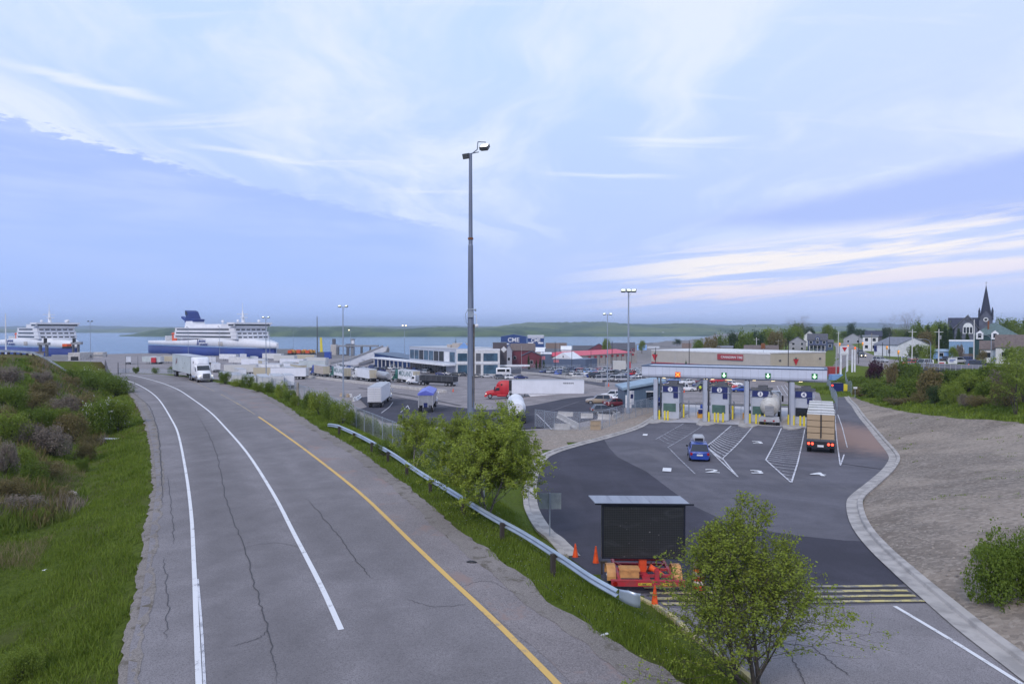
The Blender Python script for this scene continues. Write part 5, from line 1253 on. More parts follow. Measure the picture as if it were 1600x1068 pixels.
fence('long chain link fence behind the shrubs between high road and yard', [tuple(p) for p in offs([(760,870),(722,840),(633,763),(553,704),(479,660),(438,631),(401,611),(337,597),(300,590)], 4.6)][2:], 2.1, 3.0, 'chain_link', True)
fence('grey fence along the far side of the road end by the gate', [(186, 582), (230, 582.6), (285, 584)], 1.7, 2.2, 'chain_link_dense')
fence('chain link fence with gate around the bare gravel left of the plaza road', [(836,667),(866,672),(905,672),(941,670),(983,655),(1030,640),(1037,633)], 2.3, 2.6, 'chain_link')
fence('low pipe railing beside the blue office', [(992,640),(1028,635)], 1.5, 2.0, None, mid=True)
fence('tall fence on the right side of the bypass lane gate', [(1331,618),(1322,606),(1321,596)], 2.6, 3.0, 'chain_link_dense')
fence('chain link fence between toll lane four and the bypass lane', [(1308,641),(1305,628),(1298,614),(1292,606)], 2.2, 2.4, 'chain_link_dense')
fence('distant fence along the far side of the packed car lot', [(800,577),(870,577.5),(940,575.5),(1005,574)], 2.0, 6.0, 'chain_link')
q = MB(); p = G(930, 671); k = p.y / FP; q.box(-8*k, 8*k, 0, .08, 0, 15*k); t = thing('plywood_gate', 'tan plywood panel closing the gravel enclosure', 'panel', (p.x, p.y - .3, p.z)); q.build('panel', 'tan', t); q = MB(); q.box(-8*k-.05, 8*k+.05, -.06, -.005, 7*k, 7.6*k); q.box(-8*k-.05, 8*k+.05, -.06, -.005, 14*k, 14.6*k); q.build('batten', 'wood', t)
JB = None
def jersey(p, rz, label, m='barrier', L=3.0, group='concrete barriers'):
    global JB
    q = MB(); prof = [(-.30, 0), (.30, 0), (.30, .08), (.14, .33), (.08, .80), (-.08, .80), (-.14, .33), (-.30, .08)]
    q.prism(prof, 0, -L/2, L/2); o = q.build('concrete_barrier', m); o.location = p; o.rotation_euler = (0, 0, rz); return tag(o, label, 'barrier', group)
def jrow(px0, px1, lab, n=1, m='barrier', group='concrete barriers'):
    a, b = G(*px0), G(*px1)
    for i in range(n):
        p = a.lerp(b, (i + .5) / n); p.z = h(p.x, p.y); d = b - a
        jersey(p, atan2(d.y, d.x), lab % {'k': ('first', 'second', 'third', 'fourth', 'fifth', 'sixth', 'seventh')[i]} if '%' in lab else lab, m, d.length / n * .96, group)
jrow((872,651),(896,651.5), 'concrete barrier at the upper left corner of the gravel enclosure'); jrow((907,654),(927,654), 'concrete barrier in the middle of the enclosure back'); jrow((934,655),(955,656), 'concrete barrier right of the middle one at the enclosure back')
jrow((872,653),(904,671), '%(k)s concrete barrier down the slanting left side of the gravel enclosure', 5); jrow((865,671),(891,671.5), 'concrete barrier lying before the enclosure fence'); jrow((957,656),(968,651), 'concrete barrier beside the four parked cars')
for i, (a, b, m) in enumerate((((532,619),(536,619.5),'tan'),((542,620),(545,620.5),'tan'),((546,620),(549.5,620.5),'offwhite'),((552,627),(555,625),'offwhite'),((556,626),(559,624),'white'),((560,624),(563,621),'white'))):
    jrow(a, b, ('tan block left of the lamp mast foot', 'tan block right of the lamp mast foot', 'pale block next to the two tan ones', 'white block at the lower end of the slanting row', 'white block in the middle of the slanting row', 'white block nearest the box truck')[i], 1, m, 'barrier blocks at the mast foot')
a = [G(*p) for p in ((436,585),(500,592),(560,599),(620,606),(697,614))]; q = MB()
for u, v in zip(a[:-1], a[1:]):
    d = (v - u).normalized(); s = Vector((-d.y, d.x, 0)) * .3; q.loft([[tuple(u - s), tuple(u + s), tuple(u + s + Vector((0,0,.8))), tuple(u - s + Vector((0,0,.8)))], [tuple(v - s), tuple(v + s), tuple(v + s + Vector((0,0,.8))), tuple(v - s + Vector((0,0,.8)))]], 0, False)
tag(q.build('barrier_wall', 'barrier'), 'long low concrete barrier in front of the queueing trucks', 'barrier')
a = [G(*p) for p in ((815,584),(880,590.5),(940,598))]; q = MB()
for u, v in zip(a[:-1], a[1:]):
    d = (v - u).normalized(); s = Vector((-d.y, d.x, 0)) * .25; q.loft([[tuple(u - s), tuple(u + s), tuple(u + s + Vector((0,0,1.0))), tuple(u - s + Vector((0,0,1.0)))], [tuple(v - s), tuple(v + s), tuple(v + s + Vector((0,0,1.0))), tuple(v - s + Vector((0,0,1.0)))]], 0, False)
tag(q.build('barrier_wall', 'barrier'), 'low pale barrier in front of the packed car lot', 'barrier')
def wood_post(px, yb, yt, label, w_=.14):
    p = G(px, yb); t = MB(); zt = hgt(px, yt, p.y) - p.z; t.cyl((0, 0, -.2), (0, 0, zt * .98), w_, w_ * .92, 9); t.cyl((0, 0, zt * .98), (0, 0, zt), w_ * 1.05, w_ * .7, 9); o = t.build('wooden_post', 'wood'); o.location = p; tag(o, label, 'post')
wood_post(465.5, 634, 597, 'weathered wooden post on the verge between the shrubs', .15)

def ring(x, w_, zb, zt, c=.12):
    return [(x, -w_ + c*.6, zb), (x, -w_, zb + c), (x, -w_, zt - c), (x, -w_ + c, zt), (x, w_ - c, zt), (x, w_, zt - c), (x, w_, zb + c), (x, w_ - c*.6, zb)]
def wheel_mb(x, y, r, w_, side, n=14):
    m_ = MB(); m_.cyl((x, y - w_/2, r), (x, y + w_/2, r), r, None, n, 0); ye = y + side * w_/2; m_.cyl((x, ye, r), (x, ye + side*.015, r), r*.62, r*.55, n, 1); return m_
def car_parts(kind, paint):
    """returns list of (part name, mesh, children)"""
    if kind == 'suv': L, W_, zh, zr, st = 4.6, .92, 1.02, 1.68, ((-2.25, .80), (-2.3, 1.0), (-1.9, 1.04), (.9, 1.04), (1.9, .92), (2.25, .72)); gh = ((-2.12, -1.85), (.25, .95))
    elif kind == 'van': L, W_, zh, zr, st = 4.9, .96, 1.05, 1.85, ((-2.42, .9), (-2.45, 1.05), (-2.1, 1.08), (1.3, 1.08), (2.1, .92), (2.4, .70)); gh = ((-2.38, -2.25), (.9, 1.75))
    elif kind == 'hatch': L, W_, zh, zr, st = 4.0, .86, .92, 1.48, ((-1.95, .75), (-2.0, .92), (-1.7, .95), (.75, .95), (1.6, .84), (1.95, .64)); gh = ((-1.85, -1.45), (.1, .95))
    elif kind == 'pickup': L, W_, zh, zr, st = 5.5, .97, 1.10, 1.82, ((-2.7, .9), (-2.75, 1.08), (-1.0, 1.08), (.8, 1.08), (2.3, 1.02), (2.7, .80)); gh = ((-.9, -.75), (.55, 1.2))
    else: L, W_, zh, zr, st = 4.6, .88, .90, 1.42, ((-2.25, .72), (-2.3, .90), (-1.7, .93), (.85, .93), (1.9, .80), (2.25, .62)); gh = ((-1.85, -1.05), (.2, 1.1))
    (xb0, xb1), (xf1, xf0) = gh
    b = MB(); rings = []
    for x, zt in st:
        e = abs(x) / (L / 2); rings.append(ring(x, W_ * (1 - .14 * max(0, e - .75) / .25), .26 if e < .8 else .34, zt, .10))
    b.loft(rings, 0)
    rw = W_ * .76; b.loft([ring(xb1, rw - .06, zr - .07, zr - .01, .02), ring(xb1 + .15, rw, zr - .06, zr, .03), ring(xf1 - .2, rw, zr - .06, zr, .03), ring(xf1, rw - .04, zr - .08, zr - .02, .02)], 0)
    zb = zh + .0; mid_ = (xb1 + xf1) / 2
    for s in (1, -1):
        for xa, xt in ((xb0 + .04, xb1 + .03), (mid_, mid_), (xf0 - .04, xf1 - .05)):
            b.loft([[(xa - .05, s*(W_-.055), zb - .04), (xa + .05, s*(W_-.055), zb - .04), (xa + .05, s*(W_-.10), zb - .04), (xa - .05, s*(W_-.10), zb - .04)], [(xt - .05, s*(rw-.0), zr - .03), (xt + .05, s*(rw-.0), zr - .03), (xt + .05, s*(rw-.06), zr - .03), (xt - .05, s*(rw-.06), zr - .03)]], 0, False)
    g = MB(); i_ = .03
    g.loft([[(xb0, -W_+.08, zb - .06), (xf0, -W_+.08, zb - .06), (xf0, W_-.08, zb - .06), (xb0, W_-.08, zb - .06)], [(xb1, -rw + .02, zr - .05), (xf1, -rw + .02, zr - .05), (xf1, rw - .02, zr - .05), (xb1, rw - .02, zr - .05)]], 0, False)
    parts = [('body', b.mesh('body', paint)), ('windows', g.mesh('windows', 'glass'))]
    if kind == 'pickup':
        q = MB(); q.box(-2.66, -1.0, -.84, .84, 1.085, 1.10); parts.append(('cargo_bed', q.mesh('cargo_bed', 'black')))
    r = .33 if kind in ('sedan', 'hatch') else .37
    for x in (-L * .30, L * .31):
        for s in (1, -1): parts.append(('wheel', wheel_mb(x, s * (W_ - .10), r, .22, s).mesh('wheel', ['tyre', 'rim'])))
    for s in (1, -1):
        q = MB(); q.box(L/2 - .20, L/2 - .06, s*W_*.58 - .16, s*W_*.58 + .16, .60, .74); parts.append(('headlight', q.mesh('headlight', 'chrome')))
        q = MB(); q.box(-L/2 - .01, -L/2 + .10, s*W_*.80 - .10, s*W_*.80 + .10, .72, .95); parts.append(('tail_light', q.mesh('tail_light', 'tail_red')))
    q = MB(); q.box(-L/2 - .02, -L/2 + .03, -.26, .26, .66, .80); parts.append(('licence_plate', q.mesh('licence_plate', 'white')))
    return parts
M['tail_red'] = mat('tail_light_red', (.35, .01, .01), .3)
CARM = {}
def car(kind, paint, p, rz, label, group=None, simple=False, cat=None):
    if (kind, paint) not in CARM: CARM[(kind, paint)] = car_parts(kind, paint)
    cname = {'suv': 'suv', 'van': 'minivan', 'hatch': 'hatchback', 'pickup': 'pickup_truck', 'sedan': 'sedan_car'}[kind]
    t = thing(cname, label, cat or {'suv': 'SUV', 'van': 'van', 'hatch': 'car', 'pickup': 'pickup truck', 'sedan': 'car'}[kind], p, rz, group)
    for n_, me in CARM[(kind, paint)]:
        if simple and n_ in ('headlight', 'licence_plate', 'tail_light'): continue
        obj(n_, me, t)
    return t
def heading(p, q): return atan2(q[1] - p[1], q[0] - p[0])
CW = {'p_white': 'white', 'p_silver': 'silver', 'p_grey': 'grey', 'p_dgrey': 'dark grey', 'p_black': 'black', 'p_red': 'red', 'p_blue': 'blue', 'p_navy': 'navy blue', 'p_lblue': 'light blue', 'p_maroon': 'maroon', 'p_tan': 'brownish', 'p_green': 'green'}
KW = {'suv': 'SUV', 'van': 'van', 'hatch': 'hatchback', 'pickup': 'pickup', 'sedan': 'sedan'}
p = G(1091, 716)
t = car('suv', 'p_blue', p, pi/2 - R(12), 'blue wagon with loaded roof rack driving toward the toll lanes', cat='car')
q = MB(); q.loft([ring(-.95, .46, 1.78, 2.12, .1), ring(-.7, .52, 1.76, 2.24, .14), ring(.5, .52, 1.76, 2.22, .14), ring(.95, .40, 1.78, 2.02, .1)]); rb = q.build('roof_box', 'silver', t)
q = MB(); q.box(-1.02, -.955, -.36, .36, 1.80, 2.06); q.build('rear_load', 'black', rb)
q = MB(); 
for x in (-.8, .5): q.box(x - .03, x + .03, -.80, .80, 1.70, 1.76)
q.build('roof_bars', 'chrome', t)
for s in (1, -1): q = MB(); q.box(.55, .70, s*1.0 - .10, s*1.0 + .10, 1.02, 1.18); q.build('mirror', 'p_black', t)
M['tail_on'] = mat('tail_light_lit', (.6, .02, .02), .3, emit=(1, .05, .03), estr=1.6)
for kind, pt_, px, py, lab, rz in (('hatch','p_dgrey',944,647,'dark hatchback nearest the fence by the blue office',R(8)),('suv','p_tan',935,631,'grey brown SUV parked leftmost beside the blue office',R(176)),('suv','p_white',955,622.5,'white SUV parked behind the tan one by the office',R(172)),('sedan','p_maroon',964,635,'maroon sedan between the dark hatchback and the office',R(20)),('sedan','p_white',972,626,'white sedan half hidden by the blue office corner',R(5))):
    car(kind, pt_, G(px, py), rz, lab, 'cars beside the blue office')
cs = [('sedan','p_silver',1008,600,'p'),('suv','p_blue',1046,603,''),('pickup','p_white',1069,611,'w'),('sedan','p_white',1073,600,''),('sedan','p_maroon',1094,599,''),('suv','p_navy',1096,605,''),('van','p_black',1098,610,''),('suv','p_red',1122,598,''),('sedan','p_red',1141,607,''),('sedan','p_silver',1133,611,''),('sedan','p_white',1147,603,''),('suv','p_dgrey',1032,598,''),('sedan','p_white',1026,604,''),('sedan','p_blue',1157,612,''),('suv','p_dgrey',1128,615.5,''),('hatch','p_lblue',1052,597,''),('sedan','p_silver',1018,610,''),('suv','p_navy',1004,606,'')]
for i, (kd, pt_, px, py, _) in enumerate(cs):
    lab = {2: 'white pickup with a ladder beyond the first toll lane', 8: 'small red car under the canopy beyond lane two', 14: 'dark SUV with lit tail lights leaving toll lane two', 10: 'white sedan beyond the second lane, right of the small red car'}.get(i, '%s %s beyond toll lanes one and two, %s' % (CW[pt_], KW[kd], ('just behind the canopy left end', 'right of the blue office roof', '', 'above the white pickup', 'in the row above the booths', 'left of the second column', 'just left of the second column', 'highest in that row', '', 'behind booth two', '', 'farthest back on the left', 'in front of the farthest row', 'at the white barrier', '', 'between the office and the pickup', 'behind the office roof', 'beside the lamp mast')[i]))
    c = car(kd, pt_, G(px, py), rnd.choice((R(0), R(180))) + R(rnd.uniform(-25, 25)) if i not in (14,) else R(80), lab, 'cars beyond the toll lanes')
    if i == 14:
        for s in (1, -1): q = MB(); q.box(-2.36, -2.31, s*.72 - .12, s*.72 + .12, .74, .98); q.build('lit_tail_light', 'tail_on', c)
def person(p, label, vest, legs, rz=0, skin=(.5, .33, .24)):
    sk = bpy.data.meshes.new('person'); V = [(0,0,.95),(0,0,1.15),(0,0,1.42),(0,0,1.52),(0,.01,1.66),(.10,0,.90),(.12,.02,.50),(.12,0,.09),(.13,.12,.05),(-.10,0,.90),(-.12,-.02,.50),(-.12,0,.09),(-.13,.12,.05),(.19,0,1.40),(.25,.03,1.12),(.24,.12,.88),(.24,.15,.80),(-.19,0,1.40),(-.26,0,1.12),(-.25,.08,.88),(-.25,.1,.80)]
    E = [(0,1),(1,2),(2,3),(3,4),(0,5),(5,6),(6,7),(7,8),(0,9),(9,10),(10,11),(11,12),(2,13),(13,14),(14,15),(15,16),(2,17),(17,18),(18,19),(19,20)]
    RR_ = [.15,.14,.15,.06,.10,.10,.07,.05,.045,.10,.07,.05,.045,.065,.05,.04,.04,.065,.05,.04,.04]
    sk.from_pydata(V, E, []); sk.materials.append(M['skin']); o = bpy.data.objects.new('person', sk); COL.objects.link(o); o.location = p; o.rotation_euler = (0, 0, rz)
    m_ = o.modifiers.new('skin', 'SKIN'); o.data.skin_vertices[0].data[0].use_root = True
    for i, r in enumerate(RR_): o.data.skin_vertices[0].data[i].radius = (r, r * .8)
    s_ = o.modifiers.new('sub', 'SUBSURF'); s_.levels = 1; s_.render_levels = 1
    tag(o, label, 'person')
    q = MB(); q.loft([[(cos(a)*w_, sin(a)*w_*.7, z_) for a in [2*pi*i/12 for i in range(12)]] for w_, z_ in ((.20,.86),(.20,1.1),(.24,1.35),(.20,1.47),(.09,1.5))]); 
    for s in (1, -1): q.cyl((s*.18, 0, 1.42), (s*.26, .03, 1.12), .085, .07, 8)
    q.build('jacket', vest, o); q = MB()
    for s in (1, -1): q.cyl((s*.10, 0, .95), (s*.12, s*.02, .50), .12, .09, 8); q.cyl((s*.12, s*.02, .50), (s*.12, 0, .08), .09, .07, 8)
    q.build('trousers', legs, o); q = MB(); q.ball((0, .0, 1.70), .11, 0, 6, 1.1); q.build('hair', 'black', o); return o
M['skin'] = mat('skin', (.45, .28, .20), .6); M['hivis'] = mat('hivis', (.60, .75, .04), .6)
person(G(1094, 613), 'person in a yellow high visibility jacket and dark trousers beyond lane one', 'hivis', 'black', R(180))
person(G(664, 577), 'person in a yellow jacket standing by the low waiting canopy', 'hivis', 'navy', R(90))
def small_cone(px, py, label):
    p = G(px, py); t = thing('traffic_cone', label, 'traffic cone', p, 0, 'distant traffic cones'); q = MB(); q.cyl((0,0,.03),(0,0,.95),.2,.04,10); q.build('cone_body', 'cone_orange', t); q = MB(); q.box(-.26,.26,-.26,.26,0,.04); q.build('base', 'black', t)
small_cone(1069, 613, 'orange cone behind the white pickup beyond lane one'); small_cone(951, 603.5, 'orange cone at the corner lamp mast'); small_cone(708, 612, 'orange cone right of the barrier end in the yard')
jrow((1147,611),(1158,611.5), 'white barrier on the asphalt beyond the second toll lane', 1, 'white'); jrow((1159,611.8),(1168,612.2), 'tan barrier beyond the second toll lane', 1, 'tan')
rows = [(579.5, 848, 1000, 13), (582.5, 845, 1003, 14), (586.0, 868, 1006, 12), (590.5, 900, 1012, 9), (595.5, 934, 1014, 5)]
pts_ = ['p_silver', 'p_white', 'p_dgrey', 'p_silver', 'p_lblue', 'p_white', 'p_black', 'p_silver', 'p_navy', 'p_grey', 'p_red', 'p_white', 'p_blue', 'p_silver']
kds = ['sedan', 'suv', 'sedan', 'hatch', 'van', 'suv', 'sedan', 'suv']
RW = ('back', 'second', 'middle', 'fourth', 'front'); NUM = ['first', 'second', 'third', 'fourth', 'fifth', 'sixth', 'seventh', 'eighth', 'ninth', 'tenth', 'eleventh', 'twelfth', 'thirteenth', 'fourteenth', 'fifteenth', 'sixteenth', 'seventeenth', 'eighteenth', 'nineteenth', 'twentieth', 'sixth last', 'fifth last', 'fourth last', 'third last', 'second last', 'last']
r5 = random.Random(12)
for ri, (py, x0, x1, n) in enumerate(rows):
    for i in range(n):
        px = x0 + (x1 - x0) * (i + .5) / n + r5.uniform(-1.5, 1.5); kd = r5.choice(kds); pt_ = r5.choice(pts_)
        car(kd, pt_, G(px, py + .5 * (i / n) + r5.uniform(-.3, .3)), R(55) + R(r5.uniform(-6, 6)) + (pi if r5.random() < .5 else 0) if ri < 3 else R(r5.uniform(-8, 8)) + pi * (i % 2),
            '%s %s, %s from the left in the %s row of the packed lot' % (CW[pt_], KW[kd], NUM[i], RW[ri]), 'cars packed in the lot', True)
tb = [('sedan','p_navy',690,586),('sedan','p_silver',700,586),('suv','p_black',724,588),('sedan','p_dgrey',747,590),('sedan','p_silver',761,590),('suv','p_dgrey',783,592),('suv','p_white',799,592),('sedan','p_navy',814,592),('sedan','p_black',712,587),('sedan','p_maroon',705,583)]
for i, (kd, pt_, px, py) in enumerate(tb): car(kd, pt_, G(px, py), R(r5.uniform(-15, 15)), '%s %s, %s from the left in the row before the glass terminal' % (CW[pt_], KW[kd], NUM[sorted(x[2] for x in tb).index(px)]), 'cars before the terminal', True)
r6 = random.Random(3); ml = []
for i in range(26):
    px = 492 + i * 7.4 + r6.uniform(-1.5, 1.5); py = 571.5 + (px - 490) * .045 + r6.choice((0, 2.2, 4.2)); kd = r6.choice(['sedan', 'suv', 'van', 'pickup', 'suv']); pt_ = r6.choice(['p_white', 'p_navy', 'p_black', 'p_silver', 'p_dgrey', 'p_maroon', 'p_silver', 'p_blue'])
    car(kd, pt_, G(px, py), R(130) + R(r6.uniform(-10, 10)), '%s %s, %s from the left among vehicles waiting beyond the trucks' % (CW[pt_], KW[kd], NUM[i]), 'vehicles waiting beyond the trucks', True)
for i, (kd, pt_, px, py, lab) in enumerate((('van','p_white',574,566,'white van on the ramp approach left of the blue hall'),('suv','p_black',567,567,'black SUV on the ramp approach beside the white van'),('sedan','p_navy',593,571,'navy sedan before the blue hall'),('pickup','p_navy',604,572,'navy pickup before the blue hall'),('van','p_white',613,575,'white camper van left of the lit lamp mast'),('suv','p_silver',1376,566,'dark SUV with lit headlights on the town street'))):
    car(kd, pt_, G(px, py), R(120 if i < 5 else -70), lab, None, True)

def tyre_pair(root, x, W_=1.22, r=.50, nm='wheel'):
    for s in (1, -1): obj(nm, wheel_mb(x, s * (W_ - .22), r, .42, s, 16).mesh('wheel', ['tyre', 'rim']), root)
TRM = {}
def trailer(p, rz, label, body='trailer_white', L=16.0, H_=4.05, rear='trailer_rear', skirt=False, group=None, reefer=False, letters=None, lm='black', ls=1.0, flat=None, name='semi_trailer', lside=1, legs=True, cat='trailer', x_off=0, root=None, letpos=0.0, letz=0.0):
    """trailer box from x=0 (nose) back to x=-L; origin under the nose"""
    t = root or thing(name, label, cat, p, rz, group)
    zb = 1.15; W_ = 1.28
    q = MB(); q.box(x_off - L, x_off, -W_, W_, zb, H_ - .06); bd = q.build('cargo_box', body, t)
    q = MB(); q.box(x_off - L - .03, x_off + .02, -W_ - .02, W_ + .02, H_ - .06, H_); q.box(x_off - L, x_off, -W_ - .02, -W_ + .1, zb - .12, zb - .002); q.box(x_off - L, x_off, W_ - .1, W_ + .02, zb - .12, zb - .002); q.build('roof_and_rails', 'silver', t)
    q = MB(); q.box(x_off - L - .06, x_off - L - .004, -W_ + .08, -.03, zb + .1, H_ - .18); q.build('rear_door', rear, t); q = MB(); q.box(x_off - L - .06, x_off - L - .004, .03, W_ - .08, zb + .1, H_ - .18); q.build('rear_door', rear, t)
    q = MB(); q.box(x_off - L - .05, x_off - L + .3, -W_ + .02, W_ - .02, zb - .25, zb - .01); q.box(x_off - L + .02, x_off - L + .12, -1.1, 1.1, .50, .62); q.box(x_off - L + .04, x_off - L + .1, -.6, -.5, .5, zb - .2); q.box(x_off - L + .04, x_off - L + .1, .5, .6, .5, zb - .2); q.box(x_off - L + .5, x_off - L + 5.0, -.5, .5, .75, zb - .12); q.build('chassis', 'black', t)
    for x in (x_off - L + 1.7, x_off - L + 2.95): tyre_pair(t, x, 1.28)
    if legs:
        for s in (1, -1): q = MB(); q.box(x_off - 3.0, x_off - 2.8, s*.8 - .07, s*.8 + .07, .06, zb - .1); q.box(x_off - 3.1, x_off - 2.7, s*.8 - .14, s*.8 + .14, .0, .06); q.build('landing_leg', 'dgrey', t)
    if skirt:
        for s in (1, -1): q = MB(); q.prism([(x_off - 11.6, .38), (x_off - 4.2, .38), (x_off - 3.6, zb - .12), (x_off - 11.6, zb - .12)], 1, s*1.24 - .015, s*1.24 + .015); q.build('side_skirt', 'white', t)
    if reefer:
        q = MB(); q.box(x_off + .02, x_off + .62, -1.05, 1.05, 1.7, H_ - .1); rf = q.build('cooling_unit', 'black', t); q = MB(); q.box(x_off + .63, x_off + .66, -.7, .7, 2.4, 3.4); q.build('grille', 'dgrey', rf)
    if letters:
        s = lside; text_mb(letters, ls, lm, 'lettering', bd, (x_off - L / 2 + letpos, -s * (W_ + .012) if s > 0 else W_ + .012, (zb + H_) / 2 + letz), (pi/2, 0, 0 if s > 0 else pi), .006, 1, .02)
    return t
M['trailer_grey'] = mat('trailer_side_grey', (.50, .55, .56), .45, c2=(.42, .47, .48), scale=.5)
M['trailer_rear'] = mat('trailer_door', (.56, .56, .56), .5, c2=(.44, .43, .41), scale=1.0)
M['tarp_black'] = mat('black_tarp', (.03, .032, .04), .7, c2=(.05, .05, .06), scale=.5)
M['mill_grey'] = mat('mill_finish', (.44, .45, .48), .4, .5)
def tractor(p, rz, label, paint, sleeper=True, group=None, root=None, name='truck_tractor', high=True):
    """long nosed road tractor; the fifth wheel at x=0, the bumper near x=6"""
    t = root or thing(name, label, 'truck', p, rz, group)
    xb = 5.95
    q = MB(); q.loft([ring(3.85, 1.02, .62, 1.85, .18), ring(4.5, .98, .62, 1.78, .22), ring(5.3, .90, .62, 1.58, .26), ring(5.75, .80, .66, 1.35, .22), ring(5.86, .70, .75, 1.2, .18)]); hd = q.build('hood', paint, t)
    q = MB(); q.box(5.80, 5.92, -.50, .50, .74, 1.36); gr_ = q.build('grille', 'dgrey', t); q = MB()
    for z_ in (.86, .98, 1.10, 1.22): q.box(5.92, 5.945, -.46, .46, z_, z_ + .05)
    for y_ in (-.52, .48): q.box(5.80, 5.95, y_, y_ + .05, .72, 1.40)
    q.box(5.80, 5.95, -.47, .48, 1.36, 1.42); q.build('chrome_bars', 'chrome', gr_)
    q = MB(); q.loft([ring(5.55, 1.16, .34, .70, .08), ring(5.88, 1.14, .34, .72, .1), ring(6.02, .98, .36, .68, .08)]); q.build('bumper', 'chrome' if paint in ('white',) else paint, t)
    for s in (1, -1):
        q = MB(); q.loft([[(5.55 + .02*k, s*.86 + (-.2 if i in (0,3) else .2) * 1, .92 + (0 if i < 2 else .26)) for i in range(4)] for k in (0, 12)], 0, False); q.build('headlight', 'lamp_head', t)
        q = MB(); rr = []
        for k in range(9):
            a = pi * k / 8; rr.append([(4.75 - .66*cos(a), s*.84, .50 + .62*sin(a)), (4.75 - .66*cos(a), s*1.20, .50 + .60*sin(a)), (4.75 - .58*cos(a), s*1.20, .50 + .52*sin(a)), (4.75 - .58*cos(a), s*.84, .50 + .52*sin(a))])
        q.loft(rr, 0, False); q.build('fender', paint, t)
        obj('wheel', wheel_mb(4.75, s*1.02, .50, .30, s, 18).mesh('wheel', ['tyre', 'rim']), t)
        q = MB(); q.box(3.72, 3.86, s*1.42 - .11, s*1.42 + .11, 1.75, 2.45); q.cyl((3.6, s*1.15, 2.3), (3.78, s*1.40, 2.3), .025, None, 5); q.cyl((3.6, s*1.15, 1.9), (3.78, s*1.40, 1.9), .025, None, 5); q.build('mirror', 'white' if paint == 'white' else 'black', t)
    q = MB(); q.loft([ring(2.25, 1.13, .62, 2.75, .12), ring(3.05, 1.13, .62, 2.75, .16), ring(3.45, 1.12, .62, 2.62, .2), ring(3.95, 1.06, .62, 1.95, .2)]); q.build('cab', paint, t)
    q = MB(); q.add([(3.50, -.93, 2.56), (3.50, .93, 2.56), (3.97, .97, 1.84), (3.97, -.97, 1.84), (3.54, -.93, 2.59), (3.54, .93, 2.59), (4.01, .97, 1.87), (4.01, -.97, 1.87)], [(0,1,2,3), (7,6,5,4), (0,4,5,1), (1,5,6,2), (2,6,7,3), (3,7,4,0)]); q.build('windscreen', 'glass', t)
    for s in (1, -1):
        q = MB(); q.prism([(2.62, 1.78), (3.62, 1.70), (3.36, 2.42), (2.62, 2.42)], 1, s*1.13 - .01, s*1.13 + .025); q.build('side_window', 'glass', t)
    if sleeper:
        H_ = 3.95 if high else 2.9
        q = MB(); q.loft([ring(.55, 1.22, .75, H_ - .05, .12), ring(1.5, 1.22, .75, H_, .16), ring(2.3, 1.20, .75, H_ - .08, .22)] + ([ring(2.95, 1.10, 2.6, 3.62, .28), ring(3.35, .90, 2.6, 2.98, .18)] if high else [])); q.build('sleeper', paint, t)
        if high:
            for s in (1, -1): q = MB(); q.box(2.0, 2.35, s*1.215 - .02, s*1.215 + .02, 2.9, 3.3); q.build('sleeper_window', 'black', t)
            for y_ in (-.8, -.4, 0, .4, .8): q = MB(); q.box(2.86, 2.95, y_ - .05, y_ + .05, 3.55, 3.61); q.build('marker_lamp', 'amber', t)
    else:
        q = MB(); q.cyl((2.1, -.9, 1.0), (2.1, -.9, 3.5), .07, None, 8); q.cyl((2.1, .9, 1.0), (2.1, .9, 3.5), .07, None, 8); q.build('exhaust', 'chrome', t)
    q = MB(); q.box(-1.9, 5.4, -.42, .42, .62, .86); q.box(-.4, .5, -.5, .5, .86, 1.1); q.build('chassis', 'black', t)
    for s in (1, -1): q = MB(); q.cyl((1.1, s*.95, .68), (3.2, s*.95, .68), .30, None, 12); q.build('fuel_tank', 'chrome' if paint != 'red' else paint, t)
    for x in (-.65, .65): tyre_pair(t, x, 1.24)
    return t
M['lamp_head'] = mat('headlamp_glass', (.6, .6, .58), .15, emit=(1, .97, .85), estr=.5)
p = G(799, 621.5); 
t = tractor(p, R(180), 'bright red tractor pulling a long white trailer across the yard', 'red', True)
trailer(None, 0, '', 'trailer_white', 16.1, 4.1, 'trailer_rear', True, None, True, None, root=t, x_off=-.1, legs=True)
q = MB(); 
for k in range(6): q.prism([(-13.9 + k*.40, 3.28), (-13.62 + k*.40, 3.28), (-13.55 + k*.40, 3.56), (-13.83 + k*.40, 3.56)], 1, 1.285, 1.292)
q.build('lettering', 'dgrey', t)
p = G(322.5, 597.5); rz = atan2(-p.y, -p.x) + R(12)
hd = Vector((cos(rz), sin(rz))); p0 = Vector((p.x, p.y)) - hd * 5.9
t = tractor((p0.x, p0.y, ROADZ + .03), rz, 'white semi truck parked facing the camera on the left shoulder of the high road', 'white', True)
trailer(None, 0, '', 'trailer_grey', 15.5, 4.0, 'trailer_rear', False, None, False, None, root=t, x_off=-.1, legs=True)


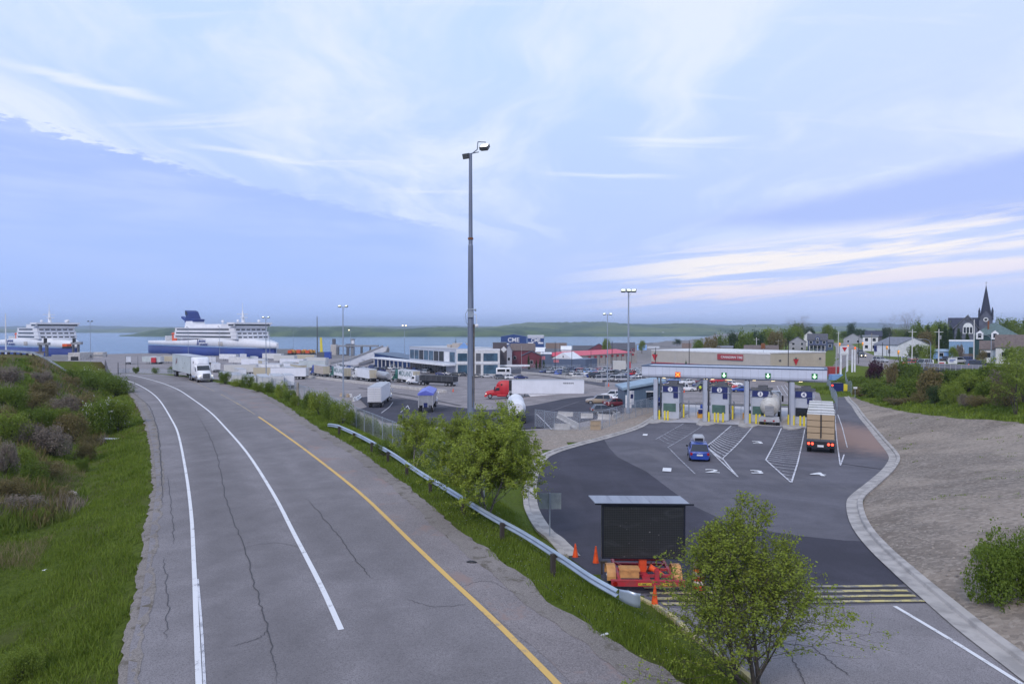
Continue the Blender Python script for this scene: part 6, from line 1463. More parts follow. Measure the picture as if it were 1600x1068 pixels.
M['tail_bright'] = mat('brake_lamp', (.8, .05, .03), .3, emit=(1, .06, .03), estr=4.0)
M['tarp_blue'] = mat('blue_tarpaulin', (.16, .20, .62), .5, c2=(.10, .12, .48), scale=.6)
M['cream_white'] = mat('tank_white', (.62, .60, .56), .4, c2=(.46, .44, .40), scale=.9)
seamed('lumber', (.44, .33, .21), 2, .14, .7, .14, .85)
M['wrap'] = mat('lumber_wrap', (.62, .60, .58), .5, c2=(.52, .50, .46), scale=1.2)
seamed('roll_door', (.62, .63, .66), 2, .45, .6, .12)
q = MB()   # slanting red brush marks on the near side of its box
for k in range(3): q.prism([(-12.6 + k*.55, 2.2 + .2*k), (-12.3 + k*.5, 2.2 + .1*k), (-11.7 + k*.5, 3.3 + .1*k), (-11.9 + k*.5, 3.4 - .2*k)], 1, -1.292, -1.285)
q.build('emblem', 'maroon', t)
q = MB(); q.box(-6.0, -5.8, -1.30, -1.285, 1.7, 1.95); q.box(-4.6, -4.5, -1.30, -1.285, 2.6, 2.8); q.build('placard', 'black', t)
def rear_at(px, py, rz, L):   # origin for a trailer whose rear centre touches that pixel
    p = G(px, py); return Vector((p.x + cos(rz) * L, p.y + sin(rz) * L, h(p.x, p.y)))
HQ = R(122)
def queue(px, py, label, body, tpaint, L=13.5, **kw):
    o = rear_at(px, py, kw.pop('rz', HQ), L); rz_ = kw.pop('rz2', HQ)
    t = tractor(o, rz_, label, tpaint, True, 'trucks queueing in the yard', None, 'semi_truck', kw.pop('high', True))
    trailer(None, 0, '', body, L, kw.pop('H_', 4.05), kw.pop('rear', 'container_cream'), root=t, legs=False, **kw); return t
queue(651, 600, 'truck with large green lettering on its white box, right one of the two lettered', 'white', 'green', 11.5, letters='MIDLAND', lm='teal', ls=2.25, lside=-1, letz=.25)
queue(583, 596.5, 'white truck right of the left lettered one, with cream rear doors', 'trailer_white', 'white', 11.5)
queue(543, 593, 'truck with green lettering farther left, behind the lamp mast', 'white', 'green', 11.0, letters='MIDLAND', lm='teal', ls=2.25, lside=-1, letz=.2)
queue(510, 589, 'grey box truck with a blue tractor, left of both lettered trucks', 'beige', 'blue', 11.5)
p_ = rear_at(474, 586, R(125), 12); t = trailer(p_, R(125), 'cream corrugated container on a chassis at the left end of the queue', 'container_cream', 12, 3.9, 'container_cream', cat='trailer')
p_ = rear_at(462, 581, R(122), 12); t = trailer(p_, R(122), 'white trailer with brownish doors just behind the cream container', 'container_white', 12, 4.1, 'beige', cat='trailer')
def tanker(px, py, rz, label, m='mill_grey', root=None, L=9):
    o = rear_at(px, py, rz, L); t = tractor(o, rz, label, 'green', True, 'trucks queueing in the yard', None, 'tanker_truck', False)
    q = MB(); q.cyl((-L, 0, 2.2), (-L + 1.4, 0, 2.25), .75, 1.2, 16); q.cyl((-L + 1.4, 0, 2.25), (-.8, 0, 2.25), 1.2, None, 16); q.cyl((-.8, 0, 2.25), (.4, 0, 2.2), 1.2, .6, 16); q.build('tank', m, t)
    q = MB(); q.box(-L, 0, -.5, .5, .7, 1.0); q.build('chassis', 'black', t)
    for x in (-L + 1.2, -L + 2.5): tyre_pair(t, x, 1.24)
tanker(606, 598, HQ, 'polished tanker truck between the white truck and the right lettered one')
rzb = R(150); o = rear_at(712, 603.5, rzb, 11.5); t = tractor(o, rzb, 'white tractor with a long black open trailer, rightmost in the truck queue', 'white', False, 'trucks queueing in the yard', None, 'semi_truck')
q = MB(); q.box(-11.5, .6, -1.25, 1.25, 1.35, 3.0); q.build('bulk_box', 'tarp_black', t); q = MB(); q.box(-11.56, -11.5, -1.2, 1.2, .6, 1.3); q.build('rear_bumper', 'silver', t)
for k in range(7): q = MB(); q.box(-11.3 + k*1.9, -11.2 + k*1.9, 1.25, 1.30, 1.4, 2.95); q.build('rib', 'dgrey', t)
q = MB(); q.box(-11.5, .4, -.5, .5, .8, 1.35); q.build('chassis', 'black', t)
for x in (-10.2, -8.9): tyre_pair(t, x, 1.24)
rz = R(93); o = rear_at(585, 637.5, rz, 12.5)
t = tractor(o, rz, 'plain white box trailer and tractor seen from behind in the near yard', 'white', True, None, None, 'semi_truck'); trailer(None, 0, '', 'trailer_white', 12.5, 4.0, 'roll_door', root=t, legs=False)
rz = R(93); o = rear_at(665, 645, rz, 9.5)
t = tractor(o, rz, 'silver hopper truck under a peaked blue tarpaulin in the near yard', 'white', False, None, None, 'semi_truck')
q = MB(); q.box(-9.5, .2, -1.25, 1.25, 1.3, 3.1); q.build('hopper_box', 'mill_grey', t); q = MB(); q.prism([(-1.32, 2.95), (1.32, 2.95), (1.32, 3.25), (0, 3.75), (-1.32, 3.25)], 0, -9.6, .3); q.build('tarpaulin', 'tarp_blue', t)
for y_ in (-1.15, -.4, .4, 1.15): q = MB(); q.box(-9.57, -9.5, y_ - .07, y_ + .07, .9, 3.0); q.build('rib', 'silver', t)
q = MB(); q.box(-9.56, -9.5, -.35, .35, 1.0, 1.7); q.build('discharge_hatch', 'navy', t); q = MB(); q.box(-9.5, 0, -.5, .5, .8, 1.3); q.build('chassis', 'black', t)
for x in (-8.4, -7.1): tyre_pair(t, x, 1.24)
rz = R(91); o = rear_at(808, 664, rz, 9.5); t = thing('tank_trailer', 'white round tank trailer half hidden by the dense bushy tree', 'tanker', o, rz)
q = MB(); q.cyl((-9.5, 0, 2.1), (-8.3, 0, 2.15), .8, 1.2, 18); q.cyl((-8.3, 0, 2.15), (-4.8, 0, 2.1), 1.2, 1.2, 18); q.cyl((-4.8, 0, 2.1), (-1, 0, 2.2), 1.2, None, 18); q.cyl((-1, 0, 2.2), (0, 0, 2.2), 1.2, .7, 18); q.build('tank', 'white', t)
q = MB(); q.tube([(-9.3, 1.0, 1.2), (-9.3, 1.0, 3.4), (-.5, 1.0, 3.5)], .04, 5); q.build('handrail', 'white', t); q = MB(); q.box(-9.3, 0, -.5, .5, .7, 1.1); q.build('chassis', 'black', t)
for x in (-8.2, -6.9): tyre_pair(t, x, 1.24)
D = 86; p = G(1202, 665); rz = pi/2 + R(-22.5)
t = thing('bulk_tanker', 'white bulk tanker truck seen from behind in toll lane three', 'tanker', p, rz)
q = MB()
def octo(x, r, zc, fl=1.0): return [(x, r * cos(a) , zc + r * sin(a) * fl) for a in [2*pi*(i+.5)/16 for i in range(16)]]
q.loft([octo(.3, .55, 2.35), octo(.9, 1.05, 2.35), octo(1.3, 1.22, 2.35), octo(3.2, 1.25, 2.4), octo(5.5, 1.27, 2.5), octo(9.5, 1.27, 2.55), octo(10.6, .9, 2.5)]); q.build('tank', 'cream_white', t)
q = MB(); q.box(.02, .10, -.55, .55, 1.3, 2.6)
q.build('ladder_panel', 'grey', t); q = MB()
for k in range(6): q.box(-.03, .02, -.5, .5, 1.4 + k*.2, 1.44 + k*.2)
q.build('ladder_rungs', 'silver', t)
q = MB(); q.box(-.25, 1.0, -1.2, 1.2, .95, 1.15); q.box(-.3, -.2, -1.25, 1.25, .55, 1.0); q.box(1, 10, -.5, .5, .7, 1.2); q.build('chassis', 'silver', t)
for s in (1, -1): q = MB(); q.box(-.33, -.30, s*.55 - .12, s*.55 + .12, .62, .80); q.build('tail_light', 'tail_red', t)
q = MB(); q.cyl((2.2, 0, 3.65), (2.2, 0, 3.85), .3, None, 10); q.cyl((5.2, 0, 3.75), (5.2, 0, 3.95), .3, None, 10); q.build('hatch', 'silver', t)
for x in (.45, 1.75): tyre_pair(t, x, 1.26, .52)
q = MB(); q.loft([ring(11.0, 1.22, .8, 3.6, .2), ring(12.5, 1.2, .8, 3.6, .2)]); q.build('cab', 'white', t)
for s in (1, -1): q = MB(); q.box(12.4, 12.55, s*1.42 - .12, s*1.42 + .12, 2.0, 2.9); q.build('mirror', 'black', t)
tyre_pair(t, 8.6, 1.26)
p = G(1282, 707.5); rz = pi/2 + R(-24.5); t = thing('lumber_truck', 'flatbed truck stacked with tan lumber bundles at toll lane four, tail lights lit', 'truck', p, rz)
q = MB(); q.box(0, 15.5, -1.28, 1.28, 1.15, 1.35); q.build('deck', 'dgrey', t)
zs = [1.36, 1.98, 2.60, 3.22]
nb = 0
for i, xs_ in enumerate(((.15, 4.7), (4.85, 9.6), (9.75, 14.4))):
    for j in range(4):
        for s in (-1, 1):
            q = MB(); y0, y1 = (-1.24, -.02) if s < 0 else (.02, 1.24); q.box(xs_[0], xs_[1] - .3 * (j == 3), y0, y1, zs[j], zs[j] + .56)
            lb_ = q.build('lumber_bundle', 'lumber' if j < 3 or i == 0 else 'wrap', t)
            if j == 3: q = MB(); q.box(xs_[0] - .02, xs_[1] - .28, y0 - .015, y1 + .015, zs[j] + .562, zs[j] + .60); q.build('wrap', 'wrap', lb_)
for x in (1.2, 3.5, 6.5, 9, 12): q = MB(); q.tube([(x, -1.30, 1.3), (x, -1.28, 3.86), (x, 1.28, 3.86), (x, 1.30, 1.3)], .03, 4); q.build('strap', 'black', t)
q = MB(); q.box(.10, .14, -.09, .04, 1.5, 3.80); q.build('strap', 'black', t)
q = MB(); q.box(-.12, .0, -1.28, 1.28, .55, 1.15); q.box(-.05, 3, -1.28, -1.2, .5, 1.1); q.box(-.05, 3, 1.2, 1.28, .5, 1.1); q.build('rear_frame', 'black', t); q = MB(); q.box(-.15, -.121, -.28, .28, .62, .82); q.build('licence_plate', 'white', t)
for s in (1, -1):
    for d_x in (.18, -.16): q = MB(); q.cyl((-.122, s*.90 + d_x, .92), (-.15, s*.90 + d_x, .92), .12, None, 12); q.build('tail_light', 'tail_bright', t)
for x in (.8, 2.1): tyre_pair(t, x, 1.26, .52)
q = MB(); q.box(0, 14, -.5, .5, .8, 1.15); q.build('chassis', 'black', t)
q = MB(); q.loft([ring(15.8, 1.2, .8, 3.5, .2), ring(18.2, 1.2, .8, 3.3, .2), ring(18.8, 1.1, .8, 2.0, .2), ring(20.4, 1.0, .8, 1.8, .2)]); q.build('cab', 'navy', t)
for x in (16.2, 17.4): tyre_pair(t, x, 1.24)
c = car('van', 'p_black', G(1262, 650), pi/2 - R(24), 'dark vehicle with one lit tail light between toll booth four and the lumber truck')
for s in (1, -1): q = MB(); q.box(-2.50, -2.45, s*.75 - .14, s*.75 + .14, .80, 1.1); q.build('lit_tail_light', 'tail_on', c)
p = G(787, 587); t = thing('shuttle_bus', 'white shuttle bus with dark windows before the glass terminal', 'bus', p, R(-4)); k = p.y / FP; Lb = 23 * k
q = MB(); q.loft([ring(-Lb/2, 1.2, .45, 3.0, .2), ring(-Lb/2 + .3, 1.25, .4, 3.1, .2), ring(Lb/2 - .3, 1.25, .4, 3.1, .2), ring(Lb/2, 1.1, .45, 2.7, .3)]); q.build('body', 'white', t)
q = MB(); q.box(-Lb/2 + .5, Lb*.12, -1.29, -1.245, 1.6, 2.6); q.build('windows', 'glass', t); q = MB(); q.box(Lb*.20, Lb*.42, -1.29, -1.245, 1.6, 2.6); q.build('windows', 'glass', t)
for x in (-Lb*.3, Lb*.3): tyre_pair(t, x, 1.2)
r7 = random.Random(9)
tl = [(388,601,200),(408,602,200),(428,600,195),(446,599,190),(366,598,205),(350,596,205),(372,590,200),(398,590,200),(425,590,195),(447,586,185),(392,582,185),(420,580,182),(445,577,182),(470,575,180),(352,583,200),(408,573,178),(440,571,178),(480,568,178),(335,578,200),(380,571,180),
      (360,567,180),(395,565,180),(430,564,180),(465,562,180),(330,566,180),(300,566,180),(345,561,180),(378,560,180),(412,560,180),(225,566,182),(240,565,182),(255,565,182),(268,565,182),(200,566,182)]
seen_ = {}
for i, (px, py, a) in enumerate(tl):
    q2 = onlow(px, py + (5 if i < 6 else 2)); p = Vector((*q2, h(*q2))); body = ['trailer_white', 'container_white', 'white', 'trailer_white', 'offwhite', 'trailer_grey', 'container_white', 'container_cream'][i % 8]
    near = i < 6; a2 = R(115 if near else (a - 20 if i % 3 else 120))
    L = (9.5, 14, 12.5)[i % 3]
    where = 'nearest row behind the fence' if i < 6 else 'second row' if i < 10 else 'third row' if i < 19 else 'back row below the ferry' if i < 29 else 'line left of the parked semi'
    seen_.setdefault(where, []).append(i); rowx = sorted([x[0] for j, x in enumerate(tl) if (j < 6) == (i < 6) and (6 <= j < 10) == (6 <= i < 10) and (10 <= j < 19) == (10 <= i < 19) and (19 <= j < 29) == (19 <= i < 29) and (j >= 29) == (i >= 29)])
    lab = '%s trailer, %s from the left in the %s' % ({'trailer_white': 'plain white', 'container_white': 'ribbed white', 'white': 'bright white', 'offwhite': 'off white', 'trailer_grey': 'pale grey', 'container_cream': 'cream'}[body], NUM[rowx.index(px)], where)
    trailer((p.x, p.y, p.z), a2, lab, body, L, (3.9, 4.1, 4.0)[i % 3], ('white', 'container_white', 'offwhite')[i % 3], group='trailers parked in the yard')
p = G(241, 568.5); box = MB(); k = p.y / FP; box.box(-3.5*k, 3.5*k, 0, 5, .9, 10*k); t = thing('semi_trailer', 'bright red trailer among white ones left of the parked semi', 'trailer', (p.x, p.y - 1, p.z)); box.build('cargo_box', 'red', t); q = MB(); q.box(-3.3*k, 3.3*k, .2, 4.5, 0, .9); q.build('chassis', 'black', t)
M['brown_dark'] = mat('dark_brown_cladding', (.085, .07, .08), .7); M['hall_blue'] = mat('hall_blue', (.01, .035, .14), .5); M['shed_blue'] = mat('shed_blue', (.012, .05, .20), .5)
M['red_dull'] = mat('dull_red', (.36, .05, .06), .6); M['shop_cream'] = mat('shop_cream', (.50, .44, .34), .7, c2=(.45, .40, .31), scale=.3); M['town_blue'] = mat('town_blue', (.075, .10, .19), .6)
M['shop_blue'] = mat('shop_blue', (.22, .36, .55), .6); M['green_dk'] = mat('dark_green_wall', (.012, .055, .06), .6); M['church_grey'] = mat('church_grey', (.11, .12, .17), .8, c2=(.08, .085, .12), scale=.5)
M['rail_grey'] = mat('railing_grey', (.24, .24, .30), .6, c2=(.19, .19, .24), scale=.5)
def bframe(px0, px1, D, label, name='building', cat='building', D1=None, group=None, z=None):
    """an Empty at the left front corner; x runs along the front to the right corner, y back"""
    a = Vector(((px0 - 800) / FP * D, D)); r0, r1 = (px0 - 800)/FP, (px1 - 800)/FP; rm = (r0 + r1)/2; D1 = D * (r0*rm + 1)/(r1*rm + 1) if D1 is None else D1; b = Vector(((px1 - 800) / FP * D1, D1)); m_ = (a + b) / 2
    z = min(h(a.x, a.y), h(b.x, b.y)) if z is None else z
    return thing(name, label, cat, (a.x, a.y, z), atan2(b.y - a.y, b.x - a.x), group), (b - a).length, z
def gable(t, w_, d, zw, zr, wall, roof, eave=.35, axis='x', over=.3):
    """walls and a pitched roof; axis is the direction of the ridge"""
    q = MB()
    if axis == 'x': q.prism([(0, -.6), (d, -.6), (d, zw), (d/2, zr - .05), (0, zw)], 0, 0, w_)
    else: q.prism([(0, -.6), (w_, -.6), (w_, zw), (w_/2, zr - .05), (0, zw)], 1, 0, d)
    q.build('wall', wall, t); q = MB(); th = .14
    if axis == 'x':
        sl_ = (zr - zw) / (d / 2); e = eave
        q.prism([(-e, zw - e*sl_ + .02), (d/2, zr + .02), (d + e, zw - e*sl_ + .02), (d + e, zw - e*sl_ + .02 + th), (d/2, zr + .02 + th), (-e, zw - e*sl_ + .02 + th)], 0, -over, w_ + over)
    else:
        sl_ = (zr - zw) / (w_ / 2); e = eave
        q.prism([(-e, zw - e*sl_ + .02), (w_/2, zr + .02), (w_ + e, zw - e*sl_ + .02), (w_ + e, zw - e*sl_ + .02 + th), (w_/2, zr + .02 + th), (-e, zw - e*sl_ + .02 + th)], 1, -over, d + over)
    return q.build('roof', roof, t)
def flat(t, w_, d, zt, wall, roof='dgrey', par=.35):
    q = MB(); q.box(0, w_, 0, d, -.6, zt); q.build('wall', wall, t); q = MB(); q.box(-.08, w_ + .08, -.08, d + .08, zt, zt + par); q.build('roof', roof, t)
def win(t, x0, x1, z0, z1, y=0, m='glass', fr='white', side=False, x=0):
    """a window with its frame on the front wall (or on a side wall at x)"""
    q = MB(); e = .1
    if not side: q.box(x0 - e, x1 + e, y - .06, y - .003, z0 - e, z1 + e)
    else: q.box(min(x, x + side*.06), max(x, x + side*.06) - (.0), x0 - e, x1 + e, z0 - e, z1 + e)
    f = q.build('window', fr, t); q = MB()
    if not side: q.box(x0, x1, y - .09, y - .062, z0, z1)
    else: q.box(min(x + side*.062, x + side*.09), max(x + side*.062, x + side*.09), x0, x1, z0, z1)
    q.build('pane', m, f)
def K(px, py, D, z): return at(px, py, D)[2] - z
t, w_, z = bframe(640, 713, 300, 'two storey grey glass terminal wing with a long flat canopy', D1=262); zt = K(713, 546, 262, z); flat(t, w_, 22, zt, 'metal', 'silver')
for i in range(9): 
    x0 = w_ * (.01 + .108 * i); win(t, x0 + .2, x0 + w_*.098, zt*.52, zt*.90, 0, ('glass_blue', 'glass_blue', 'glass', 'glass_blue', 'glass_blue', 'glass', 'glass', 'white', 'glass_blue')[i], 'silver')
q = MB(); q.box(w_*.02, w_*.80, -.10, -.003, .2, zt*.36); q.build('glass_front', 'glass', t)
for i in range(14): q = MB(); q.box(w_*(.02 + .056*i), w_*(.02 + .056*i) + .14, -.16, -.101, .2, zt*.36); q.build('mullion', 'silver', t)
q = MB(); q.box(-w_*.75, w_ - .2, -5.0, -.2, zt*.40, zt*.46); q.build('canopy', 'white', t)
for i in range(9): q = MB(); q.box(-w_*.72 + i*w_*.11, -w_*.72 + i*w_*.11 + .4, -4.6, -4.2, -.3, zt*.40); q.build('canopy_post', 'offwhite', t)
q = MB(); q.box(w_*.55, w_*.62, 6, 9, zt + .36, zt + 1.6); q.box(w_*.66, w_*.8, 6, 10, zt + .36, zt + 2.2); q.build('roof_plant', 'beige', t)
t, w_, z = bframe(713, 781, 262, 'white framed two storey terminal wing with large blue tinted windows'); zt = K(745, 547, 262, z); flat(t, w_, 16, zt, 'offwhite', 'white')
for i, (a_, b_) in enumerate(((.03,.25),(.30,.40),(.45,.56),(.62,.95))):
    m_ = ('glass_blue', 'glass_blue', 'dgrey', 'glass_blue')[i]; win(t, w_*a_, w_*b_, zt*.56, zt*.88, 0, m_, 'offwhite'); win(t, w_*a_, w_*b_, zt*.05, zt*.42, 0, m_, 'offwhite')
q = MB(); q.box(0, w_, -.16, -.004, zt*.46, zt*.52); q.build('band', 'white', t)
q = MB(); q.prism([(w_*.0, zt + .36), (w_*.32, zt + .36), (w_*.16, zt + 2.9)], 1, 3, 11); q.build('skylight', 'lblue', t)
t, w_, z = bframe(770, 792, 270, 'dark brown lift tower with a pale diamond emblem'); zt = K(780, 536, 270, z); q = MB(); q.box(0, w_, 0, 8, -.5, zt); q.build('wall', 'brown_dark', t); q = MB(); q.box(-.1, w_ + .1, -.1, 8.1, zt, zt + .3); q.build('roof', 'dgrey', t)
q = MB(); cx, cz, r = w_*.78, zt*.80, 1.25; q.prism([(cx - r, cz), (cx, cz - r), (cx + r, cz), (cx, cz + r)], 1, -.12, -.004); q.build('emblem', 'offwhite', t)
q = MB(); q.box(w_*.4, w_ + 9, -3, -.3, 3.2, 3.8); q.build('entrance_canopy', 'white', t)
t, w_, z = bframe(585, 640, 330, 'low dark blue hall with small white marks left of the terminal', D1=318); zt = K(600, 552, 330, z); q = MB(); q.prism([(0, -.5), (w_, -.5), (w_, zt*.62), (0, zt)], 1, 0, 14); q.build('wall', 'hall_blue', t); q = MB(); q.prism([(-.2, zt + .003), (w_ + .2, zt*.62 + .003), (w_ + .2, zt*.62 + .3), (-.2, zt + .3)], 1, -.3, 14.3); q.build('roof', 'steelblue', t)
for i, fx in enumerate((.22, .28, .42)): q = MB(); q.box(w_*fx, w_*fx + .5, -.05, -.004, zt*.60, zt*.75); q.build('wall_mark', 'white', t)
t, w_, z = bframe(782.5, 823, 600, 'tall blue gabled shed with white lettering at the waterfront'); zt = K(800, 526, 600, z); zr = K(800, 522.5, 600, z); gable(t, w_, 40, zt, zr, 'shed_blue', 'shed_blue', .2, 'y', .2)
q = MB(); q.box(w_*.03, w_*.33, -.1, -.004, zt*.47, zt*.56); q.build('stripe', 'white', t); q = MB(); q.box(w_*.66, w_*.96, -.1, -.004, zt*.47, zt*.56); q.build('stripe', 'white', t)
text_mb('CME', 5.2, 'white', 'lettering', t, (w_*.49, -.15, zt*.78), (pi/2, 0, 0), .05, 1, .08)
t, w_, z = bframe(824, 850, 600, 'lower blue shed with white bands and lettering, right of the tall gabled one'); zt = K(830, 525, 600, z); flat(t, w_, 40, zt, 'shed_blue', 'white', .6)
q = MB(); q.box(.3, w_ - .3, -.1, -.004, zt*.88, zt*.96); q.build('stripe', 'white', t); q = MB(); q.box(w_*.04, w_*.36, -.1, -.004, zt*.50, zt*.60); q.build('stripe', 'white', t); q = MB(); q.box(w_*.64, w_*.96, -.1, -.004, zt*.50, zt*.60); q.build('stripe', 'white', t)
text_mb('CME', 4.2, 'white', 'lettering', t, (w_*.5, -.15, zt*.72), (pi/2, 0, 0), .05, 1, .08)
def house(px0, px1, D, ytop, yeave, label, wall, roof, axis='x', d=9, wins=2, D1=None, name='house', cat='house', wm='glass', rows=1, z=None, chim=False, zdrop=None):
    t, w_, z = bframe(px0, px1, D, label, name, cat, D1, None, z); zw = K((px0 + px1)/2, yeave, (D + (D1 or D))/2, z); zr = K((px0 + px1)/2, ytop, (D + (D1 or D))/2, z)
    if zr - zw < .5: flat(t, w_, d, zr, wall, roof); zw = zr
    else:
        rf = gable(t, w_, d, zw, zr, wall, roof, .35, axis)
        if chim: q = MB(); q.box(w_*.45, w_*.45 + .8, d*.4, d*.4 + .8, zr - .6, zr + 1.3); q.build('chimney', 'brown', rf)
    for r_ in range(rows):
        for i in range(wins):
            c_ = w_ * (i + .5) / wins; ww = min(.6, w_/wins*.28); z0 = zw * (r_ + .42) / rows; win(t, c_ - ww, c_ + ww, z0 - .1, z0 + min(1.3, zw/rows*.42), 0, wm, 'white')
    return t, w_, z, zw, zr
H_ = [(790,800,330,538,548,'pale grey gabled house wall beside the lift tower','siding_grey','shingle_pale','y',14,1), (798,836,345,537,547,'maroon hall with a brownish grey roof right of the lift tower','maroon','shingle_brown','x',12,3),
 (815,846,300,549,556,'low house with dark red gable in front of the maroon hall','maroon','shingle_navy','y',10,1), (832,852,420,543,549,'small hall with a white arched roof beside the maroon hall','beige','white','x',10,1),
 (853,885,430,536,545,'rust red brick block above a dark flat one near the harbour','rust','brown','x',10,4), (852,880,380,545,552,'dark blue flat building below the rust red block','navy','dgrey','x',10,0),
 (877,893,340,541,546,'cream white house with yellow doors left of the red roof','white','white','x',8,3), (916,956,520,537,548,'broad maroon gable house behind the red roof','maroon','shingle_navy','y',16,0),
 (895,930,620,540,546,'grey roofed waterfront row left of the maroon gable','grey','shingle_grey','x',10,3),(948,985,480,536,546,'long dark roofed house right of the maroon gable','dgrey','shingle_grey','x',12,0),
 (984,992,560,535,543,'small dark red house beside the second lamp mast','maroon','shingle_grey','x',8,1),(996,1010,640,539,547,'pale blue roofed shed right of the second lamp mast','lblue','lblue','x',8,0),
 (1012,1030,700,541,547,'flat white warehouse with a red sign near the harbour','white','silver','x',10,0),(1033,1048,760,541,546,'small cream house among harbour roofs','cream','shingle_grey','x',8,2),
 (1049,1062,800,539,545,'row of small white houses left of the round tree','white','shingle_pale','x',8,2),(1066,1080,700,536,544,'brick red house right of the round tree','rust','brown','x',8,2),
 (1000,1020,900,536,541,'far pale house at the water edge','white','shingle_grey','x',8,2),(1022,1040,1000,535,539,'far grey row at the water edge','siding_grey','shingle_pale','x',8,3),(1044,1058,1080,534,538,'farthest white house at the water edge','white','shingle_pale','x',8,2),
 (960,975,900,536,540,'pale roofs beyond the maroon gable at the shore','beige','shingle_pale','x',8,2),(860,872,760,540,544,'grey hut near the water left of the rust red block','grey','shingle_grey','x',8,1)]
for a_ in H_:
    px0, px1, D, yt, ye, lab, wl, rf, ax, dd, nw = a_; house(px0, px1, D, yt, ye, lab, wl, rf, ax, dd, nw)
t, w_, z = bframe(862, 915, 290, 'slate blue warehouse with a white triangular gable before the red roof', D1=283); zw = K(880, 560, 290, z); q = MB(); q.box(0, w_, 0, 14, -.5, zw); q.build('wall', 'siding_blue', t)
q = MB(); q.prism([(0, zw + .003), (w_*.62, zw + .003), (w_*.33, K(880, 550, 290, z))], 1, 0, 12); q.build('gable', 'white', t); q = MB(); q.box(w_*.06, w_*.22, -.08, -.004, zw*.62, zw*.9); q.build('sign', 'pink', t)
q = MB(); q.box(w_*.33, w_*.36, -.08, -.004, zw*1.12, zw*1.32); q.build('vent', 'dgrey', t)
t, w_, z = bframe(845, 862, 300, 'slate blue warehouse with pale roof edge left of the gabled one'); flat(t, w_, 14, K(850, 553, 300, z), 'siding_blue', 'white', .4); q = MB(); q.box(w_*.1, w_*.4, -.08, -.004, 3.5, 5.0); q.build('sign', 'pink', t)
t, w_, z = bframe(885, 995, 296, 'long storage row under a bright red roof with small red signs', D1=350); zw = K(900, 556, 300, z); zr = K(940, 546.5, 330, z); q = MB(); q.box(0, w_, 0, 14, -.5, zw); q.build('wall', 'beige', t)
q = MB(); q.add([(-1, -.5, zw), (w_*.92, -.5, zw), (w_*.92, 14.5, zw), (-1, 14.5, zw), (3, 7, zr), (w_*.86, 7, zr)], [(0, 1, 5, 4), (1, 2, 5), (2, 3, 4, 5), (3, 0, 4), (0, 3, 2, 1)]); q.build('roof', 'roof_red', t)
for i in range(9): q = MB(); q.box(w_*(.28 + i*.08), w_*(.31 + i*.08), -.1, -.004, zw*.72, zw*.9); q.build('sign', 'red', t); q = MB(); q.box(w_*(.27 + i*.08), w_*(.275 + i*.08), -.06, -.004, 0, zw*.95); q.build('door_joint', 'dgrey', t)
box_thing('shipping_container', 'white container with ribs below the red roofed row', 'container', 968, 575, 20, 564, 3, 'container_white', 262); box_thing('shipping_container', 'red container end right of the white ribbed one', 'container', 984, 575, 3, 565, 3, 'red', 262)
zs_ = 7.0
t, w_, z = bframe(1018, 1204, 232, 'long flat grey beige store front with a red sign and stripe', D1=196, name='store_building', z=zs_ - 1.5); zt = K(1018, 547.5, 232, z); zt2 = K(1204, 552, 196, z); q = MB(); q.box(0, w_, 0, 30, -.5, zt); q.build('wall', 'shop_beige', t); q = MB(); q.box(-.1, w_, -.1, 30, zt, zt + .35); q.build('roof', 'offwhite', t)
q = MB(); q.box(0, w_, -.09, -.004, zt*.56, zt*.61); q.build('stripe', 'red_dull', t)
q = MB(); q.box(w_*.60, w_*.80, -.35, -.004, zt*.79, zt*.97); sg = q.build('sign_board', 'red_dull', t); text_mb('CANADIAN TIRE', .98, 'offwhite', 'lettering', sg, (w_*.715, -.37, zt*.875), (pi/2, 0, 0), .02, 1.05, .02)
q = MB(); q.box(w_*.52, w_*.60, -2, -.004, 0, zt*.5); q.build('entrance', 'siding_grey', t); q = MB(); q.box(0, w_*.5, -.12, -.006, 0, zt*.48); q.build('pale_panel', 'offwhite', t)
def tri_emblem(t, x, z0, s, y=-.05, leaf=True):
    q = MB(); q.prism([(x - s, z0 + s*.75), (x, z0 - s), (x + s, z0 + s*.75)], 1, y - .12, y); e = q.build('emblem', 'red', t)
    if leaf: q = MB(); q.prism([(x - s*.45, z0 + s*.95), (x - s*.15, z0 + s*.75), (x + s*.15, z0 + s*.75), (x + s*.45, z0 + s*.95), (x + s*.12, z0 + s*1.02), (x, z0 + s*1.3), (x - s*.12, z0 + s*1.02)], 1, y - .13, y - .005); q.build('leaf_mark', 'green', e)
tri_emblem(t, w_*.035, zt*.78, 1.25)
t, w_, z = bframe(1204, 1290, 196, 'beige store end wall with a red triangle emblem behind the canopy', D1=205, name='store_building', z=zs_ - .5); zt = K(1240, 551.5, 200, z); q = MB(); q.box(0.02, w_, 0, 14, -1.5, zt); q.build('wall', 'shop_cream', t); q = MB(); q.box(0, w_ + .1, -.12, 14, zt, zt + .35); q.build('roof', 'offwhite', t)
q = MB(); q.box(0, w_, -.09, -.004, zt*.42, zt*.49); q.build('stripe', 'red_dull', t); tri_emblem(t, w_*.45, zt*.72, 1.05)
q = MB(); q.box(w_*.35, w_*.75, -3, -.004, zt*.18, zt*.24); q.build('awning', 'red_dull', t)
q = MB(); q.box(w_*.15, w_*.18, -.2, -.004, zt*.75, zt*.80); q.build('wall_light', 'dgrey', t); q = MB(); q.box(w_*.88, w_*.91, -.2, -.004, zt*.78, zt*.83); q.build('wall_light', 'dgrey', t)
box_thing('shipping_container', 'dark red container with pale panels right of the canopy end', 'container', 1306, 586, 20, 573, 3, 'red_dull', None); box_thing('shipping_container', 'low blue and white skip before the dark red container', 'container', 1309, 592, 17, 585, 2, 'lblue', None)
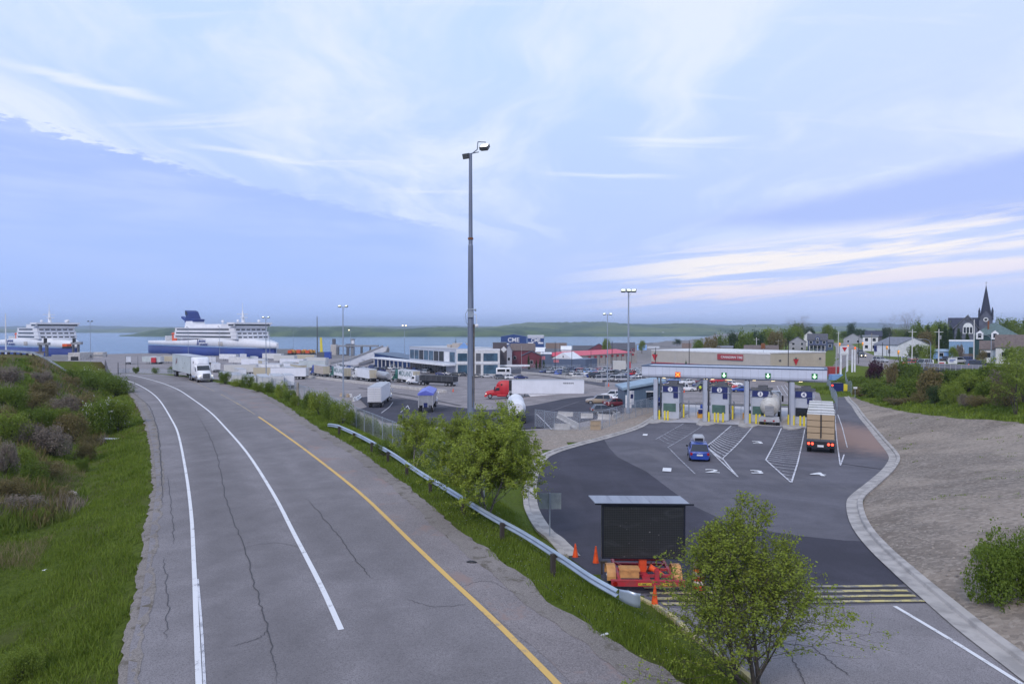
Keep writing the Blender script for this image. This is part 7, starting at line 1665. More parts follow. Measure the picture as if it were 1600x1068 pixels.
p = col(1319, 172); k = 172 / FP; t = thing('pylon_sign', 'white pylon sign with a red triangle on the grass slope', 'pylon sign', p)
for s in (-1, 1): q = MB(); q.box(s*5.0*k - .2, s*5.0*k + .2, -.15, .15, -.5, K(1319, 553, 172, p.z)); q.build('leg', 'white', t)
z0, z1 = K(1319, 554, 172, p.z), K(1319, 540.5, 172, p.z); q = MB(); q.box(-6.2*k, 6.2*k, -.25, .25, z0, z1); q.build('panel', 'white', t); tri_emblem(t, 0, (z0 + z1)/2 + .35, .62, -.255, False); q = MB(); q.box(-5*k, 5*k, -.29, -.255, z0 + .15, z0 + .5); q.build('strip', 'offwhite', t)
for px in (1332, 1336): 
    p = col(px, 170); q = MB(); q.cyl((0, 0, -.3), (0, 0, K(px, 546, 170, p.z)), .22, .2, 8); o = q.build('white_post', 'white', None); o.location = p; tag(o, '%s of two stout white posts right of the pylon sign' % ('left' if px == 1332 else 'right'), 'post')
t, w_, z, zw, zr = house(1262, 1293, 330, 521.5, 531, 'dark blue two storey house with white windows, largest on the left side of the street', 'town_blue', 'shingle_grey', 'x', 12, 3, rows=2, name='blue_house')
q = MB(); q.prism([(w_*.38, zw - .2), (w_*.62, zw - .2), (w_*.62, zw + 1.2), (w_*.5, zw + 2.1), (w_*.38, zw + 1.2)], 1, -.3, 4); dm = q.build('dormer', 'town_blue', t); win(dm, w_*.46, w_*.54, zw + .2, zw + 1.0, -.3)
q = MB(); q.box(w_*.1, w_*.9, -2.2, -.05, 2.7, 3.0); q.build('porch_roof', 'shingle_grey', t)
for i in range(5): q = MB(); q.box(w_*(.1 + .19*i), w_*(.1 + .19*i) + .2, -2.1, -1.9, 0, 2.7); q.build('porch_post', 'white', t)
house(1233, 1260, 345, 526, 534, 'pale blue grey house left of the dark blue two storey one', 'siding_grey', 'shingle_grey', 'y', 12, 2, rows=2)
house(1256, 1274, 420, 516.5, 524, 'dark roofed house with white gable edges behind the blue pair', 'offwhite', 'shingle_navy', 'y', 12, 1)
house(1292, 1302, 345, 531, 535, 'small steel blue house at the left kerb of the street', 'steelblue', 'shingle_grey', 'x', 10, 1)
house(1120, 1145, 300, 540.5, 543, 'cream flat roofed house above the store roof', 'cream', 'shingle_pale', 'x', 8, 0, name='small_house', z=10.5)
t, w_, z, zw, zr = house(1163, 1216, 250, 540, 547.5, 'wide brown hipped roof behind the store sign', 'brown', 'shingle_brown', 'x', 14, 0, name='low_house', z=9.5); q = MB(); q.box(w_*.5, w_*.62, 2, 4, zr - 1, zr + .9); q.build('chimney', 'rust', t)
house(1318, 1348, 470, 521, 529, 'grey blue house with steep gable beyond the traffic lights', 'siding_grey', 'shingle_pale', 'y', 14, 2)
house(1330, 1344, 560, 524, 532, 'far grey house up the street', 'offwhite', 'shingle_grey', 'x', 12, 2)
t, w_, z, zw, zr = house(1348, 1372, 300, 524, 526, 'white two storey shop with a flat roof left of the long white building', 'white', 'dgrey', 'x', 14, 2, rows=2)
house(1352, 1378, 330, 517, 525, 'dark roofed house behind the white shop', 'shingle_grey', 'shingle_navy', 'x', 14, 0)
t, w_, z, zw, zr = house(1366, 1403, 248, 527, 538, 'long low white building with a pale grey roof at the street corner', 'white', 'shingle_pale', 'x', 14, 0, D1=238); win(t, w_*.62, w_*.70, 1.0, 2.4); q = MB(); q.box(w_*.02, w_*.12, -.3, -.004, 1.6, 3.6); q.build('mural', 'navy', t)
house(1403, 1416, 250, 527, 537, 'grey roofed extension right of the long white building', 'siding_grey', 'shingle_pale', 'x', 10, 1)
house(1458, 1484, 220, 546, 549, 'small pale blue cottage behind the signs', 'lblue', 'lroof', 'x', 8, 1)
t, w_, z, zw, zr = house(1483, 1521, 215, 533, 534, 'light blue flat roofed shop with a dark green door', 'shop_blue', 'white', 'x', 12, 1, name='shop_building', cat='shop'); q = MB(); q.box(w_*.82, w_*.99, -.1, -.004, 0, zt*.45); q.build('door', 'green_dk', t)
t, w_, z, zw, zr = house(1523, 1590, 228, 504, 523, 'dark green building under a hipped grey green shingle roof', 'green_dk', 'shingle_green', 'y', 14, 0, name='green_house')
t.children[1].data = MB().add([(-.5, -.5, zw), (w_ + .5, -.5, zw), (w_ + .5, 14.5, zw), (-.5, 14.5, zw), (w_*.42, 7, zr), (w_*.5, 7, zr)], [(0, 1, 5, 4), (1, 2, 5), (2, 3, 4, 5), (3, 0, 4), (0, 3, 2, 1)]).mesh('roof', 'shingle_green'); t.children[0].data = MB().box(0, w_, 0, 14, -1, zw).mesh('wall', 'green_dk')
for fx in (.12, .48): q = MB(); q.prism([(w_*fx - 1.0, zw - 1.4), (w_*fx + 1.0, zw - 1.4), (w_*fx + 1.0, zw + .6), (w_*fx, zw + 1.5), (w_*fx - 1.0, zw + .6)], 1, -.6, 3); dm = q.build('dormer', 'white', t); win(dm, w_*fx - .45, w_*fx + .45, zw - .9, zw + .5, -.6)
q = MB(); q.box(w_*.30, w_*.34, 3, 4, zr - 3.2, zr + .6); q.build('chimney', 'rust', t)
house(1532, 1556, 196, 533, 545, 'small white cottage with a brown roof before the green building', 'white', 'shingle_brown', 'x', 9, 1)
t, w_, z, zw, zr = house(1556, 1640, 190, 523.5, 541.5, 'long white house under a big brown shingle roof at the right edge', 'offwhite', 'shingle_brown', 'x', 10, 3)
t, w_, z = bframe(1477, 1560, 330, 'dark slate church with a tall pointed spire', 'church', 'church', z=13.5); D = 330; X_ = lambda px: (px - 1477) / 83 * w_; Zc = lambda py: K(1540, py, D, z)
q = MB(); q.prism([(2, -1), (14, -1), (14, Zc(513)), (8, Zc(497.5)), (2, Zc(513))], 0, X_(1482), X_(1532)); q.build('nave', 'church_grey', t)
q = MB(); q.prism([(1.2, Zc(514)), (8, Zc(497)), (14.8, Zc(514)), (14.8, Zc(513)), (8, Zc(496)), (1.2, Zc(513))], 0, X_(1482) - .4, X_(1532)); q.build('nave_roof', 'shingle_navy', t)
xa, xb, xm = X_(1492), X_(1528), X_(1513); q = MB(); q.prism([(xa, -1), (xb, -1), (xb, Zc(513)), (xm, Zc(493.5)), (xa, Zc(513))], 1, -2.5, 8); tr_ = q.build('transept', 'church_grey', t)
q = MB(); q.prism([(xa - .8, Zc(514.5)), (xm, Zc(492.9)), (xb + .8, Zc(514.5)), (xb + .8, Zc(513.4)), (xm, Zc(491.8)), (xa - .8, Zc(513.4))], 1, -2.9, 8); q.build('gable_roof', 'shingle_pale', t)
q = MB(); r = 2.0; q.prism([(xm - r, Zc(521)), (xm + r, Zc(521)), (xm + r, Zc(512))] + [(xm + r*cos(a), Zc(512) + r*1.2*sin(a)) for a in [pi*k/8 for k in range(1, 8)]] + [(xm - r, Zc(512))], 1, -2.62, -2.505); wd = q.build('arched_window', 'white', tr_)
for k in (-1, 0, 1): q = MB(); q.box(xm + k*1.25 - .45, xm + k*1.25 + .45, -2.66, -2.625, Zc(520), Zc(511)); q.build('pane', 'glass', wd)
for k in (-1, 0, 1): q = MB(); q.box(xm + k*.8 - .2, xm + k*.8 + .2, -2.6, -2.505, Zc(501.5), Zc(499)); q.build('small_window', 'black', tr_)
xt, hw = X_(1540.5), 2.65; q = MB(); q.box(xt - hw, xt + hw, -1, 2*hw - 1, -1, Zc(497)); tw = q.build('tower', 'church_grey', t)
q = MB(); q.prism([(xt - hw, Zc(497)), (xt + hw, Zc(497)), (xt, Zc(486))], 1, -1.25, 2*hw - .75); q.build('tower_gable', 'church_grey', t)
q = MB(); q.cyl((xt, -1.28, Zc(499.5)), (xt, -1.10, Zc(499.5)), 1.0, None, 14); rw = q.build('round_window', 'white', tw); q = MB(); q.cyl((xt, -1.32, Zc(499.5)), (xt, -1.285, Zc(499.5)), .6, None, 12); q.build('pane', 'black', rw)
q = MB(); n = 8; q.add([(xt + hw*1.02*cos(2*pi*(i+.5)/n), hw - 1 + hw*1.02*sin(2*pi*(i+.5)/n), Zc(497)) for i in range(n)] + [(xt + hw*.80*cos(2*pi*(i+.5)/n), hw - 1 + hw*.80*sin(2*pi*(i+.5)/n), Zc(487)) for i in range(n)] + [(xt, hw - 1, Zc(445.5))],
    [(i, (i+1) % n, n + (i+1) % n, n + i) for i in range(n)] + [(n + i, n + (i+1) % n, 2*n) for i in range(n)]); sp = q.build('spire', 'shingle_navy', t)
q = MB(); q.cyl((xt, hw - 1, Zc(446.5)), (xt, hw - 1, Zc(441.5)), .07, None, 5); q.box(xt - .5, xt + .5, hw - 1.06, hw - .94, Zc(443.4), Zc(443)); q.build('cross', 'dgrey', sp)
for sx in (-1, 1):
    for sy in (-.85, 2*hw - 1.15): q = MB(); q.cyl((xt + sx*(hw - .1), sy, Zc(500)), (xt + sx*(hw - .1), sy, Zc(487)), .45, .4, 6); q.cyl((xt + sx*(hw - .1), sy, Zc(487)), (xt + sx*(hw - .1), sy, Zc(480.5)), .5, .02, 6); q.build('pinnacle', 'shingle_navy', tw)
z = 13.05; a = Vector(((1436 - 800)/FP*168, 168)); b = Vector(((1548 - 800)/FP*156, 156)); L = (b - a).length
t = thing('road_bridge', 'low road bridge with grey railing over the bushy hollow', 'bridge', (a.x, a.y, z), atan2(b.y - a.y, b.x - a.x))
q = MB(); q.box(-6, L + 6, 0, 9, -.5, .15); q.build('deck', 'dgrey', t)
q = MB(); q.box(0, L, .15, .6, -1.5, -.5); q.box(0, L, 4, 4.5, -1.5, -.5); q.box(0, L, 8, 8.5, -1.5, -.5); q.build('girder', 'black', t)
for x in (-1.2, L): q = MB(); q.box(x, x + 1.2, 0, 9, -6, -.52); q.build('abutment', 'brown_dark', t)
q = MB(); q.box(-3, L + 3, .02, .08, .18, 1.05); q.build('railing_panel', 'rail_grey', t); q = MB(); q.box(-3, L + 3, -.04, .14, 1.05, 1.16); q.build('hand_rail', 'silver', t)
for i in range(14): q = MB(); q.box(L*i/13 - .05, L*i/13 + .05, -.06, .015, -.3, 1.05); q.build('railing_post', 'silver', t)
def street(px, D, kind, pt_, rz, lab, lamps=None, zz_=None):
    p = Vector(((px - 800)/FP*D, D, 0)); p.z = zz_ if zz_ is not None else h(p.x, p.y) + .05; c = car(kind, pt_, p, rz, lab, None, True)
    if lamps == 'r':
        for s in (1, -1): q = MB(); q.box(-2.36, -2.31, s*.7 - .16, s*.7 + .16, .72, 1.02); q.build('lit_tail_light', 'tail_bright', c)
    if lamps == 'f':
        for s in (1, -1): q = MB(); q.box(2.28, 2.34, s*.6 - .14, s*.6 + .14, .55, .78); q.build('lit_headlight', 'lamp_warm', c)
street(1423, 173, 'suv', 'p_red', R(200), 'red vehicle with a pale roof entering the bridge', None, 13.25); street(1444, 170, 'van', 'p_silver', R(-150), 'silver van with headlights on crossing the bridge', None, 13.2); street(1529, 163, 'van', 'p_black', R(-12), 'black van with red tail lights leaving the bridge', 'r', 13.2)
street(1347, 232, 'sedan', 'p_black', R(-105), 'dark car with headlights on driving down the street', 'f'); street(1345, 262, 'suv', 'p_dgrey', R(-105), 'grey car behind the one with headlights on the street'); street(1430, 215, 'suv', 'p_silver', R(10), 'silver SUV parked on the grass edge beside the tall white pole')
for i, (px, pt_) in enumerate(((1496, 'p_silver'), (1507, 'p_navy'), (1514, 'p_navy'), (1480, 'p_black'))): street(px, 190 + i*2, 'pickup' if i else 'van', pt_, R(5), ('silver van beside the white notice boards', 'navy pickup right of the silver van', 'second navy pickup nearest the wooden fence', 'black pickup behind the notice boards')[i])
for i, (px, yb, yt, wp) in enumerate(((1453, 571, 562, 13), (1472, 573, 564, 12), (1489, 570, 559, 14), (1412, 561, 555, 6))):
    D = (180, 178, 184, 195)[i]; p = col(px, D); k = D / FP; t = thing('notice_board', ('white notice board with blue print, leftmost beyond the bridge', 'white notice board with red print in front of the tall white pole', 'white notice board nearest the blue shop', 'small white box sign on the grass corner')[i], 'notice board', p)
    zt = K(px, yt, D, p.z); q = MB(); q.box(-wp*k/2, wp*k/2, -.05, .05, max(.3, zt - 1.7), zt); o = q.build('panel', 'white', t)
    for j in range(2): q = MB(); q.box(-wp*k*.38, wp*k*(.3 - .2*j), -.08, -.052, zt - .6 - .45*j, zt - .35 - .45*j); q.build('print', 'blue' if i != 1 else 'red', o)
    for s in (-1, 1): q = MB(); q.box(s*wp*k*.4 - .05, s*wp*k*.4 + .05, -.04, .04, -.2, max(.3, zt - 1.7)); q.build('leg', 'offwhite', t)
t, w_, z = bframe(1499, 1522, 205, 'brown wooden slat fence left of the green building', 'wooden_fence', 'fence')
for i in range(16): q = MB(); q.box(w_*i/16, w_*(i + .8)/16, 0, .08, 0, 2.3); q.build('plank', 'brown', t)
q = MB(); q.box(0, w_, .09, .15, .5, .65); q.box(0, w_, .09, .15, 1.7, 1.85); q.build('batten', 'brown', t)
def upole(px, yt, D, lab, m='wood', r=.16, arm=True, nm='utility_pole', cat='utility pole', tr=False, ybot=None):
    p = col(px, D); zt = K(px, yt, D, p.z); t = thing(nm, lab, cat, p, rnd.uniform(-.4, .4)); q = MB(); q.cyl((0, 0, -.2), (0, 0, zt), r, r*.6, 8); q.build('pole', m, t)
    if arm: q = MB(); q.box(-1.1, 1.1, -.06, .06, zt - .8, zt - .68); q.build('crossarm', m, t)
    if tr: q = MB(); q.cyl((.35, 0, zt - 2.6), (.35, 0, zt - 1.6), .28, None, 8); q.build('transformer', 'grey', t)
U = [(1522,499,192,'tall pale pole in front of the dark green building','offwhite',.18),(1467,514,176,'pale pole with a transformer in the middle of the trees','offwhite',.17),(1425.5,514,190,'pale utility pole left of the street lamp','offwhite',.17),
 (1362,520,290,'utility pole before the white shop','wood',.16),(1390,520,225,'dark utility pole before the long white building','dgrey',.14),(1379,535,215,'short dark pole beside the corner building','black',.14),(1342,528,190,'dark pole on the left side of the street','black',.12),
 (1310,518,300,'pale pole at the left kerb behind the pylon sign','offwhite',.18),(1307,540,175,'grey pole in front of the pylon sign','silver',.14),(1232,531,190,'black lamp pole rising behind the canopy at its right third','black',.14),(1077,532,190,'black pole rising behind the canopy left third','black',.14),(1024.5,543,185,'black pole behind the canopy left end','black',.13),
 (1182,527,260,'pale utility pole above the store roof','offwhite',.16),(1216,530,300,'thin utility pole behind the brown roof','wood',.14),(1193,545,200,'short pale pole against the store front','silver',.1),(1055,548,210,'thin pale pole at the store left part','silver',.08),
 (867.5,533,255,'black pole at the left end of the packed lot','black',.15),(893.5,538,270,'thin black pole before the slate blue warehouse','black',.12),(923.5,537,270,'thin dark pole before the red roof','dgrey',.11),(956.5,532,262,'black pole beside the white ribbed container','black',.14),(848.5,549,280,'dark pole left of the blue warehouses','black',.12),(872,534,300,'slim pale pole beside the black one','silver',.1),
 (815,540,280,'slim pale pole before the maroon hall','silver',.1),(184,566,130,'dark post at the gate of the far fence','black',.08),(196,556,150,'grey signpost beyond the gate','dgrey',.07),(215,556,150,'second slim pole beyond the gate, right of the signpost','dgrey',.06),(165,573,118,'low steel post at the road bend','dgrey',.08),(1410,530,260,'wooden pole right of the long white building','wood',.14),(1343,523,520,'far utility pole up the street','wood',.2)]
for i, (px, yt, D, lab, m_, r) in enumerate(U): upole(px, yt, D, lab, m_, r, i in (1, 2, 3, 7, 12, 13, 4, 27, 28, 9), 'utility_pole' if m_ != 'black' else 'black_pole', 'utility pole' if m_ != 'black' else 'pole', i == 1)
def street_lamp(px, yt, D, dirx, lab):
    p = col(px, D); zt = K(px, yt, D, p.z); t = thing('street_lamp', lab, 'street lamp', p); q = MB(); q.tube([(0, 0, -.2), (0, 0, zt - 1.2), (dirx*.4, 0, zt - .4), (dirx*1.3, 0, zt - .05), (dirx*2.4, 0, zt)], [.12, .08, .06, .05, .05], 7); q.build('pole', 'galv', t); q = MB(); q.box(min(dirx*2.3, dirx*3.1), max(dirx*2.3, dirx*3.1), -.15, .15, zt - .08, zt + .08); q.build('lamp_head', 'silver', t)
street_lamp(1454.5, 529.5, 168, -1, 'curved arm street lamp rising from the bridge'); street_lamp(1549, 523, 172, -1, 'curved arm street lamp before the small white cottage')
def tlight(px, py, D, m_, lab, yt=None):
    p = col(px, D); zt = K(px, py, D, p.z); t = thing('traffic_light', lab, 'traffic light', p, 0, 'street signals'); q = MB(); q.cyl((0, 0, -.2), (0, 0, zt - .5), .09, None, 6); q.build('pole', 'dgrey', t); q = MB(); q.box(-.22, .22, -.15, .15, zt - .6, zt + .6); hd = q.build('signal_head', 'amber', t); q = MB(); q.cyl((0, -.155, zt + .3), (0, -.2, zt + .3), .16, None, 8); q.build('lamp', m_, hd)
tlight(1348, 537, 235, 'lamp_orange', 'amber traffic light glowing beyond the dark street car'); tlight(1325, 541, 260, 'lamp_orange', 'amber traffic light in the middle of the street'); tlight(1336, 545, 190, 'lamp_red', 'red traffic light beside the two white posts'); tlight(1386, 543, 220, 'lamp_orange', 'amber traffic light before the corner building'); tlight(1312, 538, 230, 'lamp_orange', 'amber traffic light above the pylon sign')
tlight(1404, 550, 205, 'lamp_orange', 'yellow warning light and sign at the grass corner')
def tree_px(px, D, yt, wpx, m_, lab, key, name='tree', ybase=None, trunk=.22, cat='tree', sink=0):
    p = col(px, D); k = D / FP; zt = K(px, yt, D, p.z); return plant(name, lab, cat, p, wpx*k, zt, key, m_, trunk=trunk*zt)
TT = [(1058,780,530,14,'leaf_dark','round dark tree alone among the harbour roofs'),(1093,310,533,30,'leaf_mid','leafy tree at the left end of the grove behind the store'),(1112,300,529,30,'leaf_brown','brownish tree in the grove behind the store'),
 (1128,310,527,30,'leaf_mid','green tree right of the brownish one behind the store'),(1146,320,523,34,'leaf_dark','dark green tree in the middle of the grove'),(1165,310,521,36,'leaf_mid','broad green tree in the middle of the grove'),(1183,330,520,34,'leaf_dark','dark tree right of the middle of the grove'),
 (1200,340,516,36,'leaf_lime','tall yellow green tree over the store roof'),(1214,330,520,34,'leaf_brown','brown leaved tree left of the blue houses'),(1228,360,516,32,'leaf_mid','green tree touching the pale blue house'),(1240,370,512,36,'leaf_lime','yellow green tree crown behind the pale house'),
 (1246,480,507,30,'leaf_mid','tall green tree in front of the bare crown'),(1262,500,512,26,'leaf_dark','dark tree between the bare crown and the blue house'),(1292,430,509,26,'leaf_lime','light tree right of the large blue house'),(1302,470,515,24,'leaf_mid','green tree at the street left side'),
 (1331,540,506,18,'leaf_dark','tall round tree at the head of the street'),(1322,560,518,26,'leaf_mid','green tree below the tall round one'),(1345,600,515,22,'leaf_dark','low dark tree at the end of the street'),(1356,600,518,26,'leaf_mid','green tree behind the white shop'),
 (1374,520,517,24,'leaf_mid','tree between the white shop and the round one'),(1384,430,513,22,'leaf_dark','rounded dark tree behind the long white building'),(1397,460,515,24,'leaf_lime','light green tree right of the rounded one'),(1412,380,516,30,'leaf_mid','tree at the left foot of the bare maple'),
 (1424,270,520,28,'leaf_dark','dark bushy tree below the bare maple'),(1432,260,506,26,'leaf_mid','tall tree left of the white transformer pole'),(1446,250,520,34,'leaf_brown','brownish green tree behind the transformer pole'),(1455,270,510,30,'leaf_lime','bright tree behind the transformer pole'),
 (1463,300,505,30,'leaf_mid','green tree left of the firs'),(1474,310,507,24,'leaf_lime','yellow green tree left of the church roof'),(1432,205,540,30,'leaf_mid','low round tree left of the curved street lamp'),(1452,188,541,28,'leaf_lime','bright bushy tree behind the curved street lamp'),
 (1490,192,543,18,'leaf_lime','small lime tree before the blue shop'),(1500,196,540,14,'leaf_grey','thin grey leaved tree before the blue shop'),(1566,320,500,30,'leaf_mid','tree behind the green roof on its right'),(1585,330,502,34,'leaf_lime','bright tree right of the green roof'),
 (1606,340,501,34,'leaf_mid','tree cut by the right edge behind the brown roof'),(1535,185,548,16,'leaf_brown','small reddish tree before the cottage'),(1575,182,546,18,'leaf_mid','green tree before the long white house'),(1590,176,543,34,'leaf_lime','lime green tree before the long white house at the right edge'),
 (948,470,530,16,'leaf_lime','round light tree behind the maroon gable'),(1003,560,533,14,'leaf_lime','pale tree by the pale blue shed'),(1272,260,549,26,'leaf_mid','hedge tree before the blue houses')]
for i, (px, D, yt, wp, m_, lab) in enumerate(TT): tree_px(px, D, yt, wp, m_, lab, 'tree%d' % (i % 3))
for i, (px, D, yt, wp) in enumerate(((1450,262,511,16),(1468,255,512,18),(1477,262,511,18),(1486,255,513,16),(1498,240,515,16),(1511,250,522,14),(1440,262,515,16))):
    tree_px(px, D, yt, wp, 'leaf_dark', '%s dark fir from the left in the group before the church' % ('second', 'third', 'fourth', 'fifth', 'sixth', 'seventh', 'first')[i], 'fir%d' % (i % 2), 'fir_tree', trunk=.06)
for i, (px, D, yt, wp) in enumerate(((826,285,556,6),(838,285,563,5),(844,285,560,5),(850,285,563,5),(879,290,567,7),(712,290,533,4),(1072,206,566,9))):
    tree_px(px, D, yt, wp, 'leaf_dark', ('tallest young conifer right of the terminal', 'young conifer, second right of the terminal', 'young conifer, third right of the terminal', 'young conifer nearest the slate blue warehouse', 'dark shrub before the slate blue gable', 'small fir behind the terminal roof', 'small tree in front of the store entrance')[i], 'fir%d' % (i % 2), 'young_conifer', trunk=.05)
for i, (px, D, yt, wp, lab) in enumerate(((1246,470,497,30,'large leafless tree behind the blue houses'),(1413,340,492,30,'bare spreading maple against the sky left of the church'),(1472,420,503,24,'leafless crown touching the church roof'))):
    p = col(px, D); H_t = K(px, yt, D, p.z); rs = np.random.RandomState(200 + i); mb, tips = branching(rs, 3, H_t, .45, 4, 7, up=.4, first=.3)
    t = thing('bare_tree', lab, 'tree', p); mb.build('trunk', 'twig', t)
    A = np.array([tuple(b) for a, b, l in tips]); ii = rs.choice(len(A), 2600); obj('twigs', tri_mesh('twigs', leaf_quads(A[ii] + rs.normal(size=(2600, 3))*.35, .11, rs), 'leaf_grey', 4), t)
HB = [(1367,592,30,26,'leaf_purple','dark purple leaved shrub in the hollow'),(1392,604,26,34,'leaf_brown','brown bush right of the purple shrub'),(1412,604,46,40,'leaf_mid','tall green bush under the bridge end'),(1430,600,34,30,'leaf_mid','green bush at the bridge abutment'),
 (1362,622,46,24,'leaf_mid','bright green bush at the hollow floor, left'),(1390,626,50,24,'leaf_mid','bright green bush at the hollow floor, middle'),(1420,622,44,30,'leaf_mid','green bush at the hollow floor, right'),(1345,620,30,14,'leaf_brown','small brown bush near the little white sign'),
 (1455,618,46,40,'leaf_brown','olive brown bush before the bridge opening'),(1475,606,40,26,'leaf_mid','green bush in the bridge opening'),(1462,630,36,28,'leaf_dark','dark bush in the middle of the hummocks'),(1488,630,40,32,'leaf_lime','yellow green bush right of the dark one'),(1515,612,50,28,'leaf_lime','wide yellow green bush under the bridge right end'),
 (1510,634,30,18,'leaf_grey','purple grey bush among the green ones'),(1540,620,40,24,'leaf_mid','green bush before the small tree'),(1560,600,34,20,'leaf_grey','grey purple bush below the street lamp'),(1585,608,44,36,'leaf_lime','lime bush left of the rightmost tree'),(1572,634,44,36,'leaf_brown','brownish bush on the right hummock'),
 (1600,628,40,70,'leaf_lime','tall lime tree at the right edge on the hummock'),(1530,634,40,16,'leaf_brown','low brown bush on the grass hummock'),(1440,628,34,14,'leaf_brown','low olive bush at the left foot of the hummocks'),(1400,632,50,10,'leaf_brown','flat brownish ground bush at the grass tip'),
 (1500,590,40,12,'leaf_mid','low hedge behind the bridge railing'),(1548,596,40,26,'leaf_mid','green bush at the right end of the bridge')]
for i, (px, yb, wp, hp, m_, lab) in enumerate(HB): bush_px(px, yb, wp, hp, 'near%d' % (i % 3) if yb > 625 else 'bush%d' % (i % 3), m_, lab)
pb = G(1588, 648); leafy_tree('small_tree', 'thin multi stemmed tree on the right hummock with open branches', 'tree', pb, 77, 3, 6.5, .4, 4, 5200, .09, 'leaf_lime', 'bark', 0, 5, up=.4, first=.25)
def ferry(loc, rz, label, L=190, full=True, xs=.30):
    t = thing('ferry', label, 'ferry', loc, rz); B = 13.2
    def sec(x, zb, zt, k=1.0):
        u = x / L
        w_ = B * (min(1, (u + .0) / .06 * .25 + .80) if u < .06 else (1 if u < .72 else max(.06, 1 - ((u - .72) / .28) ** 2.1 * .94))) * k
        return [(x, -w_*.96, zb), (x, -w_, (zb + zt)/2), (x, -w_, zt), (x, w_, zt), (x, w_, (zb + zt)/2), (x, w_*.96, zb)]
    st = [0, .03, .08, .2, .4, .6, .72, .8, .86, .91, .95, .98, 1.0]
    q = MB(); q.loft([sec(s*L, -1.5, 8.5, 1) for s in st]); q.build('lower_hull', 'ferry_blue', t)
    q = MB(); q.loft([sec(s*L, 8.5, 8.95, 1.002) for s in st]); q.build('waterway_stripe', 'lblue', t)
    q = MB(); q.loft([[(x_ + (0 if s < .9 else (s - .9) * 30), y_, z_) for x_, y_, z_ in sec(s*L, 8.95, 12.6 + (2.6 * min(1, max(0, (s - .30) / .3))) - (2.5 * max(0, (s - .86) / .14)), .999)] for s in st]); q.build('upper_hull', 'ferry_white', t)
    x0, x1 = (xs*L, .84*L); decks = [(15.2, 18.0, x0, x1, 12.9), (18.0, 20.8, x0 + 1, x1 - 1, 12.9), (20.8, 23.6, x0 + 2, x1 - 3, 12.8)]
    q = MB()
    for z0, z1, a_, b_, w_ in decks: q.box(a_, b_, -w_, w_, z0, z1); q.box(a_ - .4, b_ + .4, -w_ - .25, w_ + .25, z1 - .25, z1 - .003)
    q.build('superstructure', 'ferry_white', t)
    for z0, z1, a_, b_, w_ in decks:
        for s in (-1, 1): q = MB(); q.box(a_ + 3, b_ - 2 - 6, min(s*w_, s*(w_ + .06)), max(s*w_, s*(w_ + .06)), z0 + .9, z0 + 2.0); q.build('window_band', 'glass', t)
        for j in range(6): q = MB(); q.box(b_ + .003, b_ + .06, -11.5 + j*4, -8.6 + j*4, z0 + .9, z0 + 1.8); q.build('front_window', 'glass', t)
    q = MB(); q.box(x1 - 24, x1 - 1, -12.2, 12.2, 23.6, 26.2); q.box(x1 - 10, x1 + 1.0, -14.8, 14.8, 26.2, 27.4); q.box(x1 - 9, x1 - .5, -14.5, 14.5, 24.6, 26.2); q.build('bridge', 'ferry_white', t)
    q = MB(); q.box(x1 - .45, x1 - .3, -13.5, 13.5, 24.9, 26.0); q.box(x1 - 8.5, x1 - 1, -14.56, -14.52, 24.9, 26.0); q.box(x1 - 8.5, x1 - 1, 14.52, 14.56, 24.9, 26.0); q.build('bridge_windows', 'glass', t)
    q = MB(); q.box(x0 + 12, x1 - 30, -8, 8, 23.6, 26.4); q.box(x0 + 30, x0 + 34, -8.1, -7.9, 24.4, 25.8); q.build('top_house', 'ferry_white', t)
    q = MB(); q.cyl((x1 - 14, 0, 27.4), (x1 - 15, 0, 36), 1.4, .5, 8); q.cyl((x1 - 15, 0, 36), (x1 - 15, 0, 42), .25, .1, 6); q.box(x1 - 15.5, x1 - 14.5, -4, 4, 33.4, 33.9); q.box(x1 - 13.5, x1 - 12.5, -2.6, 2.6, 31, 31.6); q.build('radar_mast', 'white', t)
    for x, y, r in ((x1 - 6, 8, 1.1), (x0 + 50, 3, 1.2), (x1 - 5, -9, 1.0)): q = MB(); q.cyl((x, y, 26.2), (x, y, 28), .35, None, 6); q.ball((x, y, 28.6), r, 0, 5); q.build('radar_dome', 'white', t)
    if not full: q = MB(); q.box(x1 - 9, x1 + 9, -6, 6, 9.5, 14.6); q.build('bow_opening', 'black', t); q = MB(); q.box(x1 - 8, x1 + 10, -7.5, 7.5, 14.8, 15.3); q.build('raised_visor', 'ferry_white', t)
    if full: q = MB(); q.loft([[(x0 - 2, -6, 12.6), (x0 + 24, -6, 12.6), (x0 + 24, 6, 12.6), (x0 - 2, 6, 12.6)], [(x0 + 4, -5, 29), (x0 + 15, -5, 29), (x0 + 15, 5, 29), (x0 + 4, 5, 29)]], 0, False); q.build('casing', 'ferry_white', t)
    if full: q = MB(); q.prism([(x0 + 14.5, 27.5), (x0 + 17, 30.5), (x0 + 10, 31), (x0 + 5.5, 36.8), (x0 + 1.5, 38), (x0 + 2.8, 33), (x0 + .5, 28)], 1, -4.6, 4.6); fn = q.build('funnel', 'ferry_blue', t)
    if full: q = MB(); q.prism([(x0 + 2.0, 34.2), (x0 + 6.5, 34.2), (x0 + 5.0, 36.6), (x0 + 1.9, 37.6)], 1, -4.7, 4.7); q.build('funnel_top', 'black', fn)
    if full: q = MB(); q.prism([(x0 - 13, 31.8), (x0 - 12.5, 33.3), (x0 - 6, 31), (x0 + 2, 30), (x0 + 2, 28.6), (x0 - 6, 29)], 1, -1.2, 1.2); q.build('exhaust_wing', 'ferry_blue', t)
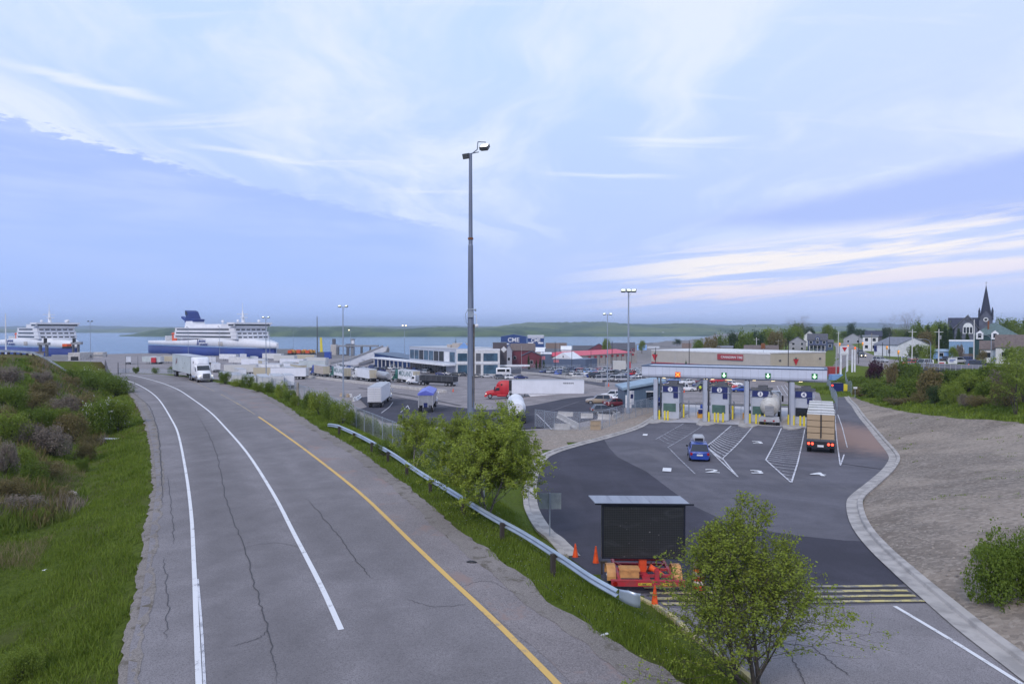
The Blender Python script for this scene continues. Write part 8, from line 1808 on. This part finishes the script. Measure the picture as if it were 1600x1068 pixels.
    q = MB(); q.box(x0 - 24, x0 - 14, -3, 3, 15, 17.5); q.cyl((x0 - 16, 0, 15), (x0 - 16, 0, 24), .8, .6, 6); q.box(x0 - 26, x0 - 25, -9, 9, 12.6, 17); q.build('deck_gear', 'offwhite', t)
    for s in (-1, 1):
        q = MB(); q.loft([[(x0 - 12 + dx, s*9 + w_*cos(a), 18.6 + 1.1*sin(a)) for a in [2*pi*i/8 for i in range(8)]] for dx, w_ in ((0, .5), (1.5, 1.5), (6.5, 1.5), (8, .5))]); q.box(x0 - 12, x0 - 4, s*9 - .3, s*9 + .3, 12.6, 17.5); q.build('lifeboat', 'orange', t)
        yy = s*(B + .04); 
        text_mb('MARINE', 2.7, 'ferry_blue', 'lettering', t, (.565*L, yy, 13.2), (pi/2, 0, 0 if s < 0 else pi), .05, 1.1, .06); text_mb('ATLANTIC', 2.3, 'ferry_blue', 'lettering', t, (.578*L, yy, 10.6), (pi/2, 0, 0 if s < 0 else pi), .05, 1.1, .05)
        xe = .525*L; q = MB(); q.prism([(xe - 1.6, 10.2), (xe - .4, 10.0), (xe + .6, 14.4), (xe - .6, 14.6)], 1, min(yy, yy + s*.08), max(yy, yy + s*.08)); q.prism([(xe + .9, 10.4), (xe + 1.8, 10.4), (xe + 2.6, 13.6), (xe + 1.6, 13.8)], 1, min(yy, yy + s*.08), max(yy, yy + s*.08)); q.build('emblem', 'ferry_blue', t)
        for j in range(4): q = MB(); q.box(.70*L + j*1.7, .70*L + j*1.7 + .9, min(s*B, s*(B + .08)), max(s*B, s*(B + .08)), 10.0, 13.2); q.build('vent', 'beige', t)
    return t
M['ferry_blue'] = mat('ferry_blue', (.008, .032, .22), .45, c2=(.007, .022, .16), scale=.05); M['ferry_white'] = mat('ferry_white', (.78, .78, .80), .4, c2=(.68, .69, .72), scale=.06)
st_ = Vector(((251-800)/FP*603, 603)); bw = Vector(((430-800)/FP*482, 482)); d = (bw - st_); ferry((st_.x, st_.y, 0), atan2(d.y, d.x), 'blue and white car ferry lying side on at the far quay', d.length)
bw1 = Vector(((119-800)/FP*500, 500)); a = atan2(-.568, .823); v = Vector((cos(a), sin(a)))
ferry((bw1.x - v.x*185, bw1.y - v.y*185, 0), a, 'white ferry seen bow on at the left quay, cut by the picture edge', 185, False, .62)
upole(9, 490, 300, 'white signal mast with stays at the left picture edge', 'white', .35, False, 'signal_mast', 'mast')
def pxbox(mb, px0, px1, y0, y1, D, dep, m=0):
    x0 = (px0 - 800)/FP*D; x1 = (px1 - 800)/FP*D; za = at(px0, y1, D)[2]; zb_ = at(px0, y0, D)[2]; mb.box(x0, x1, D, D + dep, za, zb_, m); return mb
def gthing(nm, lab, cat, parts, D, group=None):
    """fixed dock structures: parts given as (name, material, [(px0, px1, ytop, ybottom, extra depth behind D, depth)])"""
    px = sum(b[0] + b[1] for b in parts[0][2]) / (2 * len(parts[0][2])); o = Vector(((px - 800)/FP*D, D, 0)); t = thing(nm, lab, cat, o, 0, group)
    for n_, m_, bs in parts:
        for b in bs:
            q = MB(); q.T = Matrix.Translation(-o); pxbox(q, b[0], b[1], b[2], b[3], D + b[4], b[5]); q.build(n_, m_, t)
    return t
gthing('link_span_tower', 'grey concrete tower with a dark cap at the ramp, left one', 'tower', [('shaft', 'barrier', [(516.5, 525, 538, 556, 0, 6)]), ('cap', 'dgrey', [(519, 523, 529, 538, 1, 3)])], 520)
gthing('link_span_tower', 'grey tower with a white dome behind the ramp, right one', 'tower', [('shaft', 'grey', [(548, 552, 529, 556, 0, 5)]), ('dome', 'white', [(549, 553, 532, 537, -1, 3)])], 530)
gthing('link_span', 'raised steel ramp deck on dark piers running to the harbour', 'ramp', [('deck', 'grey', [(525, 590, 539, 541.5, 0, 5)]), ('pier', 'dgrey', [(527, 529, 541.5, 556, 0, 2)]), ('pier', 'dgrey', [(541, 545, 541.5, 556, 0, 2)]), ('pier', 'dgrey', [(563, 566, 541.5, 556, 0, 2)]), ('pier', 'dgrey', [(577, 579, 541.5, 555, 0, 2)]), ('portal', 'dgrey', [(540, 552, 537, 543, 1, 2)])], 515)
a0, a1 = Vector(at(606, 541, 500)), Vector(at(598, 541.5, 500)); q = MB()
P_ = [(598, 541.5, 500), (570, 553, 430), (545, 563, 370), (515, 569, 330)]; P2 = [(606, 541.2, 500), (602, 551, 440), (582, 562, 385), (560, 570, 340)]
A_ = [Vector(at(*p)) for p in P_]; B_ = [Vector(at(*p)) for p in P2]
for i in range(3): q.add([tuple(A_[i]), tuple(B_[i]), tuple(B_[i+1]), tuple(A_[i+1])] + [tuple(v - Vector((0, 0, .8))) for v in (A_[i], B_[i], B_[i+1], A_[i+1])], [(0,1,2,3), (7,6,5,4), (0,4,5,1), (1,5,6,2), (2,6,7,3), (3,7,4,0)])
tr = q.build('dock_ramp', 'concrete'); tag(tr, 'wide concrete ramp sloping up to the steel link span', 'ramp')
for (PP, nm_) in ((A_, 'parapet'), (B_, 'parapet')):
    q = MB()
    for i in range(3): q.loft([[tuple(v), tuple(v + Vector((.4, 0, 0))), tuple(v + Vector((.4, 0, 1.1))), tuple(v + Vector((0, 0, 1.1)))] for v in (PP[i], PP[i+1])], 0, False)
    q.build(nm_, 'kerb', tr)
for i, (vA, vB) in enumerate(zip(A_, B_)):
    c_ = (vA + vB)/2; q = MB(); g_ = h(c_.x, c_.y); 
    if c_.z - g_ > 2: q.box(c_.x - 3, c_.x + 3, c_.y - 1, c_.y + 1, g_ - 3, c_.z - .8); q.build('pier', 'barrier', tr)
p = col(502, 470); z0 = p.z; t = thing('crane', 'yellow boomed crane beside a tall thin lattice mast at the quay', 'crane', p); q = MB(); q.box(-3.5, 3.5, -1, 3, .0, 1.2); q.box(-2.5, 2.5, -1, 3, 1.2, 3.6); q.build('crawler_body', 'dgrey', t)
q = MB(); q.prism([(-.9, 2.5), (.9, 2.5), (.2, K(502, 527, 470, z0)), (-1.0, K(502, 527, 470, z0))], 1, 0, 1); q.build('boom', 'yellow', t); q = MB(); q.cyl((-2.8, 0, 0), (-2.8, 0, K(496, 494, 470, z0)), .5, .25, 6); q.build('lattice_mast', 'dgrey', t)
for i in range(9):
    px = 452 + i*4.6; p = col(px, 520 + 4*(i % 3)); k = .5; t = thing('loading_machine', '%s %s machine from the left on the quay by the water' % (NUM[i], ('orange', 'amber')[i % 2]), 'machine', p, 0, 'orange machines on the quay'); q = MB(); q.box(-1.3, 1.3, 0, 3, 1.2, 3.4 + .4*(i % 2)); q.build('body', ('orange', 'amber', 'amber')[i % 3], t); q = MB(); q.box(-1.4, 1.4, 0, 3, 0, 1.2); q.build('undercarriage', 'black', t)
box_thing('shipping_container', 'blue container pair beside the left concrete tower', 'container', 511, 555, 9, 549.5, 4, 'blue', 440); box_thing('quay_shed', 'low grey sheds on the quay right of the ferry bow', 'shed', 443, 552, 22, 545, 6, 'grey', 560)
gthing('dock_gantry', 'grey steel dock gantry left of the open ferry bow', 'gantry', [('leg', 'dgrey', [(60, 63, 538, 556, 0, 1)]), ('leg', 'dgrey', [(70, 73, 538, 556, 0, 1)]), ('beam', 'grey', [(58, 75, 535, 539, 0, 1.5)]), ('hoist', 'black', [(68, 71, 528, 536, 0, 1)])], 285)
gthing('dock_gantry', 'grey steel dock gantry right of the open ferry bow', 'gantry', [('leg', 'dgrey', [(112, 114, 538, 556, 0, 1)]), ('leg', 'dgrey', [(120, 122, 538, 556, 0, 1)]), ('beam', 'grey', [(110, 126, 534, 538, 0, 1.5)]), ('hoist', 'black', [(113, 116, 528, 535, 0, 1)])], 285)
gthing('dock_building', 'long low concrete building with openings behind the bank top', 'building', [('wall', 'barrier', [(106, 124, 551, 563, 0, 8), (144, 160, 550, 558, 30, 3)]), ('parapet', 'grey', [(80, 165, 554, 557, 6, 1)]), ('opening', 'black', [(110, 122, 557, 563, -.06, .05)])], 240)
gthing('site_cabin', 'small cream cabin on the quay before the left ferry', 'cabin', [('wall', 'cream', [(43, 57, 551, 556, 0, 4)]), ('roof', 'brown', [(42, 58, 549.5, 551, -.5, 5)])], 262)
gthing('loader', 'orange loader working at the open bow of the left ferry', 'loader', [('body', 'orange', [(97, 104, 537, 541, 0, 3)]), ('undercarriage', 'black', [(97, 105, 541, 544, 0, 3)])], 272)
q = MB(); 
root = thing('guardrail', 'dark posted guardrail along the top of the left bank', 'guardrail', (-100, 124, 17)); prev = None
for i in range(13):
    px = -6 + i*9.6; D = 124; x = (px - 800)/FP*D; z_ = h(x, D); q = MB(); q.box(x + 100 - .15, x + 100 + .15, -.15, .15, z_ - 17.3, z_ - 16.25); q.build('post', 'wood_dark', root)
    if prev: q = MB(); q.loft([[(prev[0] + 100, -.2, prev[1] - 17 + .45), (prev[0] + 100, -.2, prev[1] - 17 + .85), (prev[0] + 100, -.1, prev[1] - 17 + .85), (prev[0] + 100, -.1, prev[1] - 17 + .45)], [(x + 100, -.2, z_ - 17 + .45), (x + 100, -.2, z_ - 17 + .85), (x + 100, -.1, z_ - 17 + .85), (x + 100, -.1, z_ - 17 + .45)]], 0, False); q.build('rail', 'galv', root)
    prev = (x, z_)
r8 = random.Random(4)
SHL = ['white farmhouse on the far shore, %s from the left across the bay' % n_ for n_ in NUM[:12]]
for i, px in enumerate((724, 745, 772, 798, 838, 857, 905, 940, 968, 1002, 1030, 1064)):
    r = (px - 800)/FP; D = 3300 - 900*float(sstep(r, -.15, .12))*(1 - float(sstep(r, .2, .5))) + 60 + r8.uniform(0, 60); zg = at(px, 521.5, D)[2]; t = thing('farmhouse', SHL[i], 'house', (r*D, D - 30, max(1, zg - 6)), 0, 'houses on the far shore'); w_ = r8.uniform(10, 22)
    q = MB(); q.prism([(0, 0), (w_, 0), (w_, 7), (w_/2, 11), (0, 7)], 1, 0, 12); q.build('wall', 'white', t); q = MB(); q.prism([(-1, 6.6), (w_/2, 11.2), (w_ + 1, 6.6), (w_ + 1, 7.4), (w_/2, 12), (-1, 7.4)], 1, -.5, 12.5); q.build('roof', 'grey', t)
mb = MB(); mb.box(-9400, 9400, -90, 12400, -8.5, 128)
m = bpy.data.materials.new('haze_air'); m.use_nodes = True; n = NT(m.node_tree); m.node_tree.nodes.clear()
o_ = n.node('ShaderNodeOutputMaterial'); pv = n.node('ShaderNodeVolumePrincipled'); pv.inputs['Color'].default_value = (.66, .80, 1, 1); pv.inputs['Density'].default_value = .00012
pv.inputs['Anisotropy'].default_value = 0.0
n.l.new(pv.outputs[0], o_.inputs['Volume']); M['haze'] = m
tag(mb.build('haze', 'haze'), 'thin bluish haze over the bay', None, None, 'stuff')
